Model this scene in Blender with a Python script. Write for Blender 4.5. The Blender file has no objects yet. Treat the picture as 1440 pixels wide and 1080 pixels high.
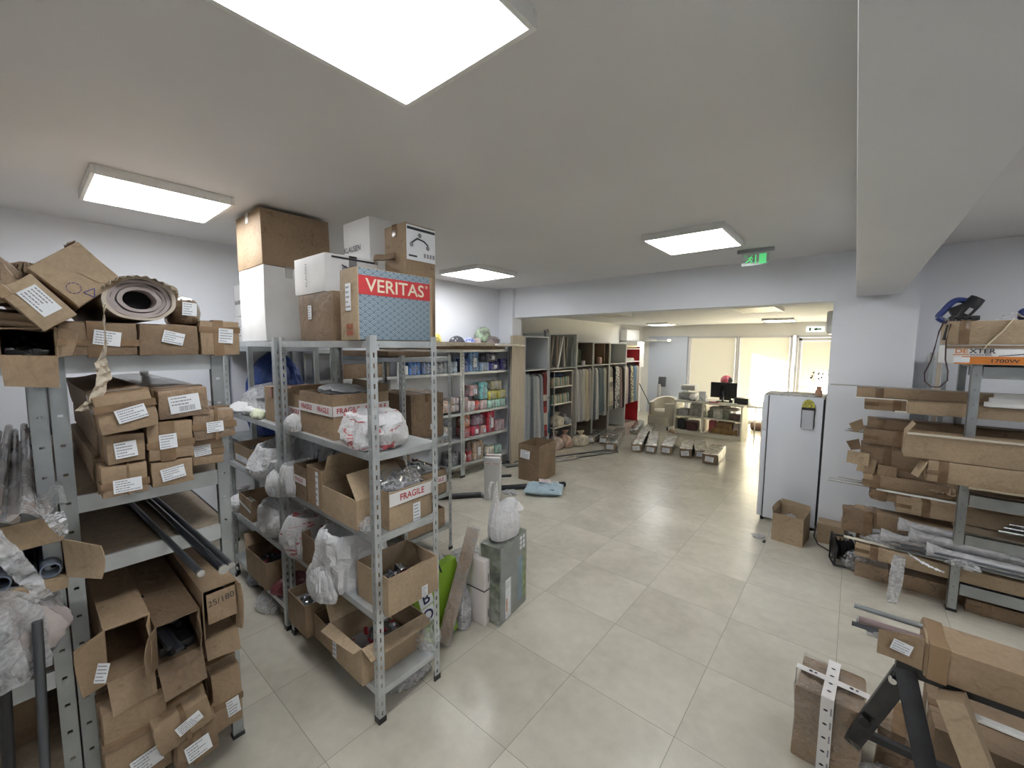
import bpy, bmesh, math, random
from mathutils import Vector, Matrix, Euler, noise
sc = bpy.context.scene
COL = sc.collection
PI = math.pi
# ---------------------------------------------------------------- camera
F_PX, YAW, PITCH, ROLL, CAMH = 576.77, -0.695516, 0.0909422, 0.0060285, 1.95
cam_data = bpy.data.cameras.new('camera')
cam_data.sensor_fit = 'HORIZONTAL'
cam_data.sensor_width = 36.0
cam_data.lens = 36.0 * F_PX / 1440.0
cam_data.clip_start = 0.02
cam_data.clip_end = 200
cam = bpy.data.objects.new('camera', cam_data)
COL.objects.link(cam)
fw = Vector((math.sin(YAW) * math.cos(PITCH), math.cos(YAW) * math.cos(PITCH), -math.sin(PITCH)))
rt = Vector((math.cos(YAW), -math.sin(YAW), 0))
up = rt.cross(fw)
rt2 = math.cos(ROLL) * rt + math.sin(ROLL) * up
up2 = -math.sin(ROLL) * rt + math.cos(ROLL) * up
mw = Matrix((rt2, up2, -fw)).transposed().to_4x4()
mw.translation = Vector((0, 0, CAMH))
cam.matrix_world = mw
sc.camera = cam
# ---------------------------------------------------------------- world, sun, exposure
world = bpy.data.worlds.new('sky')
sc.world = world
world.use_nodes = True
wn = world.node_tree.nodes
wl = world.node_tree.links
bg = wn['Background']
bg.inputs['Color'].default_value = (0.86, 0.92, 1.0, 1)
bg.inputs['Strength'].default_value = 1.9
sun_data = bpy.data.lights.new('sun', 'SUN')
sun_data.energy = 90
sun_data.angle = math.radians(0.55)
sun_data.color = (1.0, 0.93, 0.82)
sun = bpy.data.objects.new('sun', sun_data)
COL.objects.link(sun)
SUN_DIR = Vector((0.32, -1.0, -0.42)).normalized()
sun.rotation_euler = SUN_DIR.to_track_quat('-Z', 'Y').to_euler()
sun.location = (-3, 16, 5)
sc.view_settings.view_transform = 'Standard'
sc.view_settings.look = 'None'
sc.view_settings.gamma = 1
sc.view_settings.use_curve_mapping = False
sc.view_settings.exposure = 0.75
LAMP_STRENGTH = 11.5
try:
    sc.cycles.use_denoising = True
    sc.cycles.max_bounces = 10
    sc.cycles.transparent_max_bounces = 16
    sc.cycles.caustics_reflective = False
    sc.cycles.caustics_refractive = False
except Exception:
    pass

# ---------------------------------------------------------------- materials
MATS = {}
def new_mat(name):
    m = bpy.data.materials.new(name)
    m.use_nodes = True
    nt = m.node_tree
    return m, nt, nt.nodes['Principled BSDF']

def mat(name, col, rough=0.6, metal=0.0, var=0.0, vs=6.0, bump=0.0, bs=60.0, kind='noise', spec=0.5, emit=0.0, col2=None, coat=0.0, stretch=(1, 1, 1)):
    if name in MATS:
        return MATS[name]
    m, nt, b = new_mat(name)
    N, L = nt.nodes, nt.links
    b.inputs['Base Color'].default_value = (*col, 1)
    b.inputs['Roughness'].default_value = rough
    b.inputs['Metallic'].default_value = metal
    b.inputs['Specular IOR Level'].default_value = spec
    b.inputs['Coat Weight'].default_value = coat
    tc = N.new('ShaderNodeTexCoord')
    mp = N.new('ShaderNodeMapping')
    mp.inputs['Scale'].default_value = stretch
    L.new(tc.outputs['Object'], mp.inputs['Vector'])
    if var > 0:
        n = N.new('ShaderNodeTexNoise')
        n.inputs['Scale'].default_value = vs
        n.inputs['Detail'].default_value = 5
        L.new(mp.outputs[0], n.inputs['Vector'])
        r = N.new('ShaderNodeValToRGB')
        c2 = col2 or tuple(max(0, c * (1 - var)) for c in col)
        c1 = tuple(min(1, c * (1 + var * 0.5)) for c in col)
        r.color_ramp.elements[0].position = 0.35
        r.color_ramp.elements[1].position = 0.65
        r.color_ramp.elements[0].color = (*c2, 1)
        r.color_ramp.elements[1].color = (*c1, 1)
        L.new(n.outputs['Fac'], r.inputs['Fac'])
        L.new(r.outputs[0], b.inputs['Base Color'])
    if bump > 0:
        if kind == 'voronoi':
            t = N.new('ShaderNodeTexVoronoi'); t.feature = 'DISTANCE_TO_EDGE'; o = t.outputs['Distance']
        elif kind == 'wave':
            t = N.new('ShaderNodeTexWave'); t.inputs['Distortion'].default_value = 1.0; o = t.outputs['Fac']
        else:
            t = N.new('ShaderNodeTexNoise'); t.inputs['Detail'].default_value = 4; o = t.outputs['Fac']
            if kind == 'crinkle':
                t.inputs['Distortion'].default_value = 1.6
        t.inputs['Scale'].default_value = bs
        L.new(mp.outputs[0], t.inputs['Vector'])
        bp = N.new('ShaderNodeBump')
        bp.inputs['Strength'].default_value = min(1, bump)
        bp.inputs['Distance'].default_value = 0.01 if kind in ('crinkle', 'voronoi') else 0.003
        L.new(o, bp.inputs['Height'])
        L.new(bp.outputs[0], b.inputs['Normal'])
    if emit > 0:
        b.inputs['Emission Color'].default_value = (*col, 1)
        b.inputs['Emission Strength'].default_value = emit
    MATS[name] = m
    return m

def cardboard(name, col, rough=0.7, wear=0.3, crump=0.5, film=False):
    """kraft board: fibre streaks, blotches, scuffs, faint corrugation and dents"""
    m, nt, b = new_mat(name)
    N, L = nt.nodes, nt.links
    tc = N.new('ShaderNodeTexCoord')
    def noise_(sc_, det, st=(1, 1, 1), dist=0.0):
        mp = N.new('ShaderNodeMapping'); mp.inputs['Scale'].default_value = st
        n = N.new('ShaderNodeTexNoise'); n.inputs['Scale'].default_value = sc_; n.inputs['Detail'].default_value = det; n.inputs['Distortion'].default_value = dist
        L.new(tc.outputs['Object'], mp.inputs['Vector']); L.new(mp.outputs[0], n.inputs['Vector'])
        return n.outputs['Fac']
    def ramp(f, p0, p1, c0, c1):
        r = N.new('ShaderNodeValToRGB'); e = r.color_ramp.elements
        e[0].position, e[1].position = p0, p1; e[0].color = (*c0, 1); e[1].color = (*c1, 1)
        L.new(f, r.inputs['Fac']); return r.outputs[0]
    def mul(a, c, f=1.0):
        x = N.new('ShaderNodeMix'); x.data_type = 'RGBA'; x.blend_type = 'MULTIPLY'; x.inputs['Factor'].default_value = f
        L.new(a, x.inputs['A']); L.new(c, x.inputs['B']); return x.outputs['Result']
    big = noise_(3.5, 5)
    base = ramp(big, .3, .7, tuple(c * (1 - wear * .75) for c in col), tuple(c * (1 + wear * .35) for c in col))
    fib = ramp(noise_(70, 4), .3, .7, (.90, .895, .89), (1.05, 1.05, 1.05))
    scuff = ramp(noise_(16, 6, (1, 1, 1), 1.2), .60, .72, (1, 1, 1), (1 - wear * .8, 1 - wear * .85, 1 - wear * .9))
    L.new(mul(mul(base, fib), scuff), b.inputs['Base Color'])
    b.inputs['Roughness'].default_value = rough
    cr_ = noise_(9, 3, (1, 1, 1), 1.8)
    ad = N.new('ShaderNodeMath'); ad.operation = 'MULTIPLY_ADD'; ad.inputs[1].default_value = .12 if not film else .5
    L.new(noise_(48 if not film else 26, 3, (1, 1, 1), 0 if not film else 2.2), ad.inputs[0]); L.new(cr_, ad.inputs[2])
    bp = N.new('ShaderNodeBump'); bp.inputs['Strength'].default_value = crump; bp.inputs['Distance'].default_value = .014
    L.new(ad.outputs[0], bp.inputs['Height']); L.new(bp.outputs[0], b.inputs['Normal'])
    if film: b.inputs['Coat Weight'].default_value = .7; b.inputs['Coat Roughness'].default_value = .1
    MATS[name] = m
    return m
CB = cardboard('cardboard', (0.350, 0.248, 0.155))
CB2 = cardboard('cardboard_pale', (0.42, 0.315, 0.205), wear=.25, crump=.4)
CB3 = cardboard('cardboard_dark', (0.255, 0.175, 0.108), wear=.4, crump=.7)
CBF = cardboard('cardboard_film_wrapped', (0.35, 0.24, 0.15), .4, .75, 1.0, True)
PAPER = mat('kraft_paper', (0.38, 0.28, 0.19), 0.8, var=0.25, vs=8, bump=0.8, bs=25, kind='crinkle')
PAPERL = mat('corrugated_paper', (0.56, 0.49, 0.39), 0.8, var=0.15, vs=8)
WBOX = mat('white_card', (0.80, 0.80, 0.80), 0.6, var=0.05, vs=5)
PINKW = mat('pinkish_white_card', (0.80, 0.74, 0.72), 0.6, var=0.05)
TAPE = mat('brown_tape', (0.235, 0.152, 0.088), 0.2, var=0.25, vs=14, bump=0.2, bs=30)
WTAPE = mat('white_tape', (0.78, 0.76, 0.75), 0.35, bump=0.3, bs=30)
LABEL = mat('label_paper', (0.80, 0.82, 0.85), 0.5)
INK = mat('ink', (0.035, 0.035, 0.045), 0.6)
INKG = mat('grey_ink', (0.28, 0.28, 0.31), 0.6)
REDINK = mat('red_ink', (0.45, 0.03, 0.05), 0.5)
STEEL = mat('galvanised_steel', (0.58, 0.61, 0.62), 0.42, metal=0.55, var=0.12, vs=9, spec=0.6)
STEELD = mat('dull_galvanised_steel', (0.42, 0.45, 0.46), 0.36, metal=0.75, var=0.15, vs=7)
CHROME = mat('bright_metal', (0.72, 0.73, 0.75), 0.2, metal=1.0, var=0.1, vs=6)
DKMETAL = mat('dark_metal', (0.13, 0.14, 0.16), 0.3, metal=0.8)
BLACK = mat('black_plastic', (0.018, 0.018, 0.02), 0.4)
BLKGL = mat('black_gloss', (0.02, 0.022, 0.028), 0.12)
WPLAS = mat('white_plastic', (0.82, 0.82, 0.80), 0.35)
FOIL = mat('foil_wrap', (0.56, 0.54, 0.50), 0.24, metal=0.9, var=0.5, vs=11, bump=1.0, bs=14, kind='crinkle')
GREYPL = mat('grey_plastic', (0.35, 0.36, 0.38), 0.4)
DARKIN = mat('dark_inside', (0.05, 0.04, 0.035), 0.8)
FRIDGE = mat('fridge_enamel', (0.74, 0.77, 0.83), 0.3, coat=0.2)
PARTB = mat('pale_wood_board', (0.50, 0.43, 0.34), 0.5, var=0.1, vs=3, stretch=(8, 8, 1))
GREYB = mat('grey_laminate', (0.44, 0.45, 0.44), 0.5)
BROWNB = mat('brown_laminate', (0.20, 0.16, 0.12), 0.5)
CREAMB = mat('cream_laminate', (0.72, 0.69, 0.60), 0.5)
CHIP = mat('chipboard', (0.42, 0.35, 0.26), 0.7, var=0.15, vs=30)
LEATH = mat('cream_leather', (0.66, 0.61, 0.50), 0.4, bump=0.15, bs=60)

def glowless_film(name, col, opac, rough=0.15, bs=14, bump=0.9):
    """clear or milky plastic film: partly transparent, partly glossy and scattering"""
    m, nt, b = new_mat(name)
    N, L = nt.nodes, nt.links
    b.inputs['Base Color'].default_value = (*col, 1)
    b.inputs['Roughness'].default_value = rough
    b.inputs['Specular IOR Level'].default_value = 0.8
    tc = N.new('ShaderNodeTexCoord')
    t = N.new('ShaderNodeTexNoise')
    t.inputs['Scale'].default_value = bs
    t.inputs['Detail'].default_value = 4
    t.inputs['Distortion'].default_value = 1.8
    L.new(tc.outputs['Object'], t.inputs['Vector'])
    bp = N.new('ShaderNodeBump')
    bp.inputs['Strength'].default_value = bump
    bp.inputs['Distance'].default_value = 0.012
    L.new(t.outputs['Fac'], bp.inputs['Height'])
    L.new(bp.outputs[0], b.inputs['Normal'])
    tr = N.new('ShaderNodeBsdfTransparent')
    mr = N.new('ShaderNodeMapRange')
    mr.inputs['From Min'].default_value = 0.3
    mr.inputs['From Max'].default_value = 0.7
    mr.inputs['To Min'].default_value = max(0, opac - 0.18)
    mr.inputs['To Max'].default_value = min(1, opac + 0.18)
    L.new(t.outputs['Fac'], mr.inputs['Value'])
    mx = N.new('ShaderNodeMixShader')
    L.new(mr.outputs[0], mx.inputs['Fac'])
    L.new(tr.outputs[0], mx.inputs[1])
    L.new(b.outputs[0], mx.inputs[2])
    L.new(mx.outputs[0], N['Material Output'].inputs['Surface'])
    MATS[name] = m
    return m

CLEAR = glowless_film('clear_film', (0.74, 0.75, 0.77), 0.34, .08, 22, 1)
MILKY = glowless_film('milky_film', (0.66, 0.67, 0.69), 0.48, 0.08, 24, 1)

def plastic_bag_mat(name, col, tl=0.3):
    m, nt, b = new_mat(name)
    N, L = nt.nodes, nt.links
    b.inputs['Base Color'].default_value = (*col, 1)
    b.inputs['Roughness'].default_value = 0.34
    tc = N.new('ShaderNodeTexCoord')
    t = N.new('ShaderNodeTexNoise')
    t.inputs['Scale'].default_value = 12
    t.inputs['Detail'].default_value = 4
    t.inputs['Distortion'].default_value = 1.9
    L.new(tc.outputs['Object'], t.inputs['Vector'])
    bp = N.new('ShaderNodeBump')
    bp.inputs['Strength'].default_value = 1.0
    bp.inputs['Distance'].default_value = 0.022
    L.new(t.outputs['Fac'], bp.inputs['Height'])
    L.new(bp.outputs[0], b.inputs['Normal'])
    tr = N.new('ShaderNodeBsdfTranslucent')
    tr.inputs['Color'].default_value = (*col, 1)
    mx = N.new('ShaderNodeMixShader')
    mx.inputs['Fac'].default_value = tl
    L.new(b.outputs[0], mx.inputs[1])
    L.new(tr.outputs[0], mx.inputs[2])
    L.new(mx.outputs[0], N['Material Output'].inputs['Surface'])
    MATS[name] = m
    return m

WBAG = plastic_bag_mat('white_bag_plastic', (0.84, 0.84, 0.85))
RBAG = plastic_bag_mat('red_printed_bag_plastic', (0.84, 0.84, 0.85))
GBAG = plastic_bag_mat('grey_bag_plastic', (0.60, 0.62, 0.65))
PBAG = plastic_bag_mat('pale_blue_pouch_plastic', (0.42, 0.55, 0.63), 0.1)
BLUEBAG = plastic_bag_mat('blue_bag_plastic', (0.03, 0.07, 0.26), 0.1)

def emitter(name, col, s):
    m, nt, b = new_mat(name)
    b.inputs['Base Color'].default_value = (*col, 1)
    b.inputs['Emission Color'].default_value = (*col, 1)
    b.inputs['Emission Strength'].default_value = s
    MATS[name] = m
    return m
LIT = emitter('lit_diffuser', (0.965, 0.985, 1.0), LAMP_STRENGTH)

# ---------------------------------------------------------------- geometry collector
def T(x=0, y=0, z=0): return Matrix.Translation((x, y, z))
def R(a, ax): return Matrix.Rotation(a, 4, ax)

class G:
    def __init__(s):
        s.v, s.f, s.m, s.sm = [], [], [], []
    def add(s, vs, fs, mi=0, M=None, smooth=False):
        o = len(s.v)
        if M is not None:
            vs = [M @ Vector(p) for p in vs]
        s.v += [tuple(p) for p in vs]
        s.f += [tuple(i + o for i in f) for f in fs]
        s.m += [mi] * len(fs)
        s.sm += [smooth] * len(fs)
        return s
    def box(s, x0, x1, y0, y1, z0, z1, mi=0, M=None, j=0, rnd=None):
        vs = [(x, y, z) for z in (z0, z1) for y in (y0, y1) for x in (x0, x1)]
        if j:
            rr = rnd or random
            vs = [(a + rr.uniform(-j, j), b + rr.uniform(-j, j), c + rr.uniform(-j, j)) for a, b, c in vs]
        return s.add(vs, [(0, 2, 3, 1), (4, 5, 7, 6), (0, 1, 5, 4), (2, 6, 7, 3), (0, 4, 6, 2), (1, 3, 7, 5)], mi, M)
    def rbox(s, x0, x1, y0, y1, z0, z1, r=0.004, mi=0, M=None, amp=0.0, seed=0, n=1, smooth=True):
        """box with rounded edges and an optional slightly dented surface"""
        bm = bmesh.new()
        bmesh.ops.create_cube(bm, size=1.0)
        for v in bm.verts:
            v.co = Vector((x0 + (v.co.x + .5) * (x1 - x0), y0 + (v.co.y + .5) * (y1 - y0), z0 + (v.co.z + .5) * (z1 - z0)))
        r = min(r, 0.45 * min(x1 - x0, y1 - y0, z1 - z0))
        bmesh.ops.bevel(bm, geom=bm.edges[:], offset=r, segments=2, profile=0.6, affect='EDGES')
        if n > 0 and amp > 0:
            big = [e for e in bm.edges if e.calc_length() > 3 * r]
            bmesh.ops.subdivide_edges(bm, edges=big, cuts=n, use_grid_fill=True)
        if amp > 0:
            off = Vector((seed * 3.1, seed * 1.7, seed * 0.9))
            k = 1.6 / max(0.05, min(x1 - x0, y1 - y0, z1 - z0))
            k = min(k, 14)
            for v in bm.verts:
                q = v.co * k + off
                v.co += amp * Vector((noise.noise(q), noise.noise(q + Vector((9, 0, 0))), noise.noise(q + Vector((0, 9, 0)))))
        bm.verts.index_update()
        if amp == 0: smooth = False
        s.add([v.co.copy() for v in bm.verts], [[v.index for v in f.verts] for f in bm.faces], mi, M, smooth)
        bm.free()
        return s
    def cyl(s, a, b, r, seg=12, mi=0, M=None, r2=None, caps=True, smooth=True):
        a, b = Vector(a), Vector(b)
        r2 = r if r2 is None else r2
        d = (b - a).normalized()
        q = d.to_track_quat('Z', 'Y').to_matrix()
        vs, fs = [], []
        for k, (c, rr) in enumerate(((a, r), (b, r2))):
            for i in range(seg):
                t = 2 * PI * i / seg
                vs.append(c + q @ Vector((rr * math.cos(t), rr * math.sin(t), 0)))
        for i in range(seg):
            jn = (i + 1) % seg
            fs.append((i, jn, seg + jn, seg + i))
        s.add(vs, fs, mi, M, smooth)
        if caps:
            s.add(vs, [tuple(range(seg - 1, -1, -1)), tuple(range(seg, 2 * seg))], mi, M)
        return s
    def pipe(s, a, b, r, ri, seg=14, mi=0, mi2=None, M=None):
        """hollow tube open at b, closed at a"""
        a, b = Vector(a), Vector(b)
        d = (b - a).normalized()
        q = d.to_track_quat('Z', 'Y').to_matrix()
        dep = min(0.12, (b - a).length * .4)
        vs = []
        for c, rr in ((a, r), (b, r), (b, ri), (b - d * dep, ri)):
            for i in range(seg):
                t = 2 * PI * i / seg
                vs.append(c + q @ Vector((rr * math.cos(t), rr * math.sin(t), 0)))
        for k in range(3):
            s.add([], [], 0)
            fs = []
            for i in range(seg):
                jn = (i + 1) % seg
                fs.append((k * seg + i, k * seg + jn, (k + 1) * seg + jn, (k + 1) * seg + i))
            s.add(vs, fs, (mi2 if (k == 2 and mi2 is not None) else mi), M, True)
        s.add(vs, [tuple(range(3 * seg, 4 * seg))], (mi2 if mi2 is not None else mi), M)
        s.add(vs, [tuple(range(seg - 1, -1, -1))], mi, M)
        return s
    def tube(s, pts, r, seg=8, mi=0, M=None, flat=1.0):
        pts = [Vector(p) for p in pts]
        n = len(pts)
        vs, fs = [], []
        ref = Vector((0.13, 0.21, 0.97))
        for k, p in enumerate(pts):
            d = (pts[min(k + 1, n - 1)] - pts[max(k - 1, 0)]).normalized()
            u = d.cross(ref)
            if u.length < 0.1:
                u = d.cross(Vector((1, 0, 0)))
            u.normalize()
            w = d.cross(u)
            rr = r[k] if isinstance(r, (list, tuple)) else r
            for i in range(seg):
                t = 2 * PI * i / seg
                vs.append(p + u * rr * math.cos(t) + w * rr * flat * math.sin(t))
        for k in range(n - 1):
            for i in range(seg):
                jn = (i + 1) % seg
                fs.append((k * seg + i, k * seg + jn, (k + 1) * seg + jn, (k + 1) * seg + i))
        fs.append(tuple(range(seg - 1, -1, -1)))
        fs.append(tuple(range((n - 1) * seg, n * seg)))
        return s.add(vs, fs, mi, M, True)
    def prism(s, poly, z0, z1, mi=0, M=None):
        n = len(poly)
        vs = [(x, y, z0) for x, y in poly] + [(x, y, z1) for x, y in poly]
        fs = [tuple(range(n - 1, -1, -1)), tuple(range(n, 2 * n))] + [(i, (i + 1) % n, n + (i + 1) % n, n + i) for i in range(n)]
        return s.add(vs, fs, mi, M)
    def lathe(s, prof, seg=24, mi=0, M=None, sx=1, sy=1, seed=None, amp=0.0, freq=3.0, crease=0.0, peak=None, smooth=True):
        """revolve (r,z) profile; noise-displaced when amp/crease are given; peak=(theta,height,row_from) lifts the rim on one side"""
        vs, fs = [], []
        n = len(prof)
        off = Vector(((seed or 0) * 7.3, (seed or 0) * 2.9, 0))
        for k, (r, z) in enumerate(prof):
            for i in range(seg):
                t = 2 * PI * i / seg
                x, y, zz = r * math.cos(t), r * math.sin(t), z
                if peak and k >= peak[2] and r > 0:
                    c = max(0, math.cos((t - peak[0]) / 2)) ** 8
                    zz += peak[1] * c
                    x *= 1 - .35 * c
                    y *= 1 - .35 * c
                p = Vector((x * sx, y * sy, zz))
                if amp or crease:
                    q = p * freq + off
                    rel = min(1, max(0, z) / max(prof[-1][1], prof[len(prof) // 2][1], .01))
                    lo = Vector((math.cos(t) * 1.1, math.sin(t) * 1.1, rel * 1.3)) + off
                    fo = Vector((math.cos(t) * 3.6, math.sin(t) * 3.6, rel * 1.1 + .6 * noise.noise(lo * 1.7))) + off
                    f = 1.0 + amp * 1.5 * noise.noise(lo) + crease * .75 * (.25 - abs(noise.noise(fo)) * 1.6) + crease * .34 * noise.noise(q * 1.1) - crease * .5 * abs(noise.noise(fo * 2.1 + Vector((3, 1, 2))))
                    p = Vector((p.x * f, p.y * f, p.z + (amp * 0.5 * noise.noise(q + Vector((0, 3, 8))) * max(prof[-1][1], .1) if z > 0.005 else 0)))
                vs.append(p)
        for k in range(n - 1):
            for i in range(seg):
                jn = (i + 1) % seg
                fs.append((k * seg + i, k * seg + jn, (k + 1) * seg + jn, (k + 1) * seg + i))
        s.add(vs, fs, mi, M, smooth)
        caps = []
        if prof[0][0] > 1e-6:
            caps.append(tuple(range(seg - 1, -1, -1)))
        if prof[-1][0] > 1e-6:
            caps.append(tuple(range((n - 1) * seg, n * seg)))
        if caps:
            s.add(vs, caps, mi, M)
        return s
    def grid(s, fn, nu, nv, mi=0, M=None, smooth=True, thick=0.0):
        vs = [Vector(fn(i / nu, j / nv)) for j in range(nv + 1) for i in range(nu + 1)]
        fs = [(j * (nu + 1) + i, j * (nu + 1) + i + 1, (j + 1) * (nu + 1) + i + 1, (j + 1) * (nu + 1) + i) for j in range(nv) for i in range(nu)]
        s.add(vs, fs, mi, M, smooth)
        if thick:
            nrm = (vs[1] - vs[0]).cross(vs[nu + 1] - vs[0]).normalized()
            s.add([p - nrm * thick for p in vs], [tuple(reversed(f)) for f in fs], mi, M, smooth)
            rim = [i for i in range(nu + 1)] + [(j + 1) * (nu + 1) + nu for j in range(nv)] + [nv * (nu + 1) + i for i in range(nu - 1, -1, -1)] + [j * (nu + 1) for j in range(nv - 1, 0, -1)]
            nn = len(rim)
            s.add([vs[i] for i in rim] + [vs[i] - nrm * thick for i in rim], [((i + 1) % nn, i, nn + i, nn + (i + 1) % nn) for i in range(nn)], mi, M)
        return s
    def build(s, name, mats, parent=None, loc=None, label=None, cat=None, group=None, kind=None):
        me = bpy.data.meshes.new(name)
        me.from_pydata(s.v, [], s.f)
        for m in (mats if isinstance(mats, (list, tuple)) else [mats]):
            me.materials.append(m)
        me.polygons.foreach_set('material_index', s.m)
        me.polygons.foreach_set('use_smooth', s.sm)
        me.update()
        try:
            me.set_sharp_from_angle(angle=math.radians(38))
        except Exception:
            pass
        o = bpy.data.objects.new(name, me)
        COL.objects.link(o)
        if parent: o.parent = parent
        if loc is not None: o.location = loc
        if label: o['label'] = label
        if cat: o['category'] = cat
        if group: o['group'] = group
        if kind: o['kind'] = kind
        return o

def root(name, label, cat, loc=(0, 0, 0), rot=(0, 0, 0), group=None):
    o = bpy.data.objects.new(name, None)
    o.empty_display_size = 0.1
    COL.objects.link(o)
    o.location = loc
    o.rotation_euler = rot
    o['label'] = label
    o['category'] = cat
    if group: o['group'] = group
    return o

def struct(name, g, m):
    return g.build(name, m, kind='structure')

def copy_tree(o, parent=None):
    c = o.copy()
    COL.objects.link(c)
    c.parent = parent
    for ch in list(o.children):
        copy_tree(ch, c)
    return c

TXT = {}
def text_geo(string, bold=0.0):
    key = (string, bold)
    if key not in TXT:
        cu = bpy.data.curves.new('lettering', 'FONT')
        cu.body = string
        cu.size = 1.0
        cu.align_x = 'CENTER'
        cu.align_y = 'CENTER'
        cu.offset = bold
        cu.resolution_u = 3
        cu.extrude = 0.0
        o = bpy.data.objects.new('lettering', cu)
        COL.objects.link(o)
        dg = bpy.context.evaluated_depsgraph_get()
        dg.update()
        me = bpy.data.meshes.new_from_object(o.evaluated_get(dg))
        TXT[key] = ([v.co.copy() for v in me.vertices], [tuple(p.vertices) for p in me.polygons])
        bpy.data.objects.remove(o)
        bpy.data.curves.remove(cu)
        bpy.data.meshes.remove(me)
    return TXT[key]

def text(g, string, size, M, mi=0, bold=0.012, sx=1.0):
    vs, fs = text_geo(string, bold)
    g.add([(v.x * size * sx, v.y * size, 0) for v in vs], fs, mi, M)

def face_M(face, w, d, h, u=0, v=0, rot=0, lift=0.0012):
    """frame lying on a face of a box w x d x h whose base centre is the origin; local x right, y up, z out"""
    if face == 'y-': b = Matrix(((1, 0, 0), (0, 0, 1), (0, -1, 0))).transposed(); b = Matrix(((1, 0, 0, u), (0, 0, -1, -d / 2 - lift), (0, 1, 0, h / 2 + v), (0, 0, 0, 1)))
    elif face == 'y+': b = Matrix(((-1, 0, 0, -u), (0, 0, 1, d / 2 + lift), (0, 1, 0, h / 2 + v), (0, 0, 0, 1)))
    elif face == 'x+': b = Matrix(((0, 0, 1, w / 2 + lift), (1, 0, 0, u), (0, 1, 0, h / 2 + v), (0, 0, 0, 1)))
    elif face == 'x-': b = Matrix(((0, 0, -1, -w / 2 - lift), (-1, 0, 0, -u), (0, 1, 0, h / 2 + v), (0, 0, 0, 1)))
    else: b = Matrix(((1, 0, 0, u), (0, 1, 0, v), (0, 0, 1, h + lift), (0, 0, 0, 1)))
    return b @ R(rot, 'Z')

def print_label(g, M, w, h, seed=0, bar=False, paper=0, ink=1):
    """white sticker with rows of small print"""
    rr = random.Random(seed)
    g.box(-w / 2, w / 2, -h / 2, h / 2, -0.0008, 0.0004, paper, M)
    rows = 5 if h > 0.04 else 4
    for k in range(rows):
        y = h * (0.36 - 0.72 * k / (rows - 1))
        if bar and k >= rows - 2:
            continue
        x = -w * 0.42
        end = w * rr.uniform(-0.05, 0.42)
        while x < end:
            l = w * rr.uniform(0.03, 0.12)
            g.add([(x, y - h * .035, .0008), (x + l, y - h * .035, .0008), (x + l, y + h * .035, .0008), (x, y + h * .035, .0008)], [(0, 1, 2, 3)], ink, M)
            x += l + w * 0.02
    if bar:
        x = -w * .2
        while x < w * .3:
            l = w * rr.uniform(.008, .03)
            g.add([(x, -h * .42, .0008), (x + l, -h * .42, .0008), (x + l, -h * .12, .0008), (x, -h * .12, .0008)], [(0, 1, 2, 3)], ink, M)
            x += l + w * .018

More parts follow.
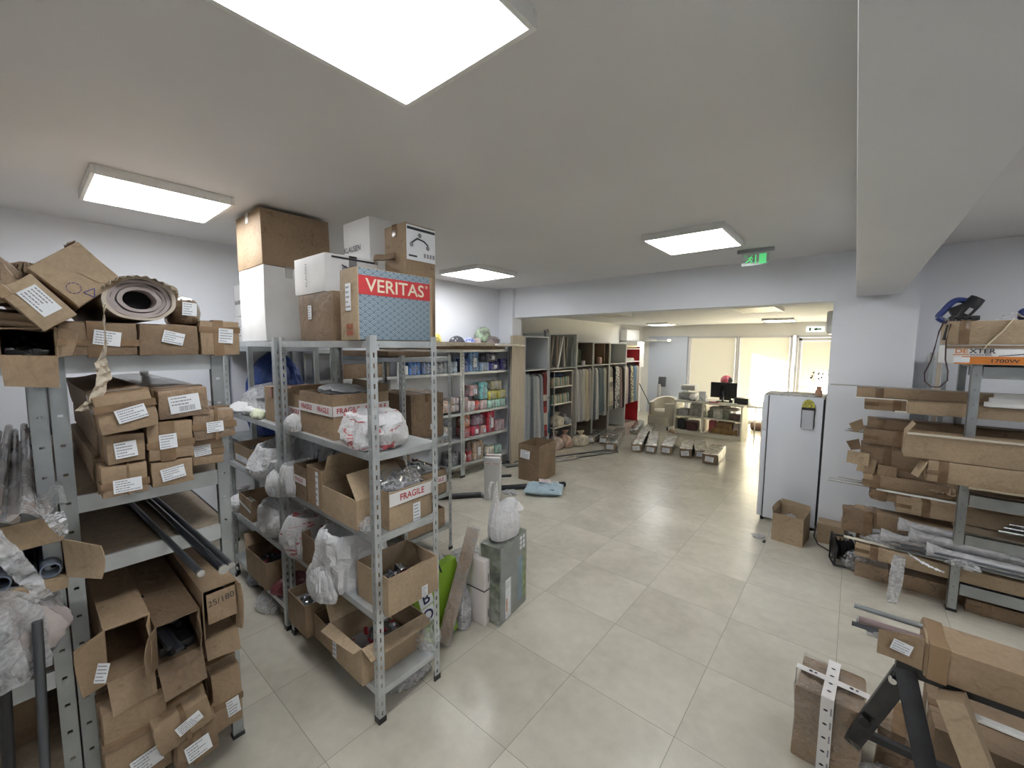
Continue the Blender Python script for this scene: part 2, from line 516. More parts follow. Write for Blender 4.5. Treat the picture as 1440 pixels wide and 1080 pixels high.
# ---------------------------------------------------------------- cartons
def carton(x0, x1, y0, y1, z0, h, label, yaw=0.0, rot=None, m=None, opening=None, flaps=None, tape='top', labels=(), frag=(), group=None, name='cardboard_box', cat='box', seed=0, amp=0.006, tm=None, wr=False, hollow=0.9):
    """cardboard carton from its bounds. opening None/'top'/'x+'; flaps {side: (angle, length)}, angle 0 closed .. 90 upright .. 180 folded out;
    labels [(face,u,v,w,h,rot,bar)]; frag [(face,v,text_size)] is a white tape printed FRAGILE round the face"""
    m = m or CB
    tm = tm or TAPE
    rr = random.Random(seed * 13 + 5)
    w, d = x1 - x0, y1 - y0
    r0 = root(name, label, cat, ((x0 + x1) / 2, (y0 + y1) / 2, z0), rot or (0, 0, yaw), group)
    th = 0.005
    if not opening:
        g = G().rbox(-w / 2, w / 2, -d / 2, d / 2, 0, h, 0.005, 0, None, amp, seed, 3)
        g.build('body', [m], r0)
        if tape:
            tp = G()
            tw = min(0.024, w * .2, d * .2, h * .3)
            e = amp * .55 + .0012
            if 'top' in tape:
                if w >= d: tp.rbox(-w / 2 - e, w / 2 + e, -tw, tw, h - .01, h + e, .002); tp.rbox(w / 2 - .004, w / 2 + e, -tw, tw, h - min(.07, h * .5), h, .001); tp.rbox(-w / 2 - e, -w / 2 + .004, -tw, tw, h - min(.07, h * .5), h, .001)
                else: tp.rbox(-tw, tw, -d / 2 - e, d / 2 + e, h - .01, h + e, .002); tp.rbox(-tw, tw, -d / 2 - e, -d / 2 + .004, h - min(.07, h * .5), h, .001); tp.rbox(-tw, tw, d / 2 - .004, d / 2 + e, h - min(.07, h * .5), h, .001)
            if 'left' in tape:
                xl = -w / 2 + rr.uniform(.05, .22)
                tp.rbox(xl, xl + .05, -d / 2 - e, d / 2 + e, -e * .5, h + e, .002)
                if rr.random() < .5: tp.rbox(-w / 2 - e, -w / 2 + .09, -d / 2 - e, -d / 2 + .01, h * .35, h * .35 + min(.03, h * .3), .001)
            if 'end' in tape:
                tp.rbox(w / 2 - .14, w / 2 - .08, -d / 2 - e, d / 2 + e, -e * .5, h + e, .002)
                tv = rr.uniform(.15, .7) * h
                if rr.random() < .55: tp.rbox(w / 2 - .06, w / 2 + e, -d / 2 - e, d / 2 + e, tv, tv + min(.026, h * .25), .001)
                if rr.random() < .4: tp.rbox(w / 2 - .05, w / 2 + e * .8, -.012 + rr.uniform(-.03, .02), .012, -e, h + e, .001)
            if tp.v:
                tp.build('tape', [tm], r0)
    else:
        if opening == 'top':
            B = Matrix.Identity(4); a, b, c = w, d, h
        else:
            B = Matrix(((0, 0, 1, -w / 2), (1, 0, 0, 0), (0, 1, 0, h / 2), (0, 0, 0, 1))); a, b, c = d, h, w
        g = G()
        j = 0.004
        J = [[Vector((sx * a / 2, sy * b / 2, 0)), Vector((sx * a / 2 + rr.uniform(-j, j), sy * b / 2 + rr.uniform(-j, j), c + rr.uniform(-j, j)))] for sx, sy in ((-1, -1), (1, -1), (1, 1), (-1, 1))]
        ce = Vector((0, 0, 0))
        for k in range(4):
            p, q = J[k], J[(k + 1) % 4]
            nrm = Vector((0, 1, 0)) if k == 0 else Vector((-1, 0, 0)) if k == 1 else Vector((0, -1, 0)) if k == 2 else Vector((1, 0, 0))
            seed2 = seed * 4 + k
            def fn(u, v, p=p, q=q, nrm=nrm, seed2=seed2):
                lo = p[0].lerp(q[0], u); hi = p[1].lerp(q[1], u)
                P = lo.lerp(hi, v)
                bow = math.sin(PI * u) * v
                return P + nrm * (amp * 1.2 * bow * noise.noise(Vector((seed2 * 2.1, u * 2, v))) )
            g.grid(fn, 6, 4, 0, B, True, 0)
            g.grid(lambda u, v, fn=fn, nrm=nrm: fn(1 - u, v) + nrm * th, 6, 4, 0, B, True, 0)
            t0, t1 = fn(0, 1), fn(1, 1)
            g.add([t0, t1, t1 + nrm * th, t0 + nrm * th], [(0, 1, 2, 3)], 0, B)
        g.box(-a / 2, a / 2, -b / 2, b / 2, 0, th, 0, B)
        g.build('body', [m], r0)
        ed = {'y-': (0, 1, Vector((0, 1, 0))), 'x+': (1, 2, Vector((-1, 0, 0))), 'y+': (2, 3, Vector((0, -1, 0))), 'x-': (3, 0, Vector((1, 0, 0)))}
        for side, (ang, ln) in (flaps or {}).items():
            i, k, inn = ed[side]
            p, q = J[i][1], J[k][1]
            an = math.radians(ang)
            dr = inn * math.cos(an) + Vector((0, 0, 1)) * math.sin(an)
            nr = (q - p).normalized().cross(dr)
            sk = rr.uniform(-.01, .01)
            P4 = [p, q, q + dr * (ln + sk) - (q - p).normalized() * rr.uniform(0, .012), p + dr * (ln - sk) + (q - p).normalized() * rr.uniform(0, .012)]
            fg = G()
            cv = rr.uniform(.004, .012)
            def ff(u, v, P4=P4, nr=nr, cv=cv):
                return P4[0].lerp(P4[1], u).lerp(P4[3].lerp(P4[2], u), v) + nr * cv * v * math.sin(PI * u)
            fg.grid(ff, 4, 3, 0, B, True, 0.004)
            fg.build('flap', [m], r0)
    if labels:
        for k, (face, u, v, lw, lh, rt_, bar) in enumerate(labels):
            lg = G()
            print_label(lg, face_M(face, w, d, h, u, v, math.radians(rt_), amp * .5 + .0018), lw, lh, seed * 7 + k, bar)
            lg.build('label', [LABEL, INKG], r0)
    for k, (face, v, ts) in enumerate(frag):
        fgm = G()
        fw_ = w if face[0] == 'y' else d
        M = face_M(face, w, d, h, 0, v, 0, amp * .6 + .0022)
        fgm.box(-fw_ / 2 - .002, fw_ / 2 + .002, -ts * .8, ts * .8, -.001, .0005, 0, M)
        n = max(1, int(fw_ / (ts * 4.6)))
        for i in range(n):
            cx = (i - (n - 1) / 2) * fw_ / n
            text(fgm, 'FRAGILE', ts * 1.15, M @ T(cx, 0, .0012), 1, 0.02, .92)
        fgm.build('fragile_tape', [WTAPE, REDINK], r0)
    return r0

# ---------------------------------------------------------------- plastic bags and lumps
OPEN_P = [(0.0, 0.0), (0.55, 0.0), (0.85, 0.02), (1.0, 0.16), (1.04, 0.36), (1.0, 0.58), (0.93, 0.78), (0.86, 0.93), (0.80, 1.0), (0.72, 1.0), (0.66, 0.9), (0.62, 0.74), (0.45, 0.62), (0.0, 0.58)]
SHUT_P = [(0.0, 0.0), (0.6, 0.0), (0.88, 0.04), (1.0, 0.2), (1.02, 0.4), (0.95, 0.6), (0.78, 0.78), (0.5, 0.9), (0.22, 0.97), (0.0, 1.0)]
TIED_P = [(0.0, 0.0), (0.6, 0.0), (0.9, 0.05), (1.0, 0.2), (0.98, 0.38), (0.82, 0.55), (0.5, 0.68), (0.2, 0.74), (0.12, 0.78), (0.26, 0.88), (0.42, 1.0), (0.3, 0.98), (0.0, 0.82)]
def dense(prof, k=3):
    out = []
    for (a, b) in zip(prof[:-1], prof[1:]):
        for i in range(k):
            t = i / k
            out.append((a[0] * (1 - t) + b[0] * t, a[1] * (1 - t) + b[1] * t))
    out.append(prof[-1])
    return out

def sack(x0, x1, y0, y1, z0, h, label, m=None, prof=None, seed=0, name='plastic_bag', cat='bag', amp=0.16, crease=0.22, freq=9.0, peak=None, group=None, handles=(), inside=None, marks=None, yaw=0, kind=None, tilt=(0, 0)):
    m = m or WBAG
    prof = dense(prof or OPEN_P, 3)
    w, d = x1 - x0, y1 - y0
    loc = ((x0 + x1) / 2, (y0 + y1) / 2, z0)
    g = G().lathe([(r, z * h) for r, z in prof], 56, 0, None, w / 2, d / 2, seed, amp, freq, crease, peak)
    if not handles and not marks:
        o = g.build(name, [m], None, loc, label, cat, group, kind)
        o.rotation_euler = (tilt[0], tilt[1], yaw)
        return o
    r0 = root(name, label, cat, loc, (tilt[0], tilt[1], yaw), group)
    g.build('bag_body', [m], r0)
    for (ax, ay, lx, ly, lz) in handles:
        hg = G()
        pts = []
        for k in range(9):
            t = k / 8
            s = math.sin(PI * t)
            pts.append((ax * w / 2 * .8 + (t - .5) * .06 + lx * s, ay * d / 2 * .8 + (t - .5) * .06 + ly * s, h * .92 + lz * s))
        hg.tube(pts, .011, 6, 0, None, .35)
        hg.build('handle', [m], r0)
    if marks:
        marks(r0, w, d, h)
    return r0

def clutter(x0, x1, y0, y1, z0, h, label, mats, seed=0, n=40, name='metal_fittings', cat='fittings', shape='mix'):
    """uncountable small parts heaped in a container"""
    rr = random.Random(seed)
    g = G()
    for k in range(n):
        x, y = rr.uniform(x0, x1), rr.uniform(y0, y1)
        u = 1 - max(abs(2 * (x - x0) / (x1 - x0) - 1), abs(2 * (y - y0) / (y1 - y0) - 1)) ** 2
        z = z0 + h * u * rr.uniform(0.1, 1)
        a = Vector((x, y, z))
        dv = Vector((rr.uniform(-1, 1), rr.uniform(-1, 1), rr.uniform(-.4, .4))).normalized() * rr.uniform(.015, .05)
        mi = rr.randrange(len(mats))
        b = a + dv
        b.x = min(max(b.x, x0), x1); b.y = min(max(b.y, y0), y1)
        if (b - a).length < .005:
            continue
        c = rr.random()
        if c < .5: g.cyl(a, b, rr.uniform(.006, .016), 8, mi)
        elif c < .8: g.rbox(-.02, .02, -.012, .012, -.008, .008, .003, mi, T(*a) @ Euler((rr.uniform(0, 6), rr.uniform(0, 6), 0)).to_matrix().to_4x4())
        else: g.lathe([(0, -.014), (.014, -.008), (.017, .004), (.008, .014), (0, .016)], 10, mi, T(*a))
    g.rbox(x0, x1, y0, y1, z0 - .004, z0 + h * .25, .008, 0, None, .01, seed, 4)
    return g.build(name, mats, None, None, label, cat, None, 'stuff')

# ================================================================ THE ROOM
def wall_mat(name, col, rough=0.75):
    return mat(name, col, rough, var=0.03, vs=1.2, bump=0.05, bs=180)
WALL = wall_mat('wall_paint', (0.78, 0.80, 0.85))
WALLF = wall_mat('far_room_paint', (0.80, 0.79, 0.76))
CEILM = wall_mat('ceiling_paint', (0.74, 0.74, 0.75))

def tile_mat():
    m, nt, b = new_mat('floor_tiles')
    N, L = nt.nodes, nt.links
    tc = N.new('ShaderNodeTexCoord')
    sx = N.new('ShaderNodeSeparateXYZ')
    L.new(tc.outputs['Object'], sx.inputs[0])
    def mth(op, a, bb=None, c=None):
        n = N.new('ShaderNodeMath'); n.operation = op
        for i, v in enumerate((a, bb, c)):
            if v is None: continue
            if isinstance(v, (int, float)): n.inputs[i].default_value = v
            else: L.new(v, n.inputs[i])
        return n.outputs[0]
    def axis(o, x0, p):
        u = mth('DIVIDE', mth('SUBTRACT', o, x0), p)
        fl = mth('FLOOR', u)
        fr = mth('SUBTRACT', u, fl)
        dd = mth('MINIMUM', fr, mth('SUBTRACT', 1.0, fr))
        return fl, mth('MULTIPLY', dd, p)
    fx, dx = axis(sx.outputs[0], -1.186, 0.607)
    fy, dy = axis(sx.outputs[1], 1.983, 0.594)
    dist = mth('MINIMUM', dx, dy)
    grout = mth('LESS_THAN', dist, 0.0016)
    cb = N.new('ShaderNodeCombineXYZ')
    L.new(fx, cb.inputs[0]); L.new(fy, cb.inputs[1])
    wn_ = N.new('ShaderNodeTexWhiteNoise')
    L.new(cb.outputs[0], wn_.inputs['Vector'])
    vm = N.new('ShaderNodeVectorMath'); vm.operation = 'MULTIPLY_ADD'
    vm.inputs[1].default_value = (7, 7, 7)
    L.new(wn_.outputs['Color'], vm.inputs[0]); L.new(tc.outputs['Object'], vm.inputs[2])
    n1 = N.new('ShaderNodeTexNoise'); n1.inputs['Scale'].default_value = 1.9; n1.inputs['Detail'].default_value = 6; n1.inputs['Roughness'].default_value = .55; n1.inputs['Distortion'].default_value = .35
    L.new(vm.outputs[0], n1.inputs['Vector'])
    n2 = N.new('ShaderNodeTexNoise'); n2.inputs['Scale'].default_value = 14; n2.inputs['Detail'].default_value = 6
    L.new(vm.outputs[0], n2.inputs['Vector'])
    mixf = mth('ADD', mth('MULTIPLY', n1.outputs['Fac'], .72), mth('MULTIPLY', n2.outputs['Fac'], .28))
    cr = N.new('ShaderNodeValToRGB')
    cr.color_ramp.interpolation = 'EASE'
    cr.color_ramp.elements[0].position = 0.05; cr.color_ramp.elements[0].color = (0.400, 0.365, 0.300, 1)
    cr.color_ramp.elements[1].position = 0.95; cr.color_ramp.elements[1].color = (0.680, 0.650, 0.560, 1)
    L.new(mixf, cr.inputs['Fac'])
    mx = N.new('ShaderNodeMix'); mx.data_type = 'RGBA'
    L.new(grout, mx.inputs['Factor'])
    L.new(cr.outputs[0], mx.inputs['A'])
    mx.inputs['B'].default_value = (0.26, 0.235, 0.19, 1)
    L.new(mx.outputs['Result'], b.inputs['Base Color'])
    ro = 0.25
    L.new(mth('MAXIMUM', ro, mth('MULTIPLY', grout, .8)), b.inputs['Roughness'])
    b.inputs['Specular IOR Level'].default_value = 0.5
    return m
TILE = tile_mat()

struct('floor', G().box(-4.95, 3.25, -2.85, 12.35, -0.1, 0.0), TILE)
struct('ceiling', G().box(-4.75, 3.25, -2.85, 5.5, 2.9, 3.0), CEILM)
struct('ceiling_far', G().box(-4.95, -0.15, 5.5, 12.1, 2.57, 2.7), CEILM)
struct('wall_left', G().box(-4.75, -4.65, -2.85, 5.25, 0, 2.9), WALL)
struct('wall_left_far', G().box(-5.05, -4.95, 5.5, 12.1, 0, 2.57), WALLF)
struct('wall_front', G().box(-4.75, 3.25, -2.95, -2.85, 0, 2.9), WALL)
struct('wall_right', G().box(3.2, 3.3, -2.85, 5.6, 0, 2.9), WALL)
struct('wall_back_right', G().box(0.42, 3.2, 5.46, 5.56, 0, 2.9), WALL)
struct('pillar_left', G().box(-4.95, -4.36, 5.22, 5.46, 0, 2.9), WALL)
struct('pillar_right', G().box(-0.2, 0.42, 5.26, 5.56, 0, 2.9), WALL)
struct('beam_across', G().box(-4.36, -0.2, 5.28, 5.56, 2.425, 2.9), WALL)
struct('beam_overhead', G().rbox(-0.03, 0.29, -2.85, 5.26, 2.455, 2.93, 0.006), WALL)
struct('wall_right_far', G().box(-0.18, -0.08, 5.56, 12.1, 0, 2.57), WALLF)
struct('wall_far', G().box(-4.95, -3.62, 12.04, 12.3, 0, 2.27).box(-4.95, -0.1, 12.04, 12.3, 2.26, 2.6).box(-3.62, -0.1, 12.04, 12.3, -.02, 0.05), WALLF)
# skirting
SK = mat('skirting_tile', (0.60, 0.57, 0.50), 0.35)
struct('baseboard_left', G().box(-4.65, -4.64, -2.85, 5.22, 0, 0.07), SK)
struct('baseboard_right', G().box(0.42, 3.2, 5.45, 5.46, 0, 0.07), SK)
# window frames, panes, blinds
FRM = mat('window_frame_paint', (0.62, 0.61, 0.60), 0.45)
m, nt, b = new_mat('roller_blind')
b.inputs['Base Color'].default_value = (0.80, 0.77, 0.62, 1)
b.inputs['Roughness'].default_value = 0.8
tl = nt.nodes.new('ShaderNodeBsdfTranslucent'); tl.inputs['Color'].default_value = (0.84, 0.81, 0.64, 1)
mxs = nt.nodes.new('ShaderNodeMixShader'); mxs.inputs['Fac'].default_value = 0.55
nt.links.new(b.outputs[0], mxs.inputs[1]); nt.links.new(tl.outputs[0], mxs.inputs[2]); nt.links.new(mxs.outputs[0], nt.nodes['Material Output'].inputs['Surface'])
BLIND = m
m, nt, b = new_mat('window_glass')
tr_ = nt.nodes.new('ShaderNodeBsdfTransparent'); gl_ = nt.nodes.new('ShaderNodeBsdfGlossy'); gl_.inputs['Roughness'].default_value = 0.02
mxs = nt.nodes.new('ShaderNodeMixShader'); mxs.inputs['Fac'].default_value = 0.06
nt.links.new(tr_.outputs[0], mxs.inputs[1]); nt.links.new(gl_.outputs[0], mxs.inputs[2]); nt.links.new(mxs.outputs[0], nt.nodes['Material Output'].inputs['Surface'])
GLASS = m
def window(n, x0, x1, zb=0.05, fin=0.08, nm='window'):
    o = struct(f'{nm}_{n}', G().box(x0 - .018, x0 + .03, 11.98, 12.04 + fin, zb, 2.26).box(x1 - .03, x1 + .018, 11.98, 12.04 + fin, zb, 2.26).box(x0, x1, 11.98, 12.1, 2.21, 2.26).box(x0, x1, 11.98, 12.1, zb, zb + .05), FRM)
    G().box(x0 + .03, x1 - .03, 12.06, 12.064, zb + .05, 2.21).build('pane', [GLASS], o)
    return o
def blind(x0, x1, label, z0=0.07, z1=2.24):
    r0 = root('roller_blind', label, 'blind', (0, 0, 0), (0, 0, 0))
    G().grid(lambda u, v: (x0 + (x1 - x0) * u, 12.0 + .002 * math.sin(u * 9), z0 + (z1 - z0) * v), 8, 2).build('blind_cloth', [BLIND], r0)
    G().rbox(x0, x1, 11.985, 12.01, z0 - .02, z0 + .005, .004).build('bottom_rail', [FRM], r0)
    return r0
window(1, -3.56, -2.38); window(2, -2.34, -1.20)
blind(-3.52, -2.42, 'cream roller blind over the first window, behind the back of the monitor')
blind(-2.30, -1.24, 'cream roller blind with the big patch of sunlight, between monitor and fridge')
d_ = window(1, -1.10, -0.20, nm='door', fin=.33)  # outer fin deepened to shade the left strip of the door
G().box(-1.06, -1.0, 11.97, 12.0, .05, 2.2).box(-1.06, -.24, 11.97, 12.0, 2.13, 2.2).build('door_frame', [FRM], d_)
G().tube([(-1.0, 11.97, 1.02), (-1.0, 11.93, 1.02), (-.86, 11.925, 1.02)], .01).build('door_handle', [CHROME], d_)
blind(-0.99, -0.24, 'cream roller blind on the glazed door above the fridge, with flower shadow', z1=2.12)
# outside: unseen wall and canopy added to shape the sun patch on the blinds
EXT = mat('sun_blocker_grey', (0.35, 0.34, 0.33), 0.8)
struct('wall_sun_blocker', G().box(-4.15, -4.0, 12.32, 13.98, 0, 2.8), EXT)
struct('roof_sun_blocker', G().box(-4.28, 3.0, 12.32, 17.5, 2.46, 2.56), EXT)
struct('ground_outside', G().box(-14, 8, 12.35, 30, -0.12, -0.02), mat('outside_paving', (0.16, 0.15, 0.14), 0.8))
SUN_DIR = Vector((1.0, -1.0, -0.29)).normalized()
sun.rotation_euler = SUN_DIR.to_track_quat('-Z', 'Y').to_euler()
# grey panel left of the windows
struct('door_2', G().rbox(-4.72, -3.62, 11.99, 12.04, 0.02, 2.24, .004).box(-4.74, -3.60, 12.0, 12.04, 2.24, 2.27), mat('grey_blue_panel', (0.55, 0.60, 0.70), 0.5))

# ---------------------------------------------------------------- ceiling lamps
def lamp(x0, x1, y0, y1, zc, label, lit=True):
    r0 = root('ceiling_lamp', label, 'ceiling lamp', ((x0 + x1) / 2, (y0 + y1) / 2, zc))
    w, d = (x1 - x0) / 2, (y1 - y0) / 2
    G().rbox(-w, w, -d, -d + .02, -.05, 0, .003).rbox(-w, w, d - .02, d, -.05, 0, .003).rbox(-w, -w + .02, -d + .02, d - .02, -.05, 0, .003).rbox(w - .02, w, -d + .02, d - .02, -.05, 0, .003).build('lamp_frame', [WPLAS], r0)
    G().box(-w + .02, w - .02, -d + .02, d - .02, -.046, -.02).build('diffuser', [LIT if lit else mat('unlit_diffuser', (.72, .69, .6), .5)], r0)
    return r0
lamp(-1.37, -0.755, 0.36, 1.01, 2.9, 'large square lit panel lamp on the ceiling, cut by the top of the frame')
lamp(-3.80, -3.15, 0.30, 0.96, 2.9, 'lit panel lamp above the left racks of long boxes')
lamp(-4.10, -3.42, 3.46, 4.18, 2.9, 'lit panel lamp close to the left wall, right of the stacked boxes')
lamp(-1.46, -0.82, 3.46, 4.17, 2.9, 'lit panel lamp in front of the green running-man sign')
lamp(1.35, 1.97, 0.36, 1.01, 2.9, 'lit panel lamp right of the overhead beam, outside the picture')
lamp(1.35, 1.97, 3.46, 4.16, 2.9, 'lit panel lamp above the right rack, outside the picture')
lamp(-1.37, -0.76, -2.3, -1.7, 2.9, 'lit panel lamp behind the camera, outside the picture')
lamp(-1.46, -0.90, 6.72, 7.72, 2.57, 'unlit panel lamp in the far room, nearest the beam', False)
lamp(-3.76, -3.2, 6.72, 7.3, 2.57, 'unlit panel lamp in the far room above the hanging fabrics', False)
lamp(-4.15, -3.6, 10.3, 10.9, 2.57, 'lit panel lamp in the far room, left one of the pair near the windows')
lamp(-1.57, -1.0, 10.1, 10.7, 2.57, 'lit panel lamp in the far room, right one near the windows')

# ---------------------------------------------------------------- exit signs
r0 = root('exit_sign', 'green glass running-man exit sign hanging from the ceiling', 'sign', (-0.80, 4.6, 2.9))
G().rbox(-.155, .155, -.02, .02, -.035, 0, .004).build('sign_housing', [GREYPL], r0)
GRN = emitter('green_sign_print', (0.10, 0.62, 0.20), 0.35)
G().box(-.115, .115, -.003, .003, -.155, -.035).build('sign_plate', [glowless_film('sign_glass', (.30, .42, .34), .22, .1, 1, 0)], r0)
g = G()
FR = face_M('y-', 0, .008, 0, 0, 0, 0, 0)
for (a, b2, c, d2) in ((-.09, -.055, -.085, -.075), (-.02, .005, -.14, -.06), (.035, .1, -.14, -.05)):
    pass
g.tube([(-.03, -.006, -.07), (-.045, -.006, -.10), (-.075, -.006, -.125)], .007, 6)
g.tube([(-.045, -.006, -.10), (-.025, -.006, -.115), (-.03, -.006, -.14)], .006, 6)
g.tube([(-.065, -.006, -.085), (-.035, -.006, -.078), (-.015, -.006, -.095)], .005, 6)
g.lathe([(0, -.008), (.008, 0), (0, .008)], 8, 0, T(-.024, -.006, -.058))
g.box(.0, .012, -.007, -.005, -.14, -.055).box(.035, .095, -.007, -.005, -.145, -.05)
g.box(-.09, -.07, -.007, -.005, -.065, -.055)
g.build('pictogram', [GRN], r0)
r0 = root('exit_sign', 'small white exit sign with arrow above the glazed door', 'sign', (-0.76, 12.02, 2.40))
G().rbox(-.17, .17, -.02, .02, -.055, .055, .006).build('sign_housing', [emitter('white_sign', (.9, .95, .92), .8)], r0)
g = G().box(-.12, -.08, -.024, -.021, -.04, .04).box(.02, .12, -.024, -.021, -.018, .018).add([(-.04, -.023, 0), (.03, -.023, -.045), (.03, -.023, .045)], [(0, 1, 2)])
g.tube([(-.1, -.024, .02), (-.09, -.024, 0), (-.12, -.024, -.035)], .01, 5)
g.build('pictogram', [mat('dark_green_print', (.02, .12, .05), .5)], r0)

# ---------------------------------------------------------------- racks
def flange(g, p, ax, w, H, mi=0, hw=.009, hh=.024, pitch=.05, z0=.03, out=(0, 0, 0)):
    """perforated metal strip, w wide along unit axis ax, from height 0 to H, holes hw x hh"""
    p = Vector(p); ax = Vector(ax); nr = ax.cross(Vector((0, 0, 1))) * .001
    n = int((H - z0) / pitch)
    us = [0, (w - hw) / 2, (w + hw) / 2, w]
    for sgn in (1, -1):
        vs, fs = [], []
        def quad(u0, u1, a, b):
            k = len(vs)
            for u, z in ((u0, a), (u1, a), (u1, b), (u0, b)):
                vs.append(p + ax * u + Vector((0, 0, z)) + nr * sgn)
            fs.append((k, k + 1, k + 2, k + 3) if sgn > 0 else (k + 3, k + 2, k + 1, k))
        z = 0
        for i in range(n):
            c = z0 + (i + .5) * pitch
            a, b2 = c - hh / 2, c + hh / 2
            quad(0, w, z, a)
            quad(0, us[1], a, b2); quad(us[2], w, a, b2)
            z = b2
        quad(0, w, z, H)
        g.add(vs, fs, mi)
    vs = []
    for u in (0, w):
        vs += [p + ax * u + nr, p + ax * u - nr, p + ax * u - nr + Vector((0, 0, H)), p + ax * u + nr + Vector((0, 0, H))]
    g.add(vs, [(0, 1, 2, 3), (4, 5, 6, 7), (3, 2, 6, 7)], mi)

def angle_post(r0, x, y, dx, dy, H, m, w=.036, holes=True, **k):
    g = G()
    if holes:
        flange(g, (x, y, 0), (dx, 0, 0), w, H, **k)
        flange(g, (x, y, 0), (0, dy, 0), w, H, **k)
    else:
        g.box(min(x, x + dx * w), max(x, x + dx * w), y - .0015, y + .0015, 0, H).box(x - .0015, x + .0015, min(y, y + dy * w), max(y, y + dy * w), 0, H)
    p = g.build('post', [m], r0)
    a, b2 = sorted((x - dx * .003, x + dx * (w + .004))); c, d2 = sorted((y - dy * .003, y + dy * (w + .004)))
    G().prism([(x - dx * .004, y - dy * .004), (x + dx * (w + .004), y - dy * .004), (x + dx * (w + .004), y + dy * .006), (x + dx * .006, y + dy * (w + .004)), (x - dx * .004, y + dy * (w + .004))], 0, .03).build('foot_cap', [BLACK], p)

def tray(r0, x0, x1, y0, y1, z, m, lip=.036, name='shelf'):
    g = G().box(x0, x1, y0, y1, z - .002, z).box(x0, x1, y0, y0 + .0015, z - lip, z - .002).box(x0, x1, y1 - .0015, y1, z - lip, z - .002).box(x0, x0 + .0015, y0, y1, z - lip, z - .002).box(x1 - .0015, x1, y0, y1, z - lip, z - .002)
    g.box(x0, x1, y0, y0 + .014, z - lip, z - lip + .0015).box(x1 - .014, x1, y0, y1, z - lip, z - lip + .0015)
    for u in (.07, .93):
        g.cyl((x0 + (x1 - x0) * u, y0 - .003, z - lip * .55), (x0 + (x1 - x0) * u, y0 + .002, z - lip * .55), .005, 8)
    for u in (.12, .88):
        g.cyl((x1 - .002, y0 + (y1 - y0) * u, z - lip * .55), (x1 + .003, y0 + (y1 - y0) * u, z - lip * .55), .005, 8)
    g.build(name, [m], r0)

def rack(x0, x1, y0, y1, H, levels, label, m=None, holes=True, name='metal_rack', group=None):
    m = m or STEEL
    r0 = root(name, label, 'shelving rack', (0, 0, 0), group=group)
    for (x, dx) in ((x0, 1), (x1, -1)):
        for (y, dy) in ((y0, 1), (y1, -1)):
            angle_post(r0, x, y, dx, dy, H, m, holes=holes)
    for z in levels:
        tray(r0, x0 + .002, x1 - .002, y0 + .002, y1 - .002, z, m)
    return r0
LV = [.18, .59, 1.0, 1.42, 1.975]
rack(-2.825, -1.765, 1.065, 1.465, 2.0, LV, 'perforated galvanised metal rack standing nearest, grey and red-striped carton on its top')
rack(-3.93, -2.87, 1.05, 1.45, 2.0, LV, 'galvanised metal rack joined to the left of the one with the grey red-striped carton')
rack(-3.95, -2.88, 2.02, 2.56, 1.87, [.25, .57, 1.12, 1.85], 'galvanised metal rack in the second row, between front rack and wall rack', STEELD, holes=True)
LC = [.2, .58, .97, 1.57, 1.90]
rack(-4.64, -4.38, 4.12, 5.17, 1.93, LC, 'galvanised wall rack of coloured packs, beside the pillar')
rack(-4.64, -4.38, 3.05, 4.11, 1.93, LC, 'galvanised wall rack left of the pillar rack, seen between the posts')
rack(-4.64, -4.38, 1.98, 3.04, 1.93, LC, 'galvanised wall rack mostly hidden behind the grey and brown cartons', holes=False)

# ================================================================ CARTONS ON TOP OF THE FRONT RACKS
ZT = 1.977
# patterned carton
r0 = root('packaging_carton', 'grey wave-patterned carton with red stripe and large pale lettering', 'box', (-1.90, 1.26, ZT), (0, 0, -.02))
W_, D_, H_ = .17, .44, .345
m, nt, b = new_mat('scallop_print')
N, L = nt.nodes, nt.links
tc = N.new('ShaderNodeTexCoord'); sp = N.new('ShaderNodeSeparateXYZ'); L.new(tc.outputs['Object'], sp.inputs[0])
def nm(op, a, bb=None, N=N, L=L):
    n = N.new('ShaderNodeMath'); n.operation = op
    for i, v in enumerate((a, bb)):
        if v is None: continue
        if isinstance(v, (int, float)): n.inputs[i].default_value = v
        else: L.new(v, n.inputs[i])
    return n.outputs[0]
P_, Q_ = .046, .0155
best = None
zr = nm('DIVIDE', sp.outputs[2], Q_)
fl0 = nm('FLOOR', zr)
for k in range(0, 2):
    row = nm('SUBTRACT', fl0, float(k))
    par = nm('MULTIPLY', nm('FLOORED_MODULO', row, 2.0), .5)
    uu = nm('ADD', nm('DIVIDE', sp.outputs[1], P_), par)
    du = nm('MULTIPLY', nm('SUBTRACT', nm('SUBTRACT', uu, nm('FLOOR', uu)), .5), P_)
    dz = nm('SUBTRACT', sp.outputs[2], nm('MULTIPLY', row, Q_))
    rr_ = nm('SQRT', nm('ADD', nm('MULTIPLY', du, du), nm('MULTIPLY', dz, dz)))
    inside = nm('LESS_THAN', rr_, P_ * .5)
    wv = nm('GREATER_THAN', nm('SINE', nm('MULTIPLY', rr_, 2 * PI / .0078)), .1)
    val = nm('MULTIPLY', inside, wv)
    if best is None: best, ins = val, inside
    else: best = nm('ADD', nm('MULTIPLY', best, nm('SUBTRACT', 1.0, inside)), val)
mx = N.new('ShaderNodeMix'); mx.data_type = 'RGBA'
L.new(best, mx.inputs['Factor'])
mx.inputs['A'].default_value = (.12, .175, .22, 1); mx.inputs['B'].default_value = (.34, .41, .46, 1)
L.new(mx.outputs['Result'], b.inputs['Base Color']); b.inputs['Roughness'].default_value = .45
SCAL = m
G().rbox(-W_ / 2, W_ / 2, -D_ / 2, D_ / 2, 0, H_, .004, 0, None, .003, 3, 3).build('body', [CB2], r0)
g = G()
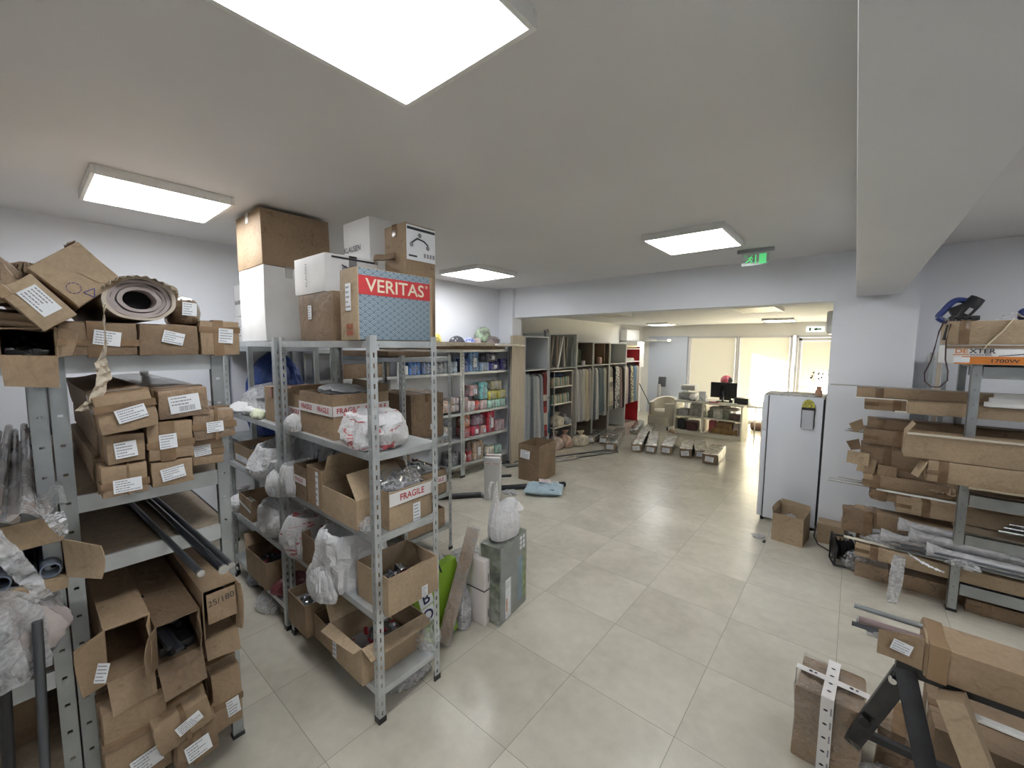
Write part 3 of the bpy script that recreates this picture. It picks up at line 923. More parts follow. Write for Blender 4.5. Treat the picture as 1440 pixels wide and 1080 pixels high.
FX = face_M('x+', W_, D_, H_, 0, 0, 0, .003)
g.box(W_ / 2 + .0016, W_ / 2 + .003, -D_ / 2 + .005, D_ / 2 - .02, .003, H_ - .004)
g.build('printed_sheet', [SCAL], r0)
g = G()
g.box(-D_ / 2 + .005, D_ / 2 - .02, .045, .135, 0.0002, .0012, 0, FX)
text(g, 'VERITAS', .088, FX @ T(-.008, .088, .002), 1, .012, 1.05)
text(g, '®', .022, FX @ T(.178, .115, .002), 1, .004)
g.build('lettering_stripe', [mat('red_print', (.50, .045, .05), .45), mat('cream_print', (.66, .60, .46), .5)], r0)
g = G()
print_label(g, face_M('y-', W_, D_, H_, .0, .035, 0, .003), .05, .13, 5)
g.build('label', [LABEL, INKG], r0)
g = G(); FY = face_M('y-', W_, D_, H_, .01, -.13, 0, .003)
g.box(-.03, .03, -.02, .005, 0, .001, 0, FY); g.box(-.03, -.005, .012, .036, 0, .001, 0, FY); g.box(.003, .03, .012, .036, 0, .001, 0, FY)
g.build('handling_marks', [mat('brown_red_print', (.33, .10, .05), .6)], r0)
# white carton with brown one on top, mid cartons, back ones
carton(-3.58, -3.10, 1.09, 1.42, ZT, .515, 'large white carton on the rack top, under the biggest brown carton', m=WBOX, seed=4, tape='top', tm=mat('clear_tape', (.6, .6, .58), .2), amp=.004, labels=[])
carton(-3.59, -3.12, 1.09, 1.56, ZT + .522, .375, 'largest brown carton with milky tape, stacked on the tall white carton', m=CB, seed=5, tm=WTAPE, labels=[])
carton(-2.62, -2.20, 1.11, 1.40, ZT, .27, 'brown carton with a small label under the small white printed carton', m=CB3, seed=6, labels=[('y-', -.06, .03, .045, .08, 0, False)], tape='top')
k_ = carton(-2.69, -2.30, 1.12, 1.46, ZT + .277, .215, 'small white printed carton stacked beside the grey patterned carton', m=WBOX, seed=7, tm=mat('dark_print_tape', (.25, .24, .25), .4), amp=.003)
g = G(); FX = face_M('x+', .39, .34, .215, 0, 0, 0, .002)
g.box(-.13, .14, .085, .095, 0, .001, 0, FX)
for i in range(5): g.box(-.03 + .02 * i, -.02 + .02 * i, .01 + .01 * (i % 2), .03, 0, .001, 0, FX)
g.tube([FX @ Vector((-.07, .05, .003)), FX @ Vector((-.04, .035, .003)), FX @ Vector((0, .05, .003))], .004, 5)
g.lathe([(0, -.003), (.02, 0), (0, .003)], 12, 1, FX @ T(-.05, .03, .002))
FY = face_M('y-', .39, .34, .215, -.03, 0, math.radians(90), .004)
text(g, 'KLAUSEN', .032, FY, 1)
g.build('print', [INK, INKG], k_)
G().rbox(-2.82, -1.80, 1.47, 1.98, 1.952, 1.975, .003).build('chipboard_sheet', [CHIP], None, None, 'chipboard sheet bridging behind the front rack top, under the tall cartons', 'board')
k_ = carton(-2.745, -2.42, 1.475, 1.70, ZT, .795, 'tall white carton with black lettering behind the others, left of the tall brown one', m=WBOX, seed=8, tape='', amp=.003)
g = G(); text(g, 'KLAUSEN', .05, face_M('y-', .325, .225, .795, -.045, .215, 0, .004), 0); g.build('print', [INK], k_)
carton(-2.28, -2.12, 1.42, 1.46, ZT + .5, .012, 'curved brown cardboard scrap poking up behind the small white carton', m=CB3, tape='', seed=3, rot=(1.2, 0, .3), name='cardboard_scrap', cat='cardboard')
k_ = carton(-2.26, -2.05, 1.48, 1.70, ZT, .69, 'tall brown carton with a white picture label, tallest on the rack top', m=CB, seed=9, tape='top', amp=.003)
g = G(); FX = face_M('x+', .21, .22, .69, .0, .235, 0, .003)
g.box(-.105, .108, -.10, .10, 0, .001, 0, FX); g.box(-.10, .105, .075, .09, .001, .0015, 1, FX)
g.tube([FX @ Vector((-.07, .0, .004)), FX @ Vector((-.03, .03, .004)), FX @ Vector((.02, .02, .004)), FX @ Vector((.05, .0, .004))], .004, 5, 1)
for u, v in ((-.07, -.01), (-.01, .05), (.05, -.015)): g.lathe([(0, -.002), (.014, 0), (0, .003)], 10, 2, FX @ T(u, v, .002))
for i in range(4): g.box(.02 + .022 * i, .035 + .022 * i, -.075, -.05, .001, .0015, 2, FX)
g.box(-.09, -.03, -.08, -.07, .001, .0015, 1, FX)
g.build('picture_label', [LABEL, INK, INKG], k_)
for i, (x, z, h) in enumerate(((-4.42, ZT, .27), (-4.40, ZT + .275, .30), (-4.12, ZT, .40), (-4.10, ZT + .405, .08))):
    pass
r_w = root('metal_rack', 'dull metal rack at the left wall with white cartons on top', 'shelving rack')
for (x, dx) in ((-4.62, 1), (-3.98, -1)):
    for (y, dy) in ((1.25, 1), (1.85, -1)): angle_post(r_w, x, y, dx, dy, 1.95, STEELD, holes=False)
for z in (.3, 1.1, 1.93): tray(r_w, -4.62, -3.98, 1.25, 1.85, z, STEELD)
for i, (x0, x1, y0, z, h, lb) in enumerate((
    (-4.42, -4.22, 1.30, 1.932, .27, 'small white carton at the left wall, lower of the left pair, printed grey'),
    (-4.43, -4.22, 1.30, 2.21, .28, 'small white carton at the left wall, upper of the left pair, dark lettering'),
    (-4.19, -4.03, 1.29, 1.932, .34, 'narrow white carton right of the lower small white carton at the left wall'),
    (-4.19, -4.02, 1.31, 2.28, .25, 'narrow white carton touching the tall white carton, upper at the left wall'))):
    k_ = carton(x0, x1, y0, y0 + .3, z, h, lb, m=WBOX, seed=20 + i, tape='', amp=.003)
    if i == 1:
        g = G(); text(g, 'KLAUSEN', .045, face_M('y-', x1 - x0, .3, h, 0, -.02, 0, .003), 0, .02, .8); g.build('print', [INK], k_)
    if i == 0:
        g = G(); FY = face_M('y-', x1 - x0, .3, h, 0, .02, 0, .003); print_label(g, FY, .13, .15, 3); g.build('print', [LABEL, INKG], k_)

# ================================================================ LEFT RACKS OF LONG BOXES
def left_rack(y0, y1, x1, levels, label, H=1.90, depth=1.75):
    r0 = root('metal_rack', label, 'shelving rack')
    for y, dy in ((y0, 1), (y1, -1)):
        for x in (x1, x1 - depth):
            g = G()
            flange(g, (x, y if dy > 0 else y - .046, 0), (0, 1, 0), .046, H, 0, .014, .009, .112, .06)
            yy = y if dy > 0 else y - .046
            for q in (yy, yy + .044):
                g.box(x - .03, x, q, q + .0025, 0, H)
            g.box(x - .001, x + .004, yy + .001, yy + .004, 0, H).box(x - .001, x + .004, yy + .042, yy + .045, 0, H)
            z = .06 + .056
            while z < H - .05:
                g.box(x, x + .0035, yy + .014, yy + .032, z - .009, z - .005)
                z += .112
            p = g.build('post', [STEELD], r0)
            G().box(x - .034, x + .006, yy - .003, yy + .049, 0, .018).build('foot_cap', [BLACK], p)
    for z in levels:
        G().box(x1 - depth + .01, x1 - .02, y0 + .01, y1 - .01, z - .014, z - .002).build('shelf_board', [CHIP], r0)
        G().box(x1 - .018, x1 - .002, y0 + .046, y1 - .046, z - .06, z + .008).box(x1 - .03, x1 - .018, y0 + .046, y1 - .046, z - .06, z - .05).build('shelf_beam', [STEEL], r0)
        G().box(x1 - depth, x1, y1 - .004, y1 - .002, z - .03, z).box(x1 - depth, x1, y0 + .002, y0 + .004, z - .03, z).build('side_rail', [STEELD], r0)
    return r0
left_rack(.058, .60, -2.247, [.19, .655, 1.10, 1.362, 1.90], 'dull metal rack holding the block of long cartons, second rack from the left edge')
left_rack(-1.05, .052, -2.247, [.25, .71, 1.09, 1.345, 1.90], 'dull metal rack cut by the left edge, with transparent-wrapped tubes')

GRP = None
XF = -2.08
def longbox(y0, y1, z0, h, label, xf=XF, ln=1.35, m=None, seed=0, lab=None, yaw=0.0, rot=None, **k):
    labs = [('x+', lab[0], lab[1], lab[2], lab[3], lab[4] if len(lab) > 4 else 0, (lab[5] if len(lab) > 5 else False))] if lab else []
    return carton(xf - ln, xf, y0, y1, z0, h, label, m=m or CB, seed=seed, labels=labs, yaw=yaw, rot=rot, name=k.pop('name', 'long_carton'), tape=k.pop('tape', 'end'), amp=k.pop('amp', .005), **k)
# the block in the middle
longbox(.168, .325, 1.634, .135, 'big crushed long carton with tilted label, top left of the middle block', xf=-2.03, seed=31, lab=(.01, -.005, .085, .05, 8), rot=(math.radians(7), 0, 0), amp=.009)
longbox(.338, .500, 1.655, .115, 'film-wrapped long carton with the barcode label, top right of the middle block', seed=32, m=CBF, lab=(0, 0, .10, .07, 3, True), rot=(math.radians(3), 0, 0))
longbox(.442, .590, 1.550, .122, 'film-wrapped long carton sticking out right of the middle block, higher one', xf=-2.09, seed=33, m=CBF, lab=(.0, -.01, .06, .045, 2), amp=.008)
longbox(.440, .552, 1.432, .112, 'plain long carton with cut-off label, lower right behind the post', xf=-2.13, seed=34, lab=(-.02, .01, .06, .045, 3))
longbox(.178, .285, 1.508, .105, 'small crumpled long carton, second row left in the middle block', seed=35, lab=(-.0, -.003, .062, .06, 4), amp=.008)
longbox(.295, .437, 1.492, .150, 'squarish long carton, second row centre in the middle block', seed=36, lab=(-.01, 0, .055, .058, 2))
longbox(.160, .288, 1.385, .112, 'long carton at the bottom left corner of the middle block', seed=37, lab=(.005, -.02, .08, .05, 0), amp=.006)
longbox(.298, .431, 1.387, .098, 'long carton at the bottom of the middle block, next to the corner one', seed=38, lab=(.0, 0, .075, .05, 8), amp=.007)
# top row
longbox(.092, .302, 1.905, .125, 'dark taped long carton under the paper roll, left one', xf=-2.19, seed=41, m=CB3, lab=(.02, .005, .075, .055, -8), amp=.008)
longbox(.310, .500, 1.905, .125, 'dark taped long carton under the paper roll, right one', xf=-2.19, seed=42, m=CB3, lab=(.01, .01, .07, .05, -14), amp=.008)
longbox(.508, .655, 1.905, .150, 'reddish-brown long carton at the right end of the top shelf', xf=-2.19, ln=1.2, seed=43, lab=(.02, .01, .055, .065, -4))
# square carton standing on its edge
r0 = root('cardboard_box', 'square carton balanced on one edge, envelope-folded end with blue stamps', 'box', (-2.2, .155, 2.203), (math.radians(43), 0, 0))
S_ = .172
G().rbox(-1.2, 0, -S_ / 2, S_ / 2, -S_ / 2, S_ / 2, .006, 0, None, .006, 5, 4).build('body', [CB2], r0)
g = G()
Mx = Matrix(((0, 0, 1, .006), (1, 0, 0, 0), (0, 1, 0, 0), (0, 0, 0, 1)))
h_ = S_ / 2 - .004
g.prism([(-h_, -h_), (h_, -h_), (.012, -.004), (0, .004)], 0, .003, 0, Mx)
g.prism([(h_, -h_), (h_, h_), (0, .004)], .002, .0045, 0, Mx)
g.prism([(h_, h_), (-h_, h_), (0, .0)], 0, .003, 0, Mx)
g.prism([(-h_, h_), (-h_, -h_), (0, 0)], .001, .0035, 0, Mx)
g.prism([(.005, .0), (h_ - .01, -.06), (h_ * .5, -h_ + .01), (.02, -h_ * .6)], .004, .0065, 0, Mx)
g.build('folded_end', [CB2], r0)
g = G()
BL = mat('blue_stamp_ink', (.12, .12, .30), .7)
for a0 in range(10):
    t0, t1 = a0 * PI / 5, (a0 + .7) * PI / 5
    g.tube([Mx @ Vector((-.045 + .019 * math.cos(t0), -.028 + .019 * math.sin(t0), .0052)), Mx @ Vector((-.045 + .019 * math.cos(t1), -.028 + .019 * math.sin(t1), .0052))], .0012, 4)
for a0 in range(3):
    t0, t1 = a0 * 2 * PI / 3 + .3, (a0 + 1) * 2 * PI / 3 + .3
    g.tube([Mx @ Vector((-.022 + .02 * math.cos(t0), -.066 + .018 * math.sin(t0), .0052)), Mx @ Vector((-.022 + .02 * math.cos(t1), -.066 + .018 * math.sin(t1), .0052))], .0016, 4)
g.build('stamp', [BL], r0)
g = G()
g.grid(lambda u, v: (-.02 - .12 * u, S_ / 2 * (1.02) - .03 * v, S_ / 2 + .004 + .02 * abs(noise.noise(Vector((u * 9, v * 5, 2)))) * v), 10, 4, 0, None, True, .002)
g.build('torn_corner', [PAPER], r0)
# flat box with label
r0 = root('cardboard_box', 'flat tilted carton with a white label, leaning on the edge-balanced carton', 'box', (-2.13, .050, 2.088), (math.radians(-52.5), 0, 0))
G().rbox(-.75, 0, -.082, .082, -.052, .052, .005, 0, None, .004, 6, 3).build('body', [CB2], r0)
g = G(); print_label(g, Matrix(((0, 0, 1, .004), (1, 0, 0, -.002), (0, 1, 0, .008), (0, 0, 0, 1))) , .095, .055, 61); g.build('label', [LABEL, INKG], r0)
g = G().rbox(-.05, .004, -.086, -.05, -.056, -.02, .004, 0, None, .003, 3, 2); g.build('tape', [mat('glossy_film_tape', (.36, .25, .15), .12, bump=.5, bs=30, kind='crinkle')], r0)
# open dark carton at left with hanging flap
longbox(-.045, .088, 1.905, .10, 'open-ended carton at the left edge, dark inside, flap hanging over the beam', xf=-2.20, ln=1.0, seed=44, opening='x+', flaps={'y-': (174, .105), 'x+': (150, .05)}, tape='', name='long_carton', amp=.004)
clutter(-2.9, -2.24, -.035, .075, 1.912, .07, 'dark crumpled profiles filling the open carton at the left edge', [BLACK, DKMETAL], 3, 60, 'dark_profiles', 'profiles')
longbox(-.16, .07, 2.008, .055, 'squashed flat carton under the tilted labelled carton', xf=-2.20, ln=1.0, seed=45, m=CB3, amp=.012, rot=(math.radians(-6), 0, 0))
sack(-2.42, -2.16, -.20, .028, 2.08, .20, 'crumpled brown wrapping paper bundle at the top left edge', PAPER, SHUT_P, 71, 'wrapping_paper', 'paper', .22, .35, 10)
sack(-2.60, -2.30, -.02, .10, 2.16, .10, 'scrap of brown paper between bundle and edge-balanced carton', PAPER, SHUT_P, 72, 'wrapping_paper', 'paper', .25, .35, 12)
# the roll
r0 = root('paper_roll', 'thick roll of grey padding wrapped in corrugated paper, dark hollow centre', 'roll', (-2.20, .322, 2.125), (0, 0, .02))
def ring(ra, rb, mi, x, seed, sag=.78, sy=1.12):
    vs, n = [], 48
    for xx, rr_ in ((x, ra), (x, rb), (x - 1.15, rb), (x - 1.15, ra)):
        for i in range(n):
            t = 2 * PI * i / n
            q = 1 + .07 * noise.noise(Vector((math.cos(t) * 1.7, math.sin(t) * 1.7, seed)))
            vs.append((xx, rr_ * q * math.cos(t) * sy, rr_ * q * math.sin(t) * (sag if math.sin(t) < 0 else .92)))
    fs = []
    for k in range(3 + 1):
        for i in range(n):
            jn = (i + 1) % n
            fs.append((k * n + i, k * n + jn, ((k + 1) % 4) * n + jn, ((k + 1) % 4) * n + i))
    return vs, fs
g = G(); g.add(*ring(.090, .102, 0, 0.0, 3.3), 0, None, True)
g.build('corrugated_wrap', [mat('corrugated_wrap_paper', (.58, .51, .42), .8, bump=.6, bs=40, kind='wave', var=.1)], r0)
PAD = mat('grey_pink_padding', (.46, .40, .38), .9, var=.12, vs=12)
g = G()
for a, b2, x, sd in ((.076, .088, -.012, 1.1), (.062, .074, -.02, 2.6), (.046, .060, -.014, 4.2)):
    g.add(*ring(a, b2, 0, x, sd), 0, None, True)
g.build('padding', [PAD], r0)
G().cyl((-1.1, 0, .004), (-.10, 0, .004), .050, 20, 0).build('hollow', [mat('hollow_shade_black', (.01, .01, .012), .9)], r0)  # solid near-black plug, the shade inside the roll put into its colour
g = G()
def flapf(u, v):
    t = math.radians(28 + 124 * u)
    rr_ = .107 + .004 * math.sin(u * 60)
    return (.045 * (1 - v) - .10 * v + .012 * noise.noise(Vector((u * 8, 0, 0))) * (1 - v), rr_ * math.cos(t) * 1.12, rr_ * math.sin(t) * .95 - .012 * (1 - v))
g.grid(flapf, 48, 6, 0, None, True, .002)
g.build('torn_flap', [PAPERL], r0)
def crum(label, pts, w, m, name='paper_strip', cat='paper', seed=1, tw=2.5, a0=0.0):
    n = len(pts) - 1
    def fn(u, v):
        k = min(int(v * n), n - 1); t = v * n - k
        p = Vector(pts[k]).lerp(Vector(pts[k + 1]), t)
        ww = w[k] * (1 - t) + w[k + 1] * t
        a = a0 + tw * noise.noise(Vector((v * 6, seed, 0)))
        f = (.006 if m is PAPERL else .0015) * math.sin(v * 70 + u * 4)
        return p + Vector((math.sin(a), math.cos(a), 0)) * ww * (u - .5) + Vector((f, 0, .01 * noise.noise(Vector((u * 5, v * 20, seed)))))
    return G().grid(fn, 6, 60, 0, None, True, .001).build(name, [m], None, None, label, cat)
crum('twisted torn paper strip dangling from the roll in front of the rack', [(-2.11, .210, 2.10), (-2.12, .206, 2.03), (-2.14, .208, 1.95), (-2.13, .190, 1.88), (-2.12, .195, 1.83), (-2.10, .165, 1.75), (-2.09, .135, 1.715)], [.012, .006, .006, .035, .04, .035, .05], PAPERL)
sack(-2.55, -2.19, .425, .545, 2.035, .135, 'small film-wrapped brown roll end with label, right of the paper roll', CBF, SHUT_P, 74, 'wrapped_roll', 'roll', .1, .1, 9)
g = G(); print_label(g, Matrix(((0, 0, 1, -2.182), (1, 0, 0, .475), (0, 1, 0, 2.10), (0, 0, 0, 1))) @ R(math.radians(-4), 'Z'), .05, .055, 8); g.build('paper_label', [LABEL, INKG], None, None, 'white printed label on the small wrapped roll end', 'label')
sack(-2.62, -2.36, .36, .50, 2.15, .085, 'crumpled kraft paper behind the top of the roll', PAPER, SHUT_P, 75, 'wrapping_paper', 'paper', .25, .35, 12)

# poles on the empty shelf
for i, (y, xe, yb, rr_, m_, lb) in enumerate(((.372, -1.80, .300, .012, DKMETAL, 'left one of the dark metal poles jutting over the shelf edge'), (.432, -1.76, .372, .016, BLKGL, 'thick black pole between two thinner ones jutting over the shelf edge'), (.462, -1.78, .408, .012, DKMETAL, 'right one of the dark metal poles jutting over the shelf edge'))):
    r0 = root('metal_pole', lb, 'pole', (0, 0, 0))
    G().cyl((-3.85, yb - .02, 1.103 + rr_), (xe, y, 1.103 + rr_), rr_, 14).build('shaft', [m_], r0)
    d_ = Vector((xe + 3.85, y - yb + .02, 0)).normalized()
    G().cyl(Vector((xe, y, 1.103 + rr_)), Vector((xe, y, 1.103 + rr_)) + d_ * .012, rr_ * 1.06, 14).build('end_cap', [CHROME], r0)

# lower boxes
longbox(.130, .262, .672, .205, 'long carton with a torn side flap and label, left of the lower shelf row', xf=-2.10, seed=51, m=CB, opening='x+', flaps={'y-': (160, .12), 'x-': (150, .085), 'x+': (75, .07), 'y+': (-62, .10)}, tape='', amp=.008)
g = G(); print_label(g, Matrix(((.5, 0, .866, -2.035), (.866, 0, -.5, .115), (0, 1, 0, .755), (0, 0, 0, 1))) @ R(math.radians(-14), 'Z'), .035, .075, 6); g.build('paper_label', [LABEL, INKG], None, None, 'narrow label on the torn side flap of the lower left carton', 'label')
longbox(.270, .415, .666, .165, 'long open carton full of black profiles, middle of the lower shelf row', xf=-2.07, seed=52, m=CB3, opening='x+', flaps={'y-': (148, .13), 'x-': (120, .07), 'x+': (70, .04)}, tape='', amp=.008)
clutter(-3.2, -2.10, .285, .40, .672, .13, 'bundle of black plastic profiles inside the middle lower carton', [BLACK, BLKGL, DKMETAL], 9, 90, 'black_profiles', 'profiles')
for k, (y, z, dx_, yt) in enumerate(((.300, .765, 0, .325), (.322, .752, .02, .350))):
    g = G().rbox(-.35, .055, -.013, .013, -.011, .011, .004, 0)
    o = g.build('black_profile', [BLKGL], None, (-2.06 + dx_, y, z), ('left' if k == 0 else 'right') + ' one of two black profiles poking out of the middle carton', 'profile')
    o.rotation_euler = (0, math.radians(12), math.radians(9))
longbox(.430, .560, .664, .225, 'long carton with handwritten number on its folded end, lower shelf right', xf=-2.09, seed=53, opening='x+', flaps={'y-': (165, .09), 'x+': (100, .04)}, tape='', amp=.006)
r_ = root('cardboard_box', 'handwritten folded end flap of the lower right carton', 'cardboard', (-2.075, .497, .80), (0, math.radians(-6), 0))
G().rbox(-.003, .003, -.052, .055, -.055, .075, .002).build('body', [CB], r_)
g = G(); text(g, '25/180', .036, Matrix(((0, 0, 1, .0055), (1, 0, 0, 0), (0, 1, 0, .035), (0, 0, 0, 1))) @ R(.1, 'Z'), 0, -.004); g.build('handwriting', [INK], r_)
longbox(.250, .430, .345, .125, 'long carton with label under the open one full of black profiles', xf=-2.0, seed=54, lab=(.015, .0, .085, .045, 12), amp=.009, rot=(math.radians(9), 0, 0))
longbox(.105, .292, .225, .345, 'largest long carton at the bottom left with label low on its end', xf=-2.07, seed=55, lab=(.02, -.10, .09, .075, 10), amp=.009)
longbox(.300, .445, .200, .145, 'torn long carton with label, bottom row second from left', xf=-2.02, seed=56, lab=(.0, -.01, .085, .075, 10), amp=.010, m=CB3)
longbox(.448, .560, .205, .28, 'narrow tall long carton at the bottom right with a small label', xf=-2.10, seed=57, lab=(.02, -.05, .05, .08, 6), amp=.007)

# left edge rack: wrapped tubes, open carton of pipes, bag
rr = random.Random(4)
TUBEG = 'transparent-wrapped tubes on the left edge rack'
TB = mat('brown_smoked_tube', (.30, .25, .22), .25, var=.25, vs=5, metal=.2)
for i in range(11):
    y = -.34 + .036 * i + rr.uniform(-.004, .004)
    z = 1.375 + (.03 if i % 2 else 0)
    G().cyl((-4.0, y * .9 + rr.uniform(-.01, .01), z + .03), (-2.06 - rr.uniform(0, .05), y, z), .016, 10).build('wrapped_tube', [TB], None, None, 'brown-grey tube in clear wrap on the left edge rack above the open carton', 'tube', TUBEG)
def filmf(u, v):
    return (-2.0 - 1.2 * v, -.36 + .43 * u, 1.43 + .02 * math.sin(u * 34) + .02 * noise.noise(Vector((u * 8, v * 9, 1))) - .03 * (1 - v) ** 6)
G().grid(filmf, 50, 20).build('plastic_film', [CLEAR], None, None, 'clear film sheet over the brown tubes at the left edge', 'film')
longbox(-.30, .058, 1.10, .14, 'open carton of grey-blue pipes with a flap turned out, left edge', xf=-2.17, ln=.9, seed=61, opening='x+', flaps={'y+': (165, .10), 'x+': (120, .16), 'y-': (185, .05)}, tape='', amp=.004, m=CB2)
PIPE = mat('grey_blue_pipe_plastic', (.16, .19, .25), .3)
for i in range(6):
    G().pipe((-3.0, -.27 + .058 * i, 1.135), (-2.19 + .01 * (i % 2), -.27 + .058 * i, 1.135), .027, .023, 18, 0, 0).build('plastic_pipe', [PIPE], None, None, 'grey-blue pipe lying in the open carton at the left edge', 'pipe', 'pipes in the left edge carton')
sack(-2.36, -2.04, -.32, .062, .80, .325, 'big clear shiny film bundle hanging at the left edge', MILKY, SHUT_P, 77, 'plastic_bag', 'bag', .2, .3, 7)
sack(-2.30, -2.10, -.28, .04, .84, .24, 'pale pinkish padding inside the clear film bundle at the left edge', mat('pinkish_padding', (.52, .46, .44), .8, var=.3, vs=9), SHUT_P, 78, 'padding', 'padding', .2, .3, 7)
crum('clear plastic strip hanging over the open carton of pipes', [(-2.05, -.10, 1.36), (-2.02, -.075, 1.30), (-2.02, -.05, 1.24), (-2.04, -.03, 1.18), (-2.03, -.01, 1.13), (-2.04, .005, 1.10)], [.05, .06, .055, .05, .045, .03], MILKY, 'plastic_strip', 'plastic', 5, 1.0)
crum('short clear plastic scrap beside the wrapped tubes', [(-2.03, .035, 1.385), (-2.01, .045, 1.35), (-2.03, .055, 1.30)], [.05, .045, .02], MILKY, 'plastic_strip', 'plastic', 9, 1.0)
for i, (y, m_, rr_) in enumerate(((-.10, BLACK, .016), (-.022, DKMETAL, .014))):
    G().cyl((-2.07, y - .03, .02), (-2.10, y, 1.0), rr_, 12).build('metal_pole', [m_], None, None, ('matt black pole standing at the left edge, cut by the bottom' if i == 0 else 'shiny dark pole standing in front of the left edge rack'), 'pole')
carton(-3.3, -2.6, -.9, -.05, .255, .3, 'dark carton low on the left edge rack behind the poles', m=CB3, seed=63, name='cardboard_box')
longbox(-.40, -.10, .715, .12, 'carton lying low behind the film bundle at the left edge', xf=-2.5, ln=1.0, seed=64, m=CB3)

# ================================================================ FRONT RACK CONTENTS
Z1, Z2, Z3, Z4 = .182, .592, 1.002, 1.422
GLASSY = mat('glassy_fittings', (.45, .46, .48), .12, metal=.6)
MIX = [GLASSY, CHROME, DKMETAL, mat('smoky_glass', (.12, .10, .10), .1)]
REDG = mat('dark_red_glass', (.25, .02, .03), .12)
# --- top shelf z4
carton(-2.615, -2.20, 1.09, 1.44, Z4, .252, 'open carton with wide FRAGILE tape, big one on the upper shelf', opening='top', flaps={'y+': (95, .05)}, frag=[('y-', .035, .036), ('x+', .035, .036)], seed=101, m=CB)
carton(-2.822, -2.640, 1.11, 1.40, Z4, .215, 'open carton with FRAGILE tape just right of the middle post, upper shelf', opening='top', flaps={'x-': (70, .05)}, frag=[('y-', .0, .034), ('x+', 0.0, .034)], seed=102, m=CB)
carton(-3.19, -2.935, 1.09, 1.36, Z4, .24, 'plain carton with red marks just left of the middle post, upper shelf', seed=103, m=CB, tm=mat('reddish_tape', (.33, .15, .11), .3))
def red_marks():
    nt = RBAG.node_tree; N, L = nt.nodes, nt.links
    b = N['Principled BSDF']; tc = N.new('ShaderNodeTexCoord')
    n = N.new('ShaderNodeTexNoise'); n.inputs['Scale'].default_value = 9; n.inputs['Distortion'].default_value = 1.0
    mp = N.new('ShaderNodeMapping'); mp.inputs['Scale'].default_value = (1, 1, 2.6)
    L.new(tc.outputs['Object'], mp.inputs[0]); L.new(mp.outputs[0], n.inputs['Vector'])
    r = N.new('ShaderNodeValToRGB'); e = r.color_ramp.elements
    e[0].position = .60; e[0].color = (.84, .84, .85, 1); e[1].position = .615; e[1].color = (.60, .04, .06, 1)
    L.new(n.outputs['Fac'], r.inputs['Fac']); L.new(r.outputs[0], b.inputs['Base Color'])
red_marks()
BOWL = [(0, 0), (.6, 0), (.88, .05), (1.02, .25), (1.05, .5), (.98, .75), (.88, .95), (.76, 1.0), (.64, .92), (.56, .72), (.4, .55), (0, .5)]
sack(-2.13, -1.755, 1.02, 1.34, Z4, .185, 'open white carrier bag with red print and grey metal fittings, upper shelf', RBAG, BOWL, 111, 'carrier_bag', 'bag', .14, .24, 8)
clutter(-2.03, -1.86, 1.10, 1.26, Z4 + .11, .055, 'grey metal fittings in the red-printed white bag', [GREYPL, STEELD, CHROME], 12, 46)
sack(-2.735, -2.60, 1.02, 1.12, Z4 - .005, .105, 'small twisted white bag between the two FRAGILE cartons, upper shelf', WBAG, SHUT_P, 112, 'plastic_bag', 'bag', .2, .25, 14)
sack(-3.78, -3.22, 1.06, 1.42, Z4, .235, 'large milky bag heaped at the left of the upper shelf', MILKY, SHUT_P, 113, 'plastic_bag', 'bag', .18, .25, 6)
sack(-3.86, -3.35, 1.02, 1.25, Z4, .10, 'flat white plastic bag in front of the milky one, upper shelf', WBAG, SHUT_P, 114, 'plastic_bag', 'bag', .2, .25, 9)
sack(-3.36, -3.22, 1.03, 1.12, Z4, .07, 'little greenish-white bundle beside the plain carton, upper shelf', mat('greenish_paper', (.62, .66, .5), .6), SHUT_P, 115, 'paper_bundle', 'paper', .2, .2, 14)
sack(-4.55, -4.0, 1.32, 1.80, 1.105, .80, 'big blue bag behind the end post, left of the upper shelf', BLUEBAG, SHUT_P, 116, 'tote_bag', 'bag', .08, .18, 5)
sack(-2.60, -2.28, 1.14, 1.40, Z4 + .235, .06, 'grey plastic spilling from the big FRAGILE carton', GBAG, SHUT_P, 117, 'plastic_bag', 'bag', .25, .25, 10)
# --- z3
carton(-2.28, -1.905, 1.05, 1.40, Z3, .155, 'wide low carton with its flaps raised, right half of the third shelf up', opening='top', flaps={'x-': (72, .19), 'y+': (70, .16), 'x+': (50, .16)}, seed=121, m=CB2)
carton(-2.485, -2.30, 1.06, 1.40, Z3, .235, 'open taped carton between FRAGILE carton and low flapped carton', opening='top', seed=122, m=CB, labels=[('y-', .04, 0, .03, .2, 0, False)])
carton(-2.675, -2.50, 1.06, 1.40, Z3, .205, 'open carton with FRAGILE tape next to the white bags, third shelf up', opening='top', frag=[('y-', .02, .028)], seed=123, m=CB3)
carton(-2.01, -1.785, 1.15, 1.44, Z3, .20, 'carton with FRAGILE tape heaped with glassware at the shelf end', opening='top', frag=[('x+', .06, .042)], seed=124, m=CB2, yaw=.06, labels=[('x+', .03, -.05, .05, .10, 0, False), ('y-', -.04, -.02, .04, .12, 0, False)])
clutter(-1.985, -1.82, 1.18, 1.41, Z3 + .17, .085, 'film-wrapped glass fittings heaped in the end carton', MIX, 14, 50, 'glass_fittings')
sack(-2.03, -1.80, 1.14, 1.43, Z3 + .17, .11, 'clear film over the glass fittings in the end carton', CLEAR, SHUT_P, 125, 'plastic_film', 'film', .15, .2, 8)
sack(-1.94, -1.79, 1.06, 1.14, Z3, .07, 'crumpled clear plastic wrap at the corner post', MILKY, SHUT_P, 126, 'plastic_wrap', 'plastic', .25, .3, 14)
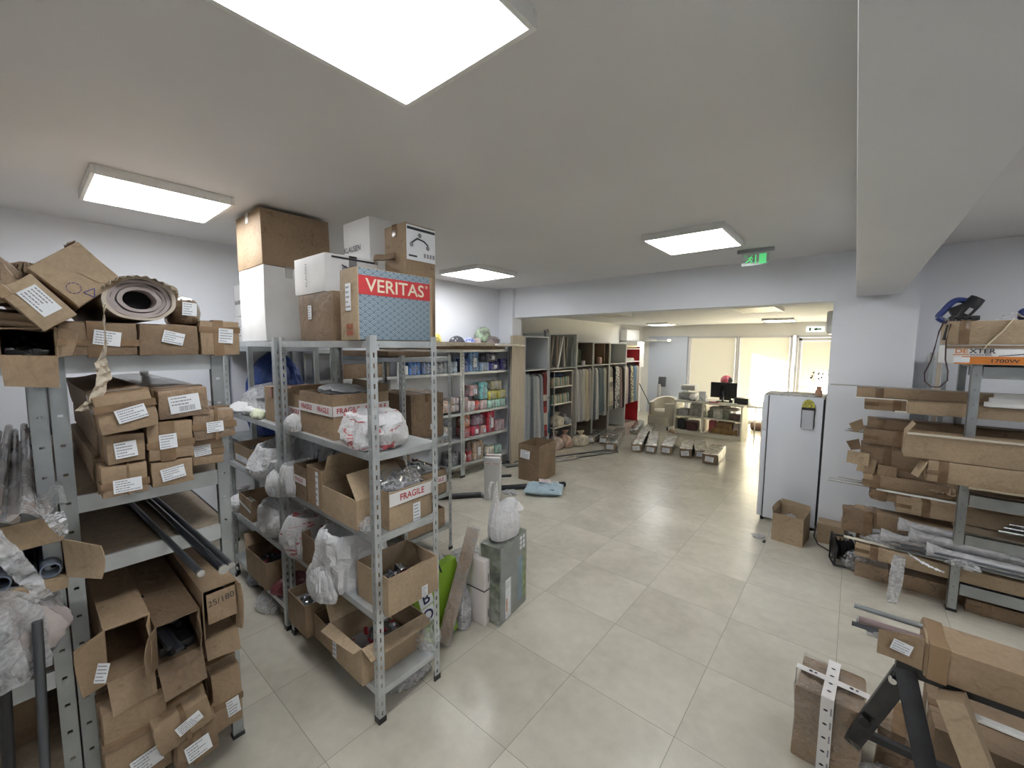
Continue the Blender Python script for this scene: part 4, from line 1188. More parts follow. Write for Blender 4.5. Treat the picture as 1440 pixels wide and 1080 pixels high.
sack(-2.83, -2.66, 1.00, 1.22, Z3 - .02, .21, 'white bag hanging over the edge beside the FRAGILE carton, third shelf', WBAG, OPEN_P, 127, 'carrier_bag', 'bag', .2, .25, 10)
sack(-3.04, -2.83, .985, 1.12, Z3 - .06, .23, 'white bag drooping across the middle post, third shelf', WBAG, TIED_P, 128, 'carrier_bag', 'bag', .18, .25, 9)
sack(-2.80, -2.35, 1.2, 1.46, Z3 + .05, .26, 'big grey translucent bag behind the cartons, third shelf', GBAG, SHUT_P, 129, 'plastic_bag', 'bag', .15, .25, 6)
sack(-3.38, -3.02, 1.0, 1.32, Z3, .23, 'open white bag left of the middle post, third shelf', WBAG, OPEN_P, 130, 'carrier_bag', 'bag', .18, .22, 8, peak=(2.0, .06, 20))
sack(-3.2, -2.9, 1.2, 1.44, Z3, .33, 'grey bag behind the open white one, third shelf', GBAG, SHUT_P, 131, 'plastic_bag', 'bag', .15, .25, 7)
carton(-3.88, -3.52, 1.08, 1.38, Z3, .15, 'low open carton with a white strip at the left end, third shelf', opening='top', seed=132, m=CB, labels=[('y-', 0, -.03, .26, .05, 0, False)])
clutter(-3.84, -3.56, 1.12, 1.34, Z3 + .06, .07, 'dark bits in the low open carton, third shelf left', [DKMETAL, GREYPL, REDG], 15, 30)
# --- z2
carton(-2.005, -1.715, 1.10, 1.42, Z2, .20, 'large open carton with crushed base on the second shelf, nearest post', opening='top', seed=141, m=CB2, amp=.012, labels=[('x+', .06, -.06, .04, .06, 0, False)])
clutter(-1.97, -1.75, 1.14, 1.38, Z2 + .05, .09, 'glass fittings inside the large open carton, second shelf', MIX + [REDG], 16, 60, 'glass_fittings')
sack(-2.44, -2.03, 1.0, 1.40, Z2 - .03, .34, 'tall bulging white carrier bag hanging over the second shelf edge', WBAG, OPEN_P, 142, 'carrier_bag', 'bag', .2, .25, 7, peak=(.4, .12, 18))
sack(-2.42, -2.12, .96, 1.10, Z2 - .085, .20, 'lower drooping corner of white cloth bag over the second shelf edge', WBAG, SHUT_P, 143, 'cloth_bag', 'bag', .2, .3, 9)
carton(-2.60, -2.415, 1.06, 1.36, Z2, .19, 'narrow open carton between pink-marked bag and tall white bag', opening='top', seed=144, m=CB3)
sack(-2.83, -2.56, 1.0, 1.38, Z2 - .01, .27, 'pale bag with faint pink print beside the middle post, second shelf', RBAG, OPEN_P, 145, 'carrier_bag', 'bag', .18, .25, 8)
sack(-3.45, -2.95, 1.0, 1.40, Z2, .20, 'wide open white bag left of the middle post, second shelf', WBAG, BOWL, 146, 'carrier_bag', 'bag', .18, .22, 7)
carton(-3.76, -3.47, 1.06, 1.38, Z2, .165, 'open dark carton with a foil strip, second shelf left', opening='top', seed=147, m=CB, labels=[('y-', 0, .01, .25, .02, -8, False)])
sack(-3.93, -3.74, .985, 1.25, Z2, .18, 'white bag hanging at the far left end, second shelf', WBAG, TIED_P, 148, 'carrier_bag', 'bag', .18, .25, 9)
# --- z1
carton(-2.19, -1.86, 1.03, 1.43, Z1, .20, 'torn open carton with outspread flaps on the lowest shelf, nearest post', opening='top', flaps={'x+': (200, .08), 'y-': (195, .05), 'x-': (130, .13)}, seed=151, m=CB2, amp=.014, labels=[('y-', -.11, 0, .04, .15, 0, False)])
clutter(-2.15, -1.90, 1.08, 1.38, Z1 + .05, .09, 'dark glass and metal fittings in the torn lowest carton', MIX + [REDG], 17, 70, 'glass_fittings')
carton(-2.42, -2.215, 1.04, 1.36, Z1, .145, 'small open carton left of the torn one, lowest shelf', opening='top', flaps={'x+': (80, .1)}, seed=152, m=CB)
clutter(-2.40, -2.24, 1.07, 1.33, Z1 + .05, .05, 'dark bits in the small open carton, lowest shelf', [DKMETAL, BLACK], 18, 25)
carton(-2.70, -2.44, 1.00, 1.30, Z1, .205, 'bulging round-sided carton with silvery wrapped glass, lowest shelf', opening='top', seed=153, m=CB, amp=.03)
clutter(-2.67, -2.47, 1.03, 1.27, Z1 + .13, .10, 'silvery film-wrapped glass fittings in the bulging carton', [GLASSY, CHROME], 19, 60, 'glass_fittings')
carton(-2.81, -2.70, 1.18, 1.42, Z1, .20, 'open carton half hidden by the middle post, lowest shelf', opening='top', seed=154, m=CB3)
carton(-3.55, -3.15, 1.03, 1.38, Z1, .20, 'battered open carton in the left half, lowest shelf', opening='top', flaps={'x-': (120, .1), 'y+': (80, .08)}, seed=155, m=CB, amp=.014)
clutter(-3.50, -3.20, 1.07, 1.33, Z1 + .08, .09, 'dark lamp parts in the battered carton, lowest shelf left', [DKMETAL, BLACK, REDG], 20, 40)
sack(-3.12, -2.94, 1.02, 1.3, Z1, .13, 'dark red and clear wrapped lamp part near the middle post, lowest shelf', mat('dark_red_wrap', (.2, .06, .07), .2, var=.4, vs=12), SHUT_P, 156, 'wrapped_part', 'packet', .2, .2, 10)
# under the racks
sack(-2.12, -1.80, 1.17, 1.52, 0, .14, 'milky film parcel on the floor beneath the nearest rack end', MILKY, SHUT_P, 161, 'plastic_parcel', 'parcel', .12, .2, 6)
sack(-2.05, -1.86, 1.22, 1.47, .005, .10, 'pinkish contents inside the milky parcel under the rack end', mat('pinkish_goods', (.50, .38, .33), .6, var=.3, vs=10), SHUT_P, 162, 'wrapped_goods', 'goods', .12, .15, 6)
sack(-3.45, -3.05, .98, 1.35, 0, .13, 'clear film bundle on the floor under the left rack bay', CLEAR, SHUT_P, 163, 'plastic_bundle', 'plastic', .2, .25, 7)
sack(-3.85, -3.5, 1.05, 1.4, 0, .14, 'grey bag on the floor under the far left rack end', GBAG, SHUT_P, 164, 'plastic_bag', 'bag', .2, .25, 7)
carton(-3.05, -2.9, 1.15, 1.42, 0, .13, 'low carton on the floor beneath the middle post', m=CB3, seed=165)

# ================================================================ SECOND ROW RACK
ZB = [.252, .572, 1.122]
carton(-3.45, -2.92, 2.14, 2.50, 1.122, .40, 'large dark carton with taped bands on the second-row rack, below its top', m=CB3, seed=201, labels=[('x+', .06, -.10, .07, .05, 0, False)])
carton(-3.35, -2.91, 2.06, 2.52, .572, .225, 'open FRAGILE-taped carton of glassware on the second-row rack', opening='top', frag=[('x+', .02, .040)], seed=202, m=CB, labels=[('x+', .05, -.08, .04, .05, 0, False)])
clutter(-3.30, -2.95, 2.10, 2.48, .78, .09, 'film-wrapped glass fittings on the second-row FRAGILE carton', MIX, 31, 60, 'glass_fittings')
carton(-3.35, -2.91, 2.05, 2.50, .252, .175, 'open carton with dark contents at the low shelf of the second-row rack', opening='top', seed=203, m=CB)
clutter(-3.30, -2.95, 2.10, 2.45, .33, .08, 'dark red glass bits in the low second-row carton', [REDG, DKMETAL, GREYPL], 32, 40)
carton(-3.85, -3.50, 2.06, 2.5, 1.122, .28, 'open carton on the second-row rack left of the dark one', opening='top', seed=204, m=CB)
carton(-3.85, -3.45, 2.06, 2.5, .572, .26, 'brown carton at the left of the second-row middle shelf', m=CB3, seed=205)
carton(-3.9, -3.1, 2.04, 2.5, 1.853, .05, 'flat packed cardboard lying on the second-row rack top', m=CB3, seed=206, tape='')
carton(-4.58, -4.40, 2.3, 2.9, 1.572, .16, 'small carton among the items behind the front rack', m=CB3, seed=207)

# ================================================================ WALL RACK
YB = 3.05
PC = {}
def pack_mat(nm_, c):
    return mat('pack_' + nm_, c, .28, var=.35, vs=22, bump=.6, bs=26, kind='crinkle', spec=.6)
def pack(y, z, w, h, nm_, c, label, group=None, x=-4.50, d=.20, lab=False, n=1, seed=0):
    """film-wrapped pack of candle jars: one or two rows of cylinders under film"""
    mm = pack_mat(nm_, c)
    g = G()
    k = max(1, round(w / .075))
    rows = max(1, round(h / .10))
    for i in range(k):
        for jx in (-1, 1):
            for q in range(rows):
                g.lathe([(0, 0), (.85, .0), (1, .08), (1, .86), (.8, .97), (0, .98)], 12, 0, T(jx * d * .25, -w / 2 + (i + .5) * w / k, q * h / rows) @ Matrix.Diagonal((d * .24, w / k * .48, h / rows, 1)))
    if lab or True:
        r0 = root('wrapped_pack', label, 'pack', (x, y, z), (0, 0, random.Random(seed).uniform(-.08, .08)), group)
        g.build('jars', [mm], r0)
        if lab:
            gl = G(); print_label(gl, Matrix(((0, 0, 1, d / 2 + .012), (1, 0, 0, 0), (0, 1, 0, h * .45), (0, 0, 0, 1))), min(.06, w * .5), h * .45, seed); gl.build('label', [LABEL, INKG], r0)
        gf = G().lathe([(r, zz * (h * 1.08)) for r, zz in dense(SHUT_P, 2)], 24, 0, None, d * .56, w * .56, seed, .06, 9, .1)
        gf.build('film', [CLEAR], r0)
        return r0
# (y, z, w, h, colour name, colour, label, with paper label)
WC = LC
items = [
 (4.22, 1.572, .13, .20, 'blue', (.06, .13, .42), 'blue film-wrapped pack at the post on the top tier of the pillar-side wall rack', 0),
 (4.40, 1.572, .20, .30, 'light_blue', (.22, .40, .68), 'light blue pack stacked two high on the upper wall rack shelf', 1),
 (4.63, 1.572, .20, .14, 'pale_blue', (.45, .58, .75), 'pale blue-white pack on the upper wall rack shelf beside the violet pack', 0),
 (4.80, 1.715, .26, .13, 'dark_mixed', (.10, .09, .12), 'dark wrapped pack on top of the violet one, upper shelf of wall rack', 1),
 (4.86, 1.572, .22, .13, 'violet', (.10, .09, .35), 'violet pack with white paper label on the upper wall rack shelf', 1),
 (5.08, 1.572, .15, .18, 'deep_violet', (.07, .06, .26), 'deep violet pack at the pillar end of the upper wall rack shelf', 0),
 (4.22, .972, .12, .22, 'brown_pink', (.40, .26, .24), 'brownish pink pack at the post, middle wall rack shelf', 0),
 (4.34, .972, .18, .15, 'white_red', (.70, .62, .60), 'white pack beside a red one, middle wall rack shelf', 0),
 (4.48, .972, .08, .15, 'red_flat', (.55, .08, .06), 'small bright red pack on the middle wall rack shelf', 0),
 (4.40, 1.20, .16, .16, 'rose', (.52, .32, .32), 'rose pack with paper label lying above the white one, middle wall rack shelf', 1),
 (4.62, 1.13, .17, .26, 'turquoise', (.20, .52, .52), 'turquoise stack of jars on the middle wall rack shelf', 0),
 (4.62, .972, .14, .15, 'pink_white', (.66, .50, .48), 'pinkish white pack beneath the turquoise jars', 0),
 (4.83, .972, .21, .13, 'mint', (.45, .70, .58), 'mint green pack, left of the two under the yellow packs', 0),
 (5.04, .972, .19, .13, 'mint', (.45, .70, .58), 'mint green pack under the right yellow pack, near the pillar', 0),
 (4.83, 1.108, .20, .14, 'yellow', (.62, .55, .12), 'yellow pack on the left mint pack, middle wall rack shelf', 0),
 (5.04, 1.108, .19, .14, 'olive_yellow', (.55, .50, .16), 'duller yellow pack by the pillar end, middle wall rack shelf', 0),
 (4.92, 1.26, .24, .14, 'khaki', (.42, .38, .24), 'khaki pack topmost at the pillar end, middle wall rack shelf', 0),
 (4.24, .742, .14, .20, 'orange', (.58, .22, .09), 'orange pack at the post, second wall rack shelf from below', 0),
 (4.24, .582, .16, .15, 'red', (.45, .05, .05), 'red pack below the orange one at the post, wall rack', 0),
 (4.43, .582, .18, .15, 'crimson', (.45, .04, .08), 'crimson pack with a paper label, second wall rack shelf from below', 1),
 (4.60, .582, .12, .13, 'pinkish', (.60, .36, .34), 'pinkish pack with label between crimson and big red packs', 1),
 (4.48, .742, .22, .16, 'mauve', (.30, .18, .24), 'mauve wrapped pack above the crimson one, wall rack', 0),
 (4.77, .582, .19, .34, 'big_red', (.48, .03, .06), 'tall stack of red wrapped packs, second wall rack shelf from below', 1),
 (5.00, .582, .24, .17, 'rose_grey', (.50, .34, .36), 'rose-grey bundle at the pillar end, second wall rack shelf from below', 0),
 (4.19, .202, .09, .14, 'pale_pink', (.62, .50, .46), 'pale pink pack at the post, lowest wall rack shelf', 0),
 (4.30, .202, .11, .16, 'red', (.45, .05, .05), 'small red pack on the lowest wall rack shelf', 0),
 (4.48, .202, .23, .28, 'tan', (.50, .36, .25), 'tall tan pack with two labels, lowest wall rack shelf', 1),
 (4.76, .202, .19, .15, 'cream', (.66, .62, .50), 'cream pack beside the tan one, lowest wall rack shelf', 0),
 (4.97, .202, .16, .13, 'sea_green', (.32, .52, .44), 'sea green pack at the pillar end, lowest wall rack shelf', 0),
 (3.30, 1.572, .20, .17, 'bright_blue', (.10, .28, .70), 'bright blue pack farthest left on the upper wall rack shelf', 0),
 (3.52, 1.572, .20, .16, 'grey_blue', (.24, .32, .50), 'grey-blue pack right of the bright blue one, upper wall rack shelf', 0),
 (3.76, 1.572, .22, .15, 'black_white', (.35, .36, .38), 'black and white pack on the upper wall rack shelf, left bay', 0),
 (3.98, 1.572, .18, .16, 'ice_blue', (.50, .62, .72), 'ice blue pack at the right of the left bay, upper wall rack shelf', 0),
 (3.55, 1.00, .30, .34, 'olive', (.25, .28, .16), 'olive wrapped bundle in the left bay, middle wall rack shelf', 0),
 (3.85, 1.00, .22, .16, 'salmon', (.62, .42, .32), 'salmon pack in the left bay, middle wall rack shelf', 0),
 (4.02, 1.00, .14, .20, 'grey_pink', (.50, .42, .40), 'grey-pink pack at the right of the left bay, middle wall rack shelf', 0),
 (3.80, .582, .30, .22, 'beige_film', (.50, .45, .38), 'beige film bundle in the left bay, second shelf from below', 0),
 (3.98, .202, .2, .2, 'dark_grey', (.16, .15, .16), 'dark grey pack in the left bay, lowest wall rack shelf', 0),
]
for k, (y, z, w, h, nm_, c, lb, wl_) in enumerate(items):
    pack(y, z, w, h, nm_, c, lb, None, -4.50 + (.0 if y > 0 else 0), .19, bool(wl_), 1, k)
g = G(); print_label(g, Matrix(((0, 0, 1, -4.36), (1, 0, 0, 3.13), (0, 1, 0, 1.64), (0, 0, 0, 1))), .05, .11, 8); g.build('paper_label', [LABEL, INKG], None, None, 'white paper tag at the left end of the upper wall rack shelf', 'label')
# cardboard and wrapped profiles on top of the wall rack
carton(-4.60, -4.36, 2.9, 5.05, 1.905, .045, 'long flat cardboard package on top of the wall rack, lower one', m=CB3, seed=231, tape='', amp=.003, name='flat_package', cat='package')
carton(-4.44, -4.20, 3.0, 4.7, 1.955, .04, 'long flat brown cardboard package on top of the wall rack, upper one', m=CB, seed=232, tape='', amp=.003, name='flat_package', cat='package')
FW = mat('foil_film_package', (.62, .58, .52), .2, metal=.3, var=.35, vs=16, bump=1, bs=24, kind='crinkle')
G().rbox(-.13, .13, -.36, .36, 0, .035, .012, 0, None, .012, 8, 6).build('wrapped_profile', [FW], None, (-4.30, 4.98, 1.955), 'shiny film-wrapped flat profile bundle overhanging the wall rack top', 'profile').rotation_euler = (0, 0, .05)
G().rbox(-.012, .012, -.5, .5, 0, .012, .003).build('white_strip', [WPLAS], None, (-4.42, 5.02 - .31, 2.0), 'thin white strip lying above the wrapped profiles on the wall rack', 'strip')
sack(-4.60, -4.42, 3.55, 3.82, 1.953, .20, 'yellow wrapped bundle on the wall rack top, just right of the patterned carton', mat('yellow_wrap', (.66, .58, .16), .3, var=.45, vs=14, bump=.8, bs=14, kind='crinkle'), SHUT_P, 233, 'wrapped_bundle', 'bundle', .15, .2, 8)
sack(-4.62, -4.45, 4.03, 4.28, 1.953, .16, 'clear bag with dark contents on the wall rack top', mat('dark_wrap', (.10, .10, .12), .2, var=.5, vs=14), SHUT_P, 234, 'wrapped_bundle', 'bundle', .15, .2, 8)
sack(-4.62, -4.44, 4.28, 4.50, 1.953, .14, 'blue and white wrapped bundle on the wall rack top', mat('blue_white_wrap', (.55, .58, .68), .25, var=.6, vs=18, col2=(.08, .12, .4)), SHUT_P, 235, 'wrapped_bundle', 'bundle', .15, .2, 8)
sack(-4.62, -4.44, 4.46, 4.66, 1.953, .13, 'pinkish clear-wrapped bundle on the wall rack top', mat('pink_wrap', (.60, .48, .48), .25, var=.4, vs=16), SHUT_P, 236, 'wrapped_bundle', 'bundle', .15, .2, 8)
sack(-4.62, -4.42, 4.55, 4.86, 2.02, .24, 'green and grey wrapped bundle, highest on the wall rack top', mat('green_grey_wrap', (.34, .44, .32), .25, var=.6, vs=11, col2=(.12, .11, .11)), SHUT_P, 237, 'wrapped_bundle', 'bundle', .15, .2, 8)
sack(-4.60, -4.38, 4.68, 5.02, 1.953, .17, 'grey-rose wrapped bundle at the pillar end of the wall rack top', mat('grey_rose_wrap', (.30, .25, .25), .25, var=.5, vs=13), SHUT_P, 238, 'wrapped_bundle', 'bundle', .15, .2, 8)

# ================================================================ THINGS ON THE FLOOR, MIDDLE
# film-wrapped printed carton
r0 = root('product_carton', 'tall grey-green printed carton in clear film, carrying a white bag', 'box', (-1.895, 2.19, 0), (0, 0, .13))
w, d, h = .165, .36, .565
m_, nt, b = new_mat('garden_print')
tc = nt.nodes.new('ShaderNodeTexCoord'); n1 = nt.nodes.new('ShaderNodeTexNoise'); n1.inputs['Scale'].default_value = 14; n1.inputs['Detail'].default_value = 7
cr = nt.nodes.new('ShaderNodeValToRGB'); e = cr.color_ramp.elements
e[0].position = .35; e[0].color = (.035, .045, .03, 1); e[1].position = .68; e[1].color = (.25, .27, .25, 1); e2 = e.new(.52); e2.color = (.09, .12, .055, 1)
nt.links.new(tc.outputs['Object'], n1.inputs['Vector']); nt.links.new(n1.outputs['Fac'], cr.inputs['Fac']); nt.links.new(cr.outputs[0], b.inputs['Base Color']); b.inputs['Roughness'].default_value = .35
GPRINT = m_
G().rbox(-w / 2, w / 2, -d / 2, d / 2, 0, h, .006, 0, None, .003, 2, 3).build('body', [GPRINT], r0)
g = G(); FX = face_M('x+', w, d, h, 0, 0, 0, .003); FY = face_M('y-', w, d, h, 0, 0, 0, .003)
g.box(-.17, .175, -.27, .278, 0, .0008, 0, FX)
g.box(.06, .12, -.22, .12, .001, .002, 3, FX)
g.box(-.11, -.04, -.27, .02, .001, .002, 1, FX)
g.box(-.10, -.085, -.22, -.12, .002, .003, 4, FX)
g.box(.12, .17, -.24, .15, .001, .0018, 5, FX)
for a in range(2):
    for c in range(3):
        g.lathe([(0, -.0005), (.016, 0), (0, .001)], 12, 1, FX @ T(.095 + .042 * a, .18 + .036 * c, .002))
g.build('printed_panel', [mat('grey_print', (.19, .21, .20), .35, var=.25, vs=9), LABEL, INK, mat('water_blue_print', (.16, .27, .36), .3, var=.3, vs=14), mat('orange_print', (.5, .2, .08), .5), mat('leaf_print', (.20, .25, .10), .4, var=.5, vs=20)], r0)
G().rbox(-w / 2 - .008, w / 2 + .008, -d / 2 - .008, d / 2 + .008, 0, h + .008, .01, 0, None, .008, 7, 5).build('film', [glowless_film('thin_film', (.75, .76, .76), .16, .1, 9, 1)], r0)
# white bag on it
r0 = root('carrier_bag', 'upright white carrier bag on the film-wrapped printed carton, one handle standing tall', 'bag', (-1.90, 2.20, .575), (0, 0, .2))
def bagf(u, v):
    t = 2 * PI * u
    prof = [(.0, .0), (.62, .0), (.95, .03), (1.0, .18), (.98, .38), (.86, .52), (.80, .60)]
    k = min(int(v * 6), 5); a = v * 6 - k
    r_ = prof[k][0] * (1 - a) + prof[k + 1][0] * a; z_ = prof[k][1] * (1 - a) + prof[k + 1][1] * a
    pk = max(0, math.cos((t - PI * 1.35) / 2)) ** 14
    pk2 = max(0, math.cos((t - PI * .3) / 2)) ** 10
    s = max(0, (v - .55) / .45)
    z_ = z_ + s * (.62 * pk + .16 * pk2 - .10)
    r_ *= 1 - s * .25 * pk
    f = 1 + .07 * noise.noise(Vector((math.cos(t) * 3.2, math.sin(t) * 3.2, v * 1.2))) - .10 * abs(noise.noise(Vector((math.cos(t) * 6, math.sin(t) * 6, v * 1.5 + 4))))
    return (r_ * .105 * f * math.cos(t) - s * .035 * pk * math.cos(PI * 1.35), r_ * .165 * f * math.sin(t), z_ * .38)
G().grid(bagf, 96, 40).build('bag_body', [WBAG], r0)
g = G()
g.tube([(-.05, -.135, .30), (-.052, -.128, .375), (-.05, -.105, .415), (-.05, -.08, .405), (-.05, -.07, .34), (-.045, -.06, .27)], [.016, .014, .011, .011, .014, .018], 8, 0, None, .5)
g.build('handle', [WBAG], r0)
g = G()
g.lathe([(0, 0), (.09, .01), (.10, .05), (.06, .10), (0, .12)], 28, 0, T(.0, .04, .13), 1.0, 1.35, 5, .2, 9, .3)
g.build('contents', [WBAG], r0)
# white flat boxes
r0 = root('flat_box', 'upright white folding box with dark middle line and two slots, beside the printed carton', 'box', (-1.957, 1.985, 0), (0, 0, .05))
G().rbox(-.085, .085, -.035, .035, 0, .247, .007).rbox(-.085, .085, -.035, .035, .256, .47, .007).box(-.082, .082, -.031, .031, .24, .262, 1).build('body', [PINKW, INK], r0)
G().box(.0845, .0862, .006, .012, .05, .11).box(.0845, .0862, .006, .012, .31, .37).build('slot', [INK], r0)
# leaning long brown tube box
r0 = root('long_carton', 'film-wrapped narrow brown carton leaning against the nearest rack end', 'box', (-1.935, 1.63, .008), (0, 0, 0))
a = Vector((0, 0, 0)); b_ = Vector((-.065, .34, .63))
ax = (b_ - a).normalized(); q = ax.to_track_quat('Z', 'Y').to_matrix().to_4x4()
L_ = (b_ - a).length
Q = q @ R(.5, 'Z')
G().rbox(-.042, .042, -.034, .034, .0, L_, .004, 0, Q @ T(0, 0, .03), .002, 3, 3).build('body', [CBF], r0)
g = G(); FYm = Q @ T(0, 0, .03) @ face_M('y-', .084, .068, L_, 0, -.09, .3, .004); g.box(-.022, .022, -.022, .022, 0, .001, 0, FYm); FYm = Q @ T(0, 0, .03) @ face_M('y-', .084, .068, L_, 0, .09, 0, .004)
for i in range(7):
    for j in range(9):
        if (i * 7 + j * 5) % 3: g.box(-.02 + i * .006, -.016 + i * .006, -.03 + j * .007, -.025 + j * .007, 0, .001, 0, FYm)
g.build('label', [LABEL], r0)
G().rbox(-.046, .046, -.038, .038, -.01, L_ + .012, .008, 0, Q @ T(0, 0, .03), .006, 5, 5).build('film', [MATS['thin_film']], r0)
# green panel bag
r0 = root('paper_carrier', 'bright green flat carrier with white and navy lettering behind the rack end', 'bag', (-2.06, 1.70, .235), (math.radians(-7), math.radians(-10), math.radians(84)))
G().rbox(-.185, .185, -.045, .045, -.235, .235, .006, 0, None, .006, 4, 4).build('body', [mat('lime_green', (.22, .38, .025), .4)], r0)
g = G(); FY = face_M('y-', .37, .09, .47, 0, 0, 0, .006) @ T(0, -.235, 0)
for i, (ch, x, z) in enumerate((('B', -.10, .10), ('O', -.11, -.01), ('A', .06, -.10))):
    g = G(); g.box(x - .05, x + .05, z - .05, z + .055, 0, .001, 0, FY); text(g, ch, .10, FY @ T(x, z, .002), 1, .02)
    g.build('letter_patch', [LABEL, mat('navy_print', (.01, .015, .08), .4)], r0)
g = G(); g.tube([(-.08, -.05, .20), (-.075, -.055, .27), (-.02, -.06, .30), (.04, -.055, .27), (.05, -.05, .2)], .006, 6); g.build('handle', [INK], r0)
sack(-2.03, -1.93, 1.80, 1.92, 0, .31, 'grey-white bubble pouch standing between green carrier and white box', mat('bubble_film', (.48, .48, .50), .2, var=.35, vs=18, bump=1, bs=40, kind='voronoi'), SHUT_P, 251, 'bubble_pouch', 'pouch', .08, .1, 8, kind=None)
sack(-2.25, -2.02, 1.62, 1.95, .0, .52, 'clear bubble film bundle behind the leaning narrow carton', CLEAR, SHUT_P, 252, 'plastic_film', 'film', .15, .2, 7)
sack(-2.40, -2.0, 1.95, 2.30, .0, .42, 'grey clear bubble film behind the white bag and leaning carton', MILKY, SHUT_P, 253, 'plastic_film', 'film', .15, .2, 7)
sack(-1.90, -1.76, 1.36, 1.50, .19, .16, 'shiny clear wrap scrap at the lowest shelf end by the green carrier', CLEAR, SHUT_P, 254, 'plastic_film', 'film', .2, .2, 10)

# tall white carton with red tape
carton(-3.60, -3.40, 3.72, 3.92, 0, .545, 'tall narrow white carton with red-printed tape band and brown tape, standing on the tiles', m=mat('grey_white_card', (.62, .62, .62), .5), seed=261, yaw=math.radians(35), tape='top', frag=[('y-', .20, .018), ('x+', .20, .018)], name='cardboard_box')
g = G().box(-.03, .03, -.003, .0, .0, .5)
# black tube lying on floor
r0 = root('black_tube', 'long black tube lying on the tiles from behind the racks to the brown carton', 'tube', (0, 0, .035))
G().cyl((-4.25, 2.95, 0), (-3.62, 3.72, 0), .034, 16).build('shaft', [BLACK], r0)
G().cyl((-3.62, 3.72, 0), (-3.60, 3.745, 0), .037, 16).build('end_cap', [GREYPL], r0)
r0 = root('black_tube', 'black tube with taped rounded end lying behind the pale blue pouch', 'tube', (0, 0, .036))
G().cyl((-3.66, 3.98, 0), (-3.02, 4.76, 0), .036, 16).lathe([(.036, 0), (.034, .015), (.02, .03), (0, .034)], 16, 0, T(-3.02, 4.76, 0) @ Vector((.634, .773, 0)).to_track_quat('Z', 'Y').to_matrix().to_4x4()).build('shaft', [BLKGL], r0)
G().cyl((-3.10, 4.66, 0), (-3.07, 4.70, 0), .038, 16).build('tape_band', [WTAPE], r0)
r0 = sack(-3.52, -3.28, 3.98, 4.14, 0, .05, 'small white film scrap by the black tube on the tiles', MILKY, SHUT_P, 262, 'plastic_scrap', 'scrap', .25, .3, 12)
# pale blue pouch
r0 = root('mailing_pouch', 'pale blue plastic mailing pouch lying on the tiles in front of the brown carton', 'pouch', (-3.10, 4.40, 0), (0, 0, .5))
g = G()
def pouch(u, v, sg=1):
    x, y = (u - .5) * .50, (v - .5) * .40
    e = (1 - (2 * u - 1) ** 4) * (1 - (2 * v - 1) ** 4)
    return (x + .02 * noise.noise(Vector((0, v * 5, 1))), y + .02 * noise.noise(Vector((u * 5, 0, 2))), .055 + sg * .052 * max(0, e) ** .6 + .035 * noise.noise(Vector((u * 6, v * 6, 3))) * (1 if sg > 0 else 0) * e)
g.grid(lambda u, v: pouch(u, v, 1), 30, 26).grid(lambda u, v: pouch(1 - u, v, -1), 30, 26)
g.build('pouch_body', [PBAG], r0)
g = G(); print_label(g, T(-.0, .08, .132) @ R(.1, 'Y') @ R(.12, 'X') @ R(.2, 'Z'), .16, .10, 4); g.build('label', [mat('pinkish_label', (.72, .62, .62), .5), INKG], r0)
g = G(); text(g, 'JZ', .07, T(.12, -.17, .075) @ R(math.radians(60), 'X'), 0); g.build('print', [INK], r0)
# brown carton
carton(-3.75, -3.40, 4.64, 5.14, 0, .53, 'big brown open-topped carton with a white sheet on its side, middle of the room', m=CB3, opening='top', seed=263, yaw=.10, amp=.006, labels=[('y-', -.06, .12, .16, .12, -5, False)])
G().cyl((-4.0, 4.45, .02), (-3.86, 4.62, .02), .02, 10).build('black_stub', [BLACK], None, None, 'short black stub on the tiles left of the big brown carton', 'stub')
# flat metal strips on floor
for k in range(3):
    G().rbox(-.02, .02, -1.15, 1.15, 0, .015, .003).build('metal_strip', [DKMETAL if k != 1 else STEELD], None, (-3.95 + .10 * k, 6.05 - .04 * k, 0), 'dark flat metal strip lying on the tiles before the hanging fabrics', 'strip', 'metal strips on the floor').rotation_euler = (0, 0, -.42)
G().rbox(-.09, .09, -.35, .35, .016, .03, .004).build('flat_package', [FW], None, (-3.80, 5.85, 0), 'shiny film-wrapped flat package lying on the metal strips', 'package').rotation_euler = (0, 0, -.42)

# ================================================================ FRIDGE AND AROUND
FX0, FX1, FY0, FY1, FH = -.76, -.222, 5.30, 5.88, 1.435
r0 = root('fridge', 'white fridge-freezer standing against the pillar, doors facing left', 'fridge', (0, 0, 0))
G().rbox(FX0 + .06, FX1, FY0, FY1, .04, FH, .005).build('cabinet', [FRIDGE], r0)
for (z0, z1, nm_) in ((.05, 1.033, 'door'), (1.043, FH - .003, 'freezer_door')):
    dd = G().rbox(FX0, FX0 + .048, FY0 + .002, FY1 - .002, z0, z1, .006).build(nm_, [FRIDGE], r0)
    G().rbox(FX0 - .008, FX0 + .002, FY0 + .03, FY0 + .05, z1 - .35 if nm_ == 'door' else z0 + .05, z1 - .08, .003).build('handle', [WPLAS], dd)
G().box(FX0 + .048, FX0 + .062, FY0 + .008, FY1 - .008, .05, FH - .01).build('door_seal', [mat('grey_rubber', (.10, .10, .11), .6)], r0)
for (x, y) in ((FX0 + .05, FY0 + .04), (FX0 + .05, FY1 - .04), (FX1 - .05, FY0 + .04), (FX1 - .05, FY1 - .04)):
    G().cyl((x, y, 0), (x, y, .042), .018, 12).build('foot', [BLACK], r0)
G().box(FX1, FX1 + .022, FY0 + .02, FY1 - .01, .06, FH - .02).build('gap_shade_strip', [BLACK], r0)  # black filler added as the shade in the gap between fridge and pillar
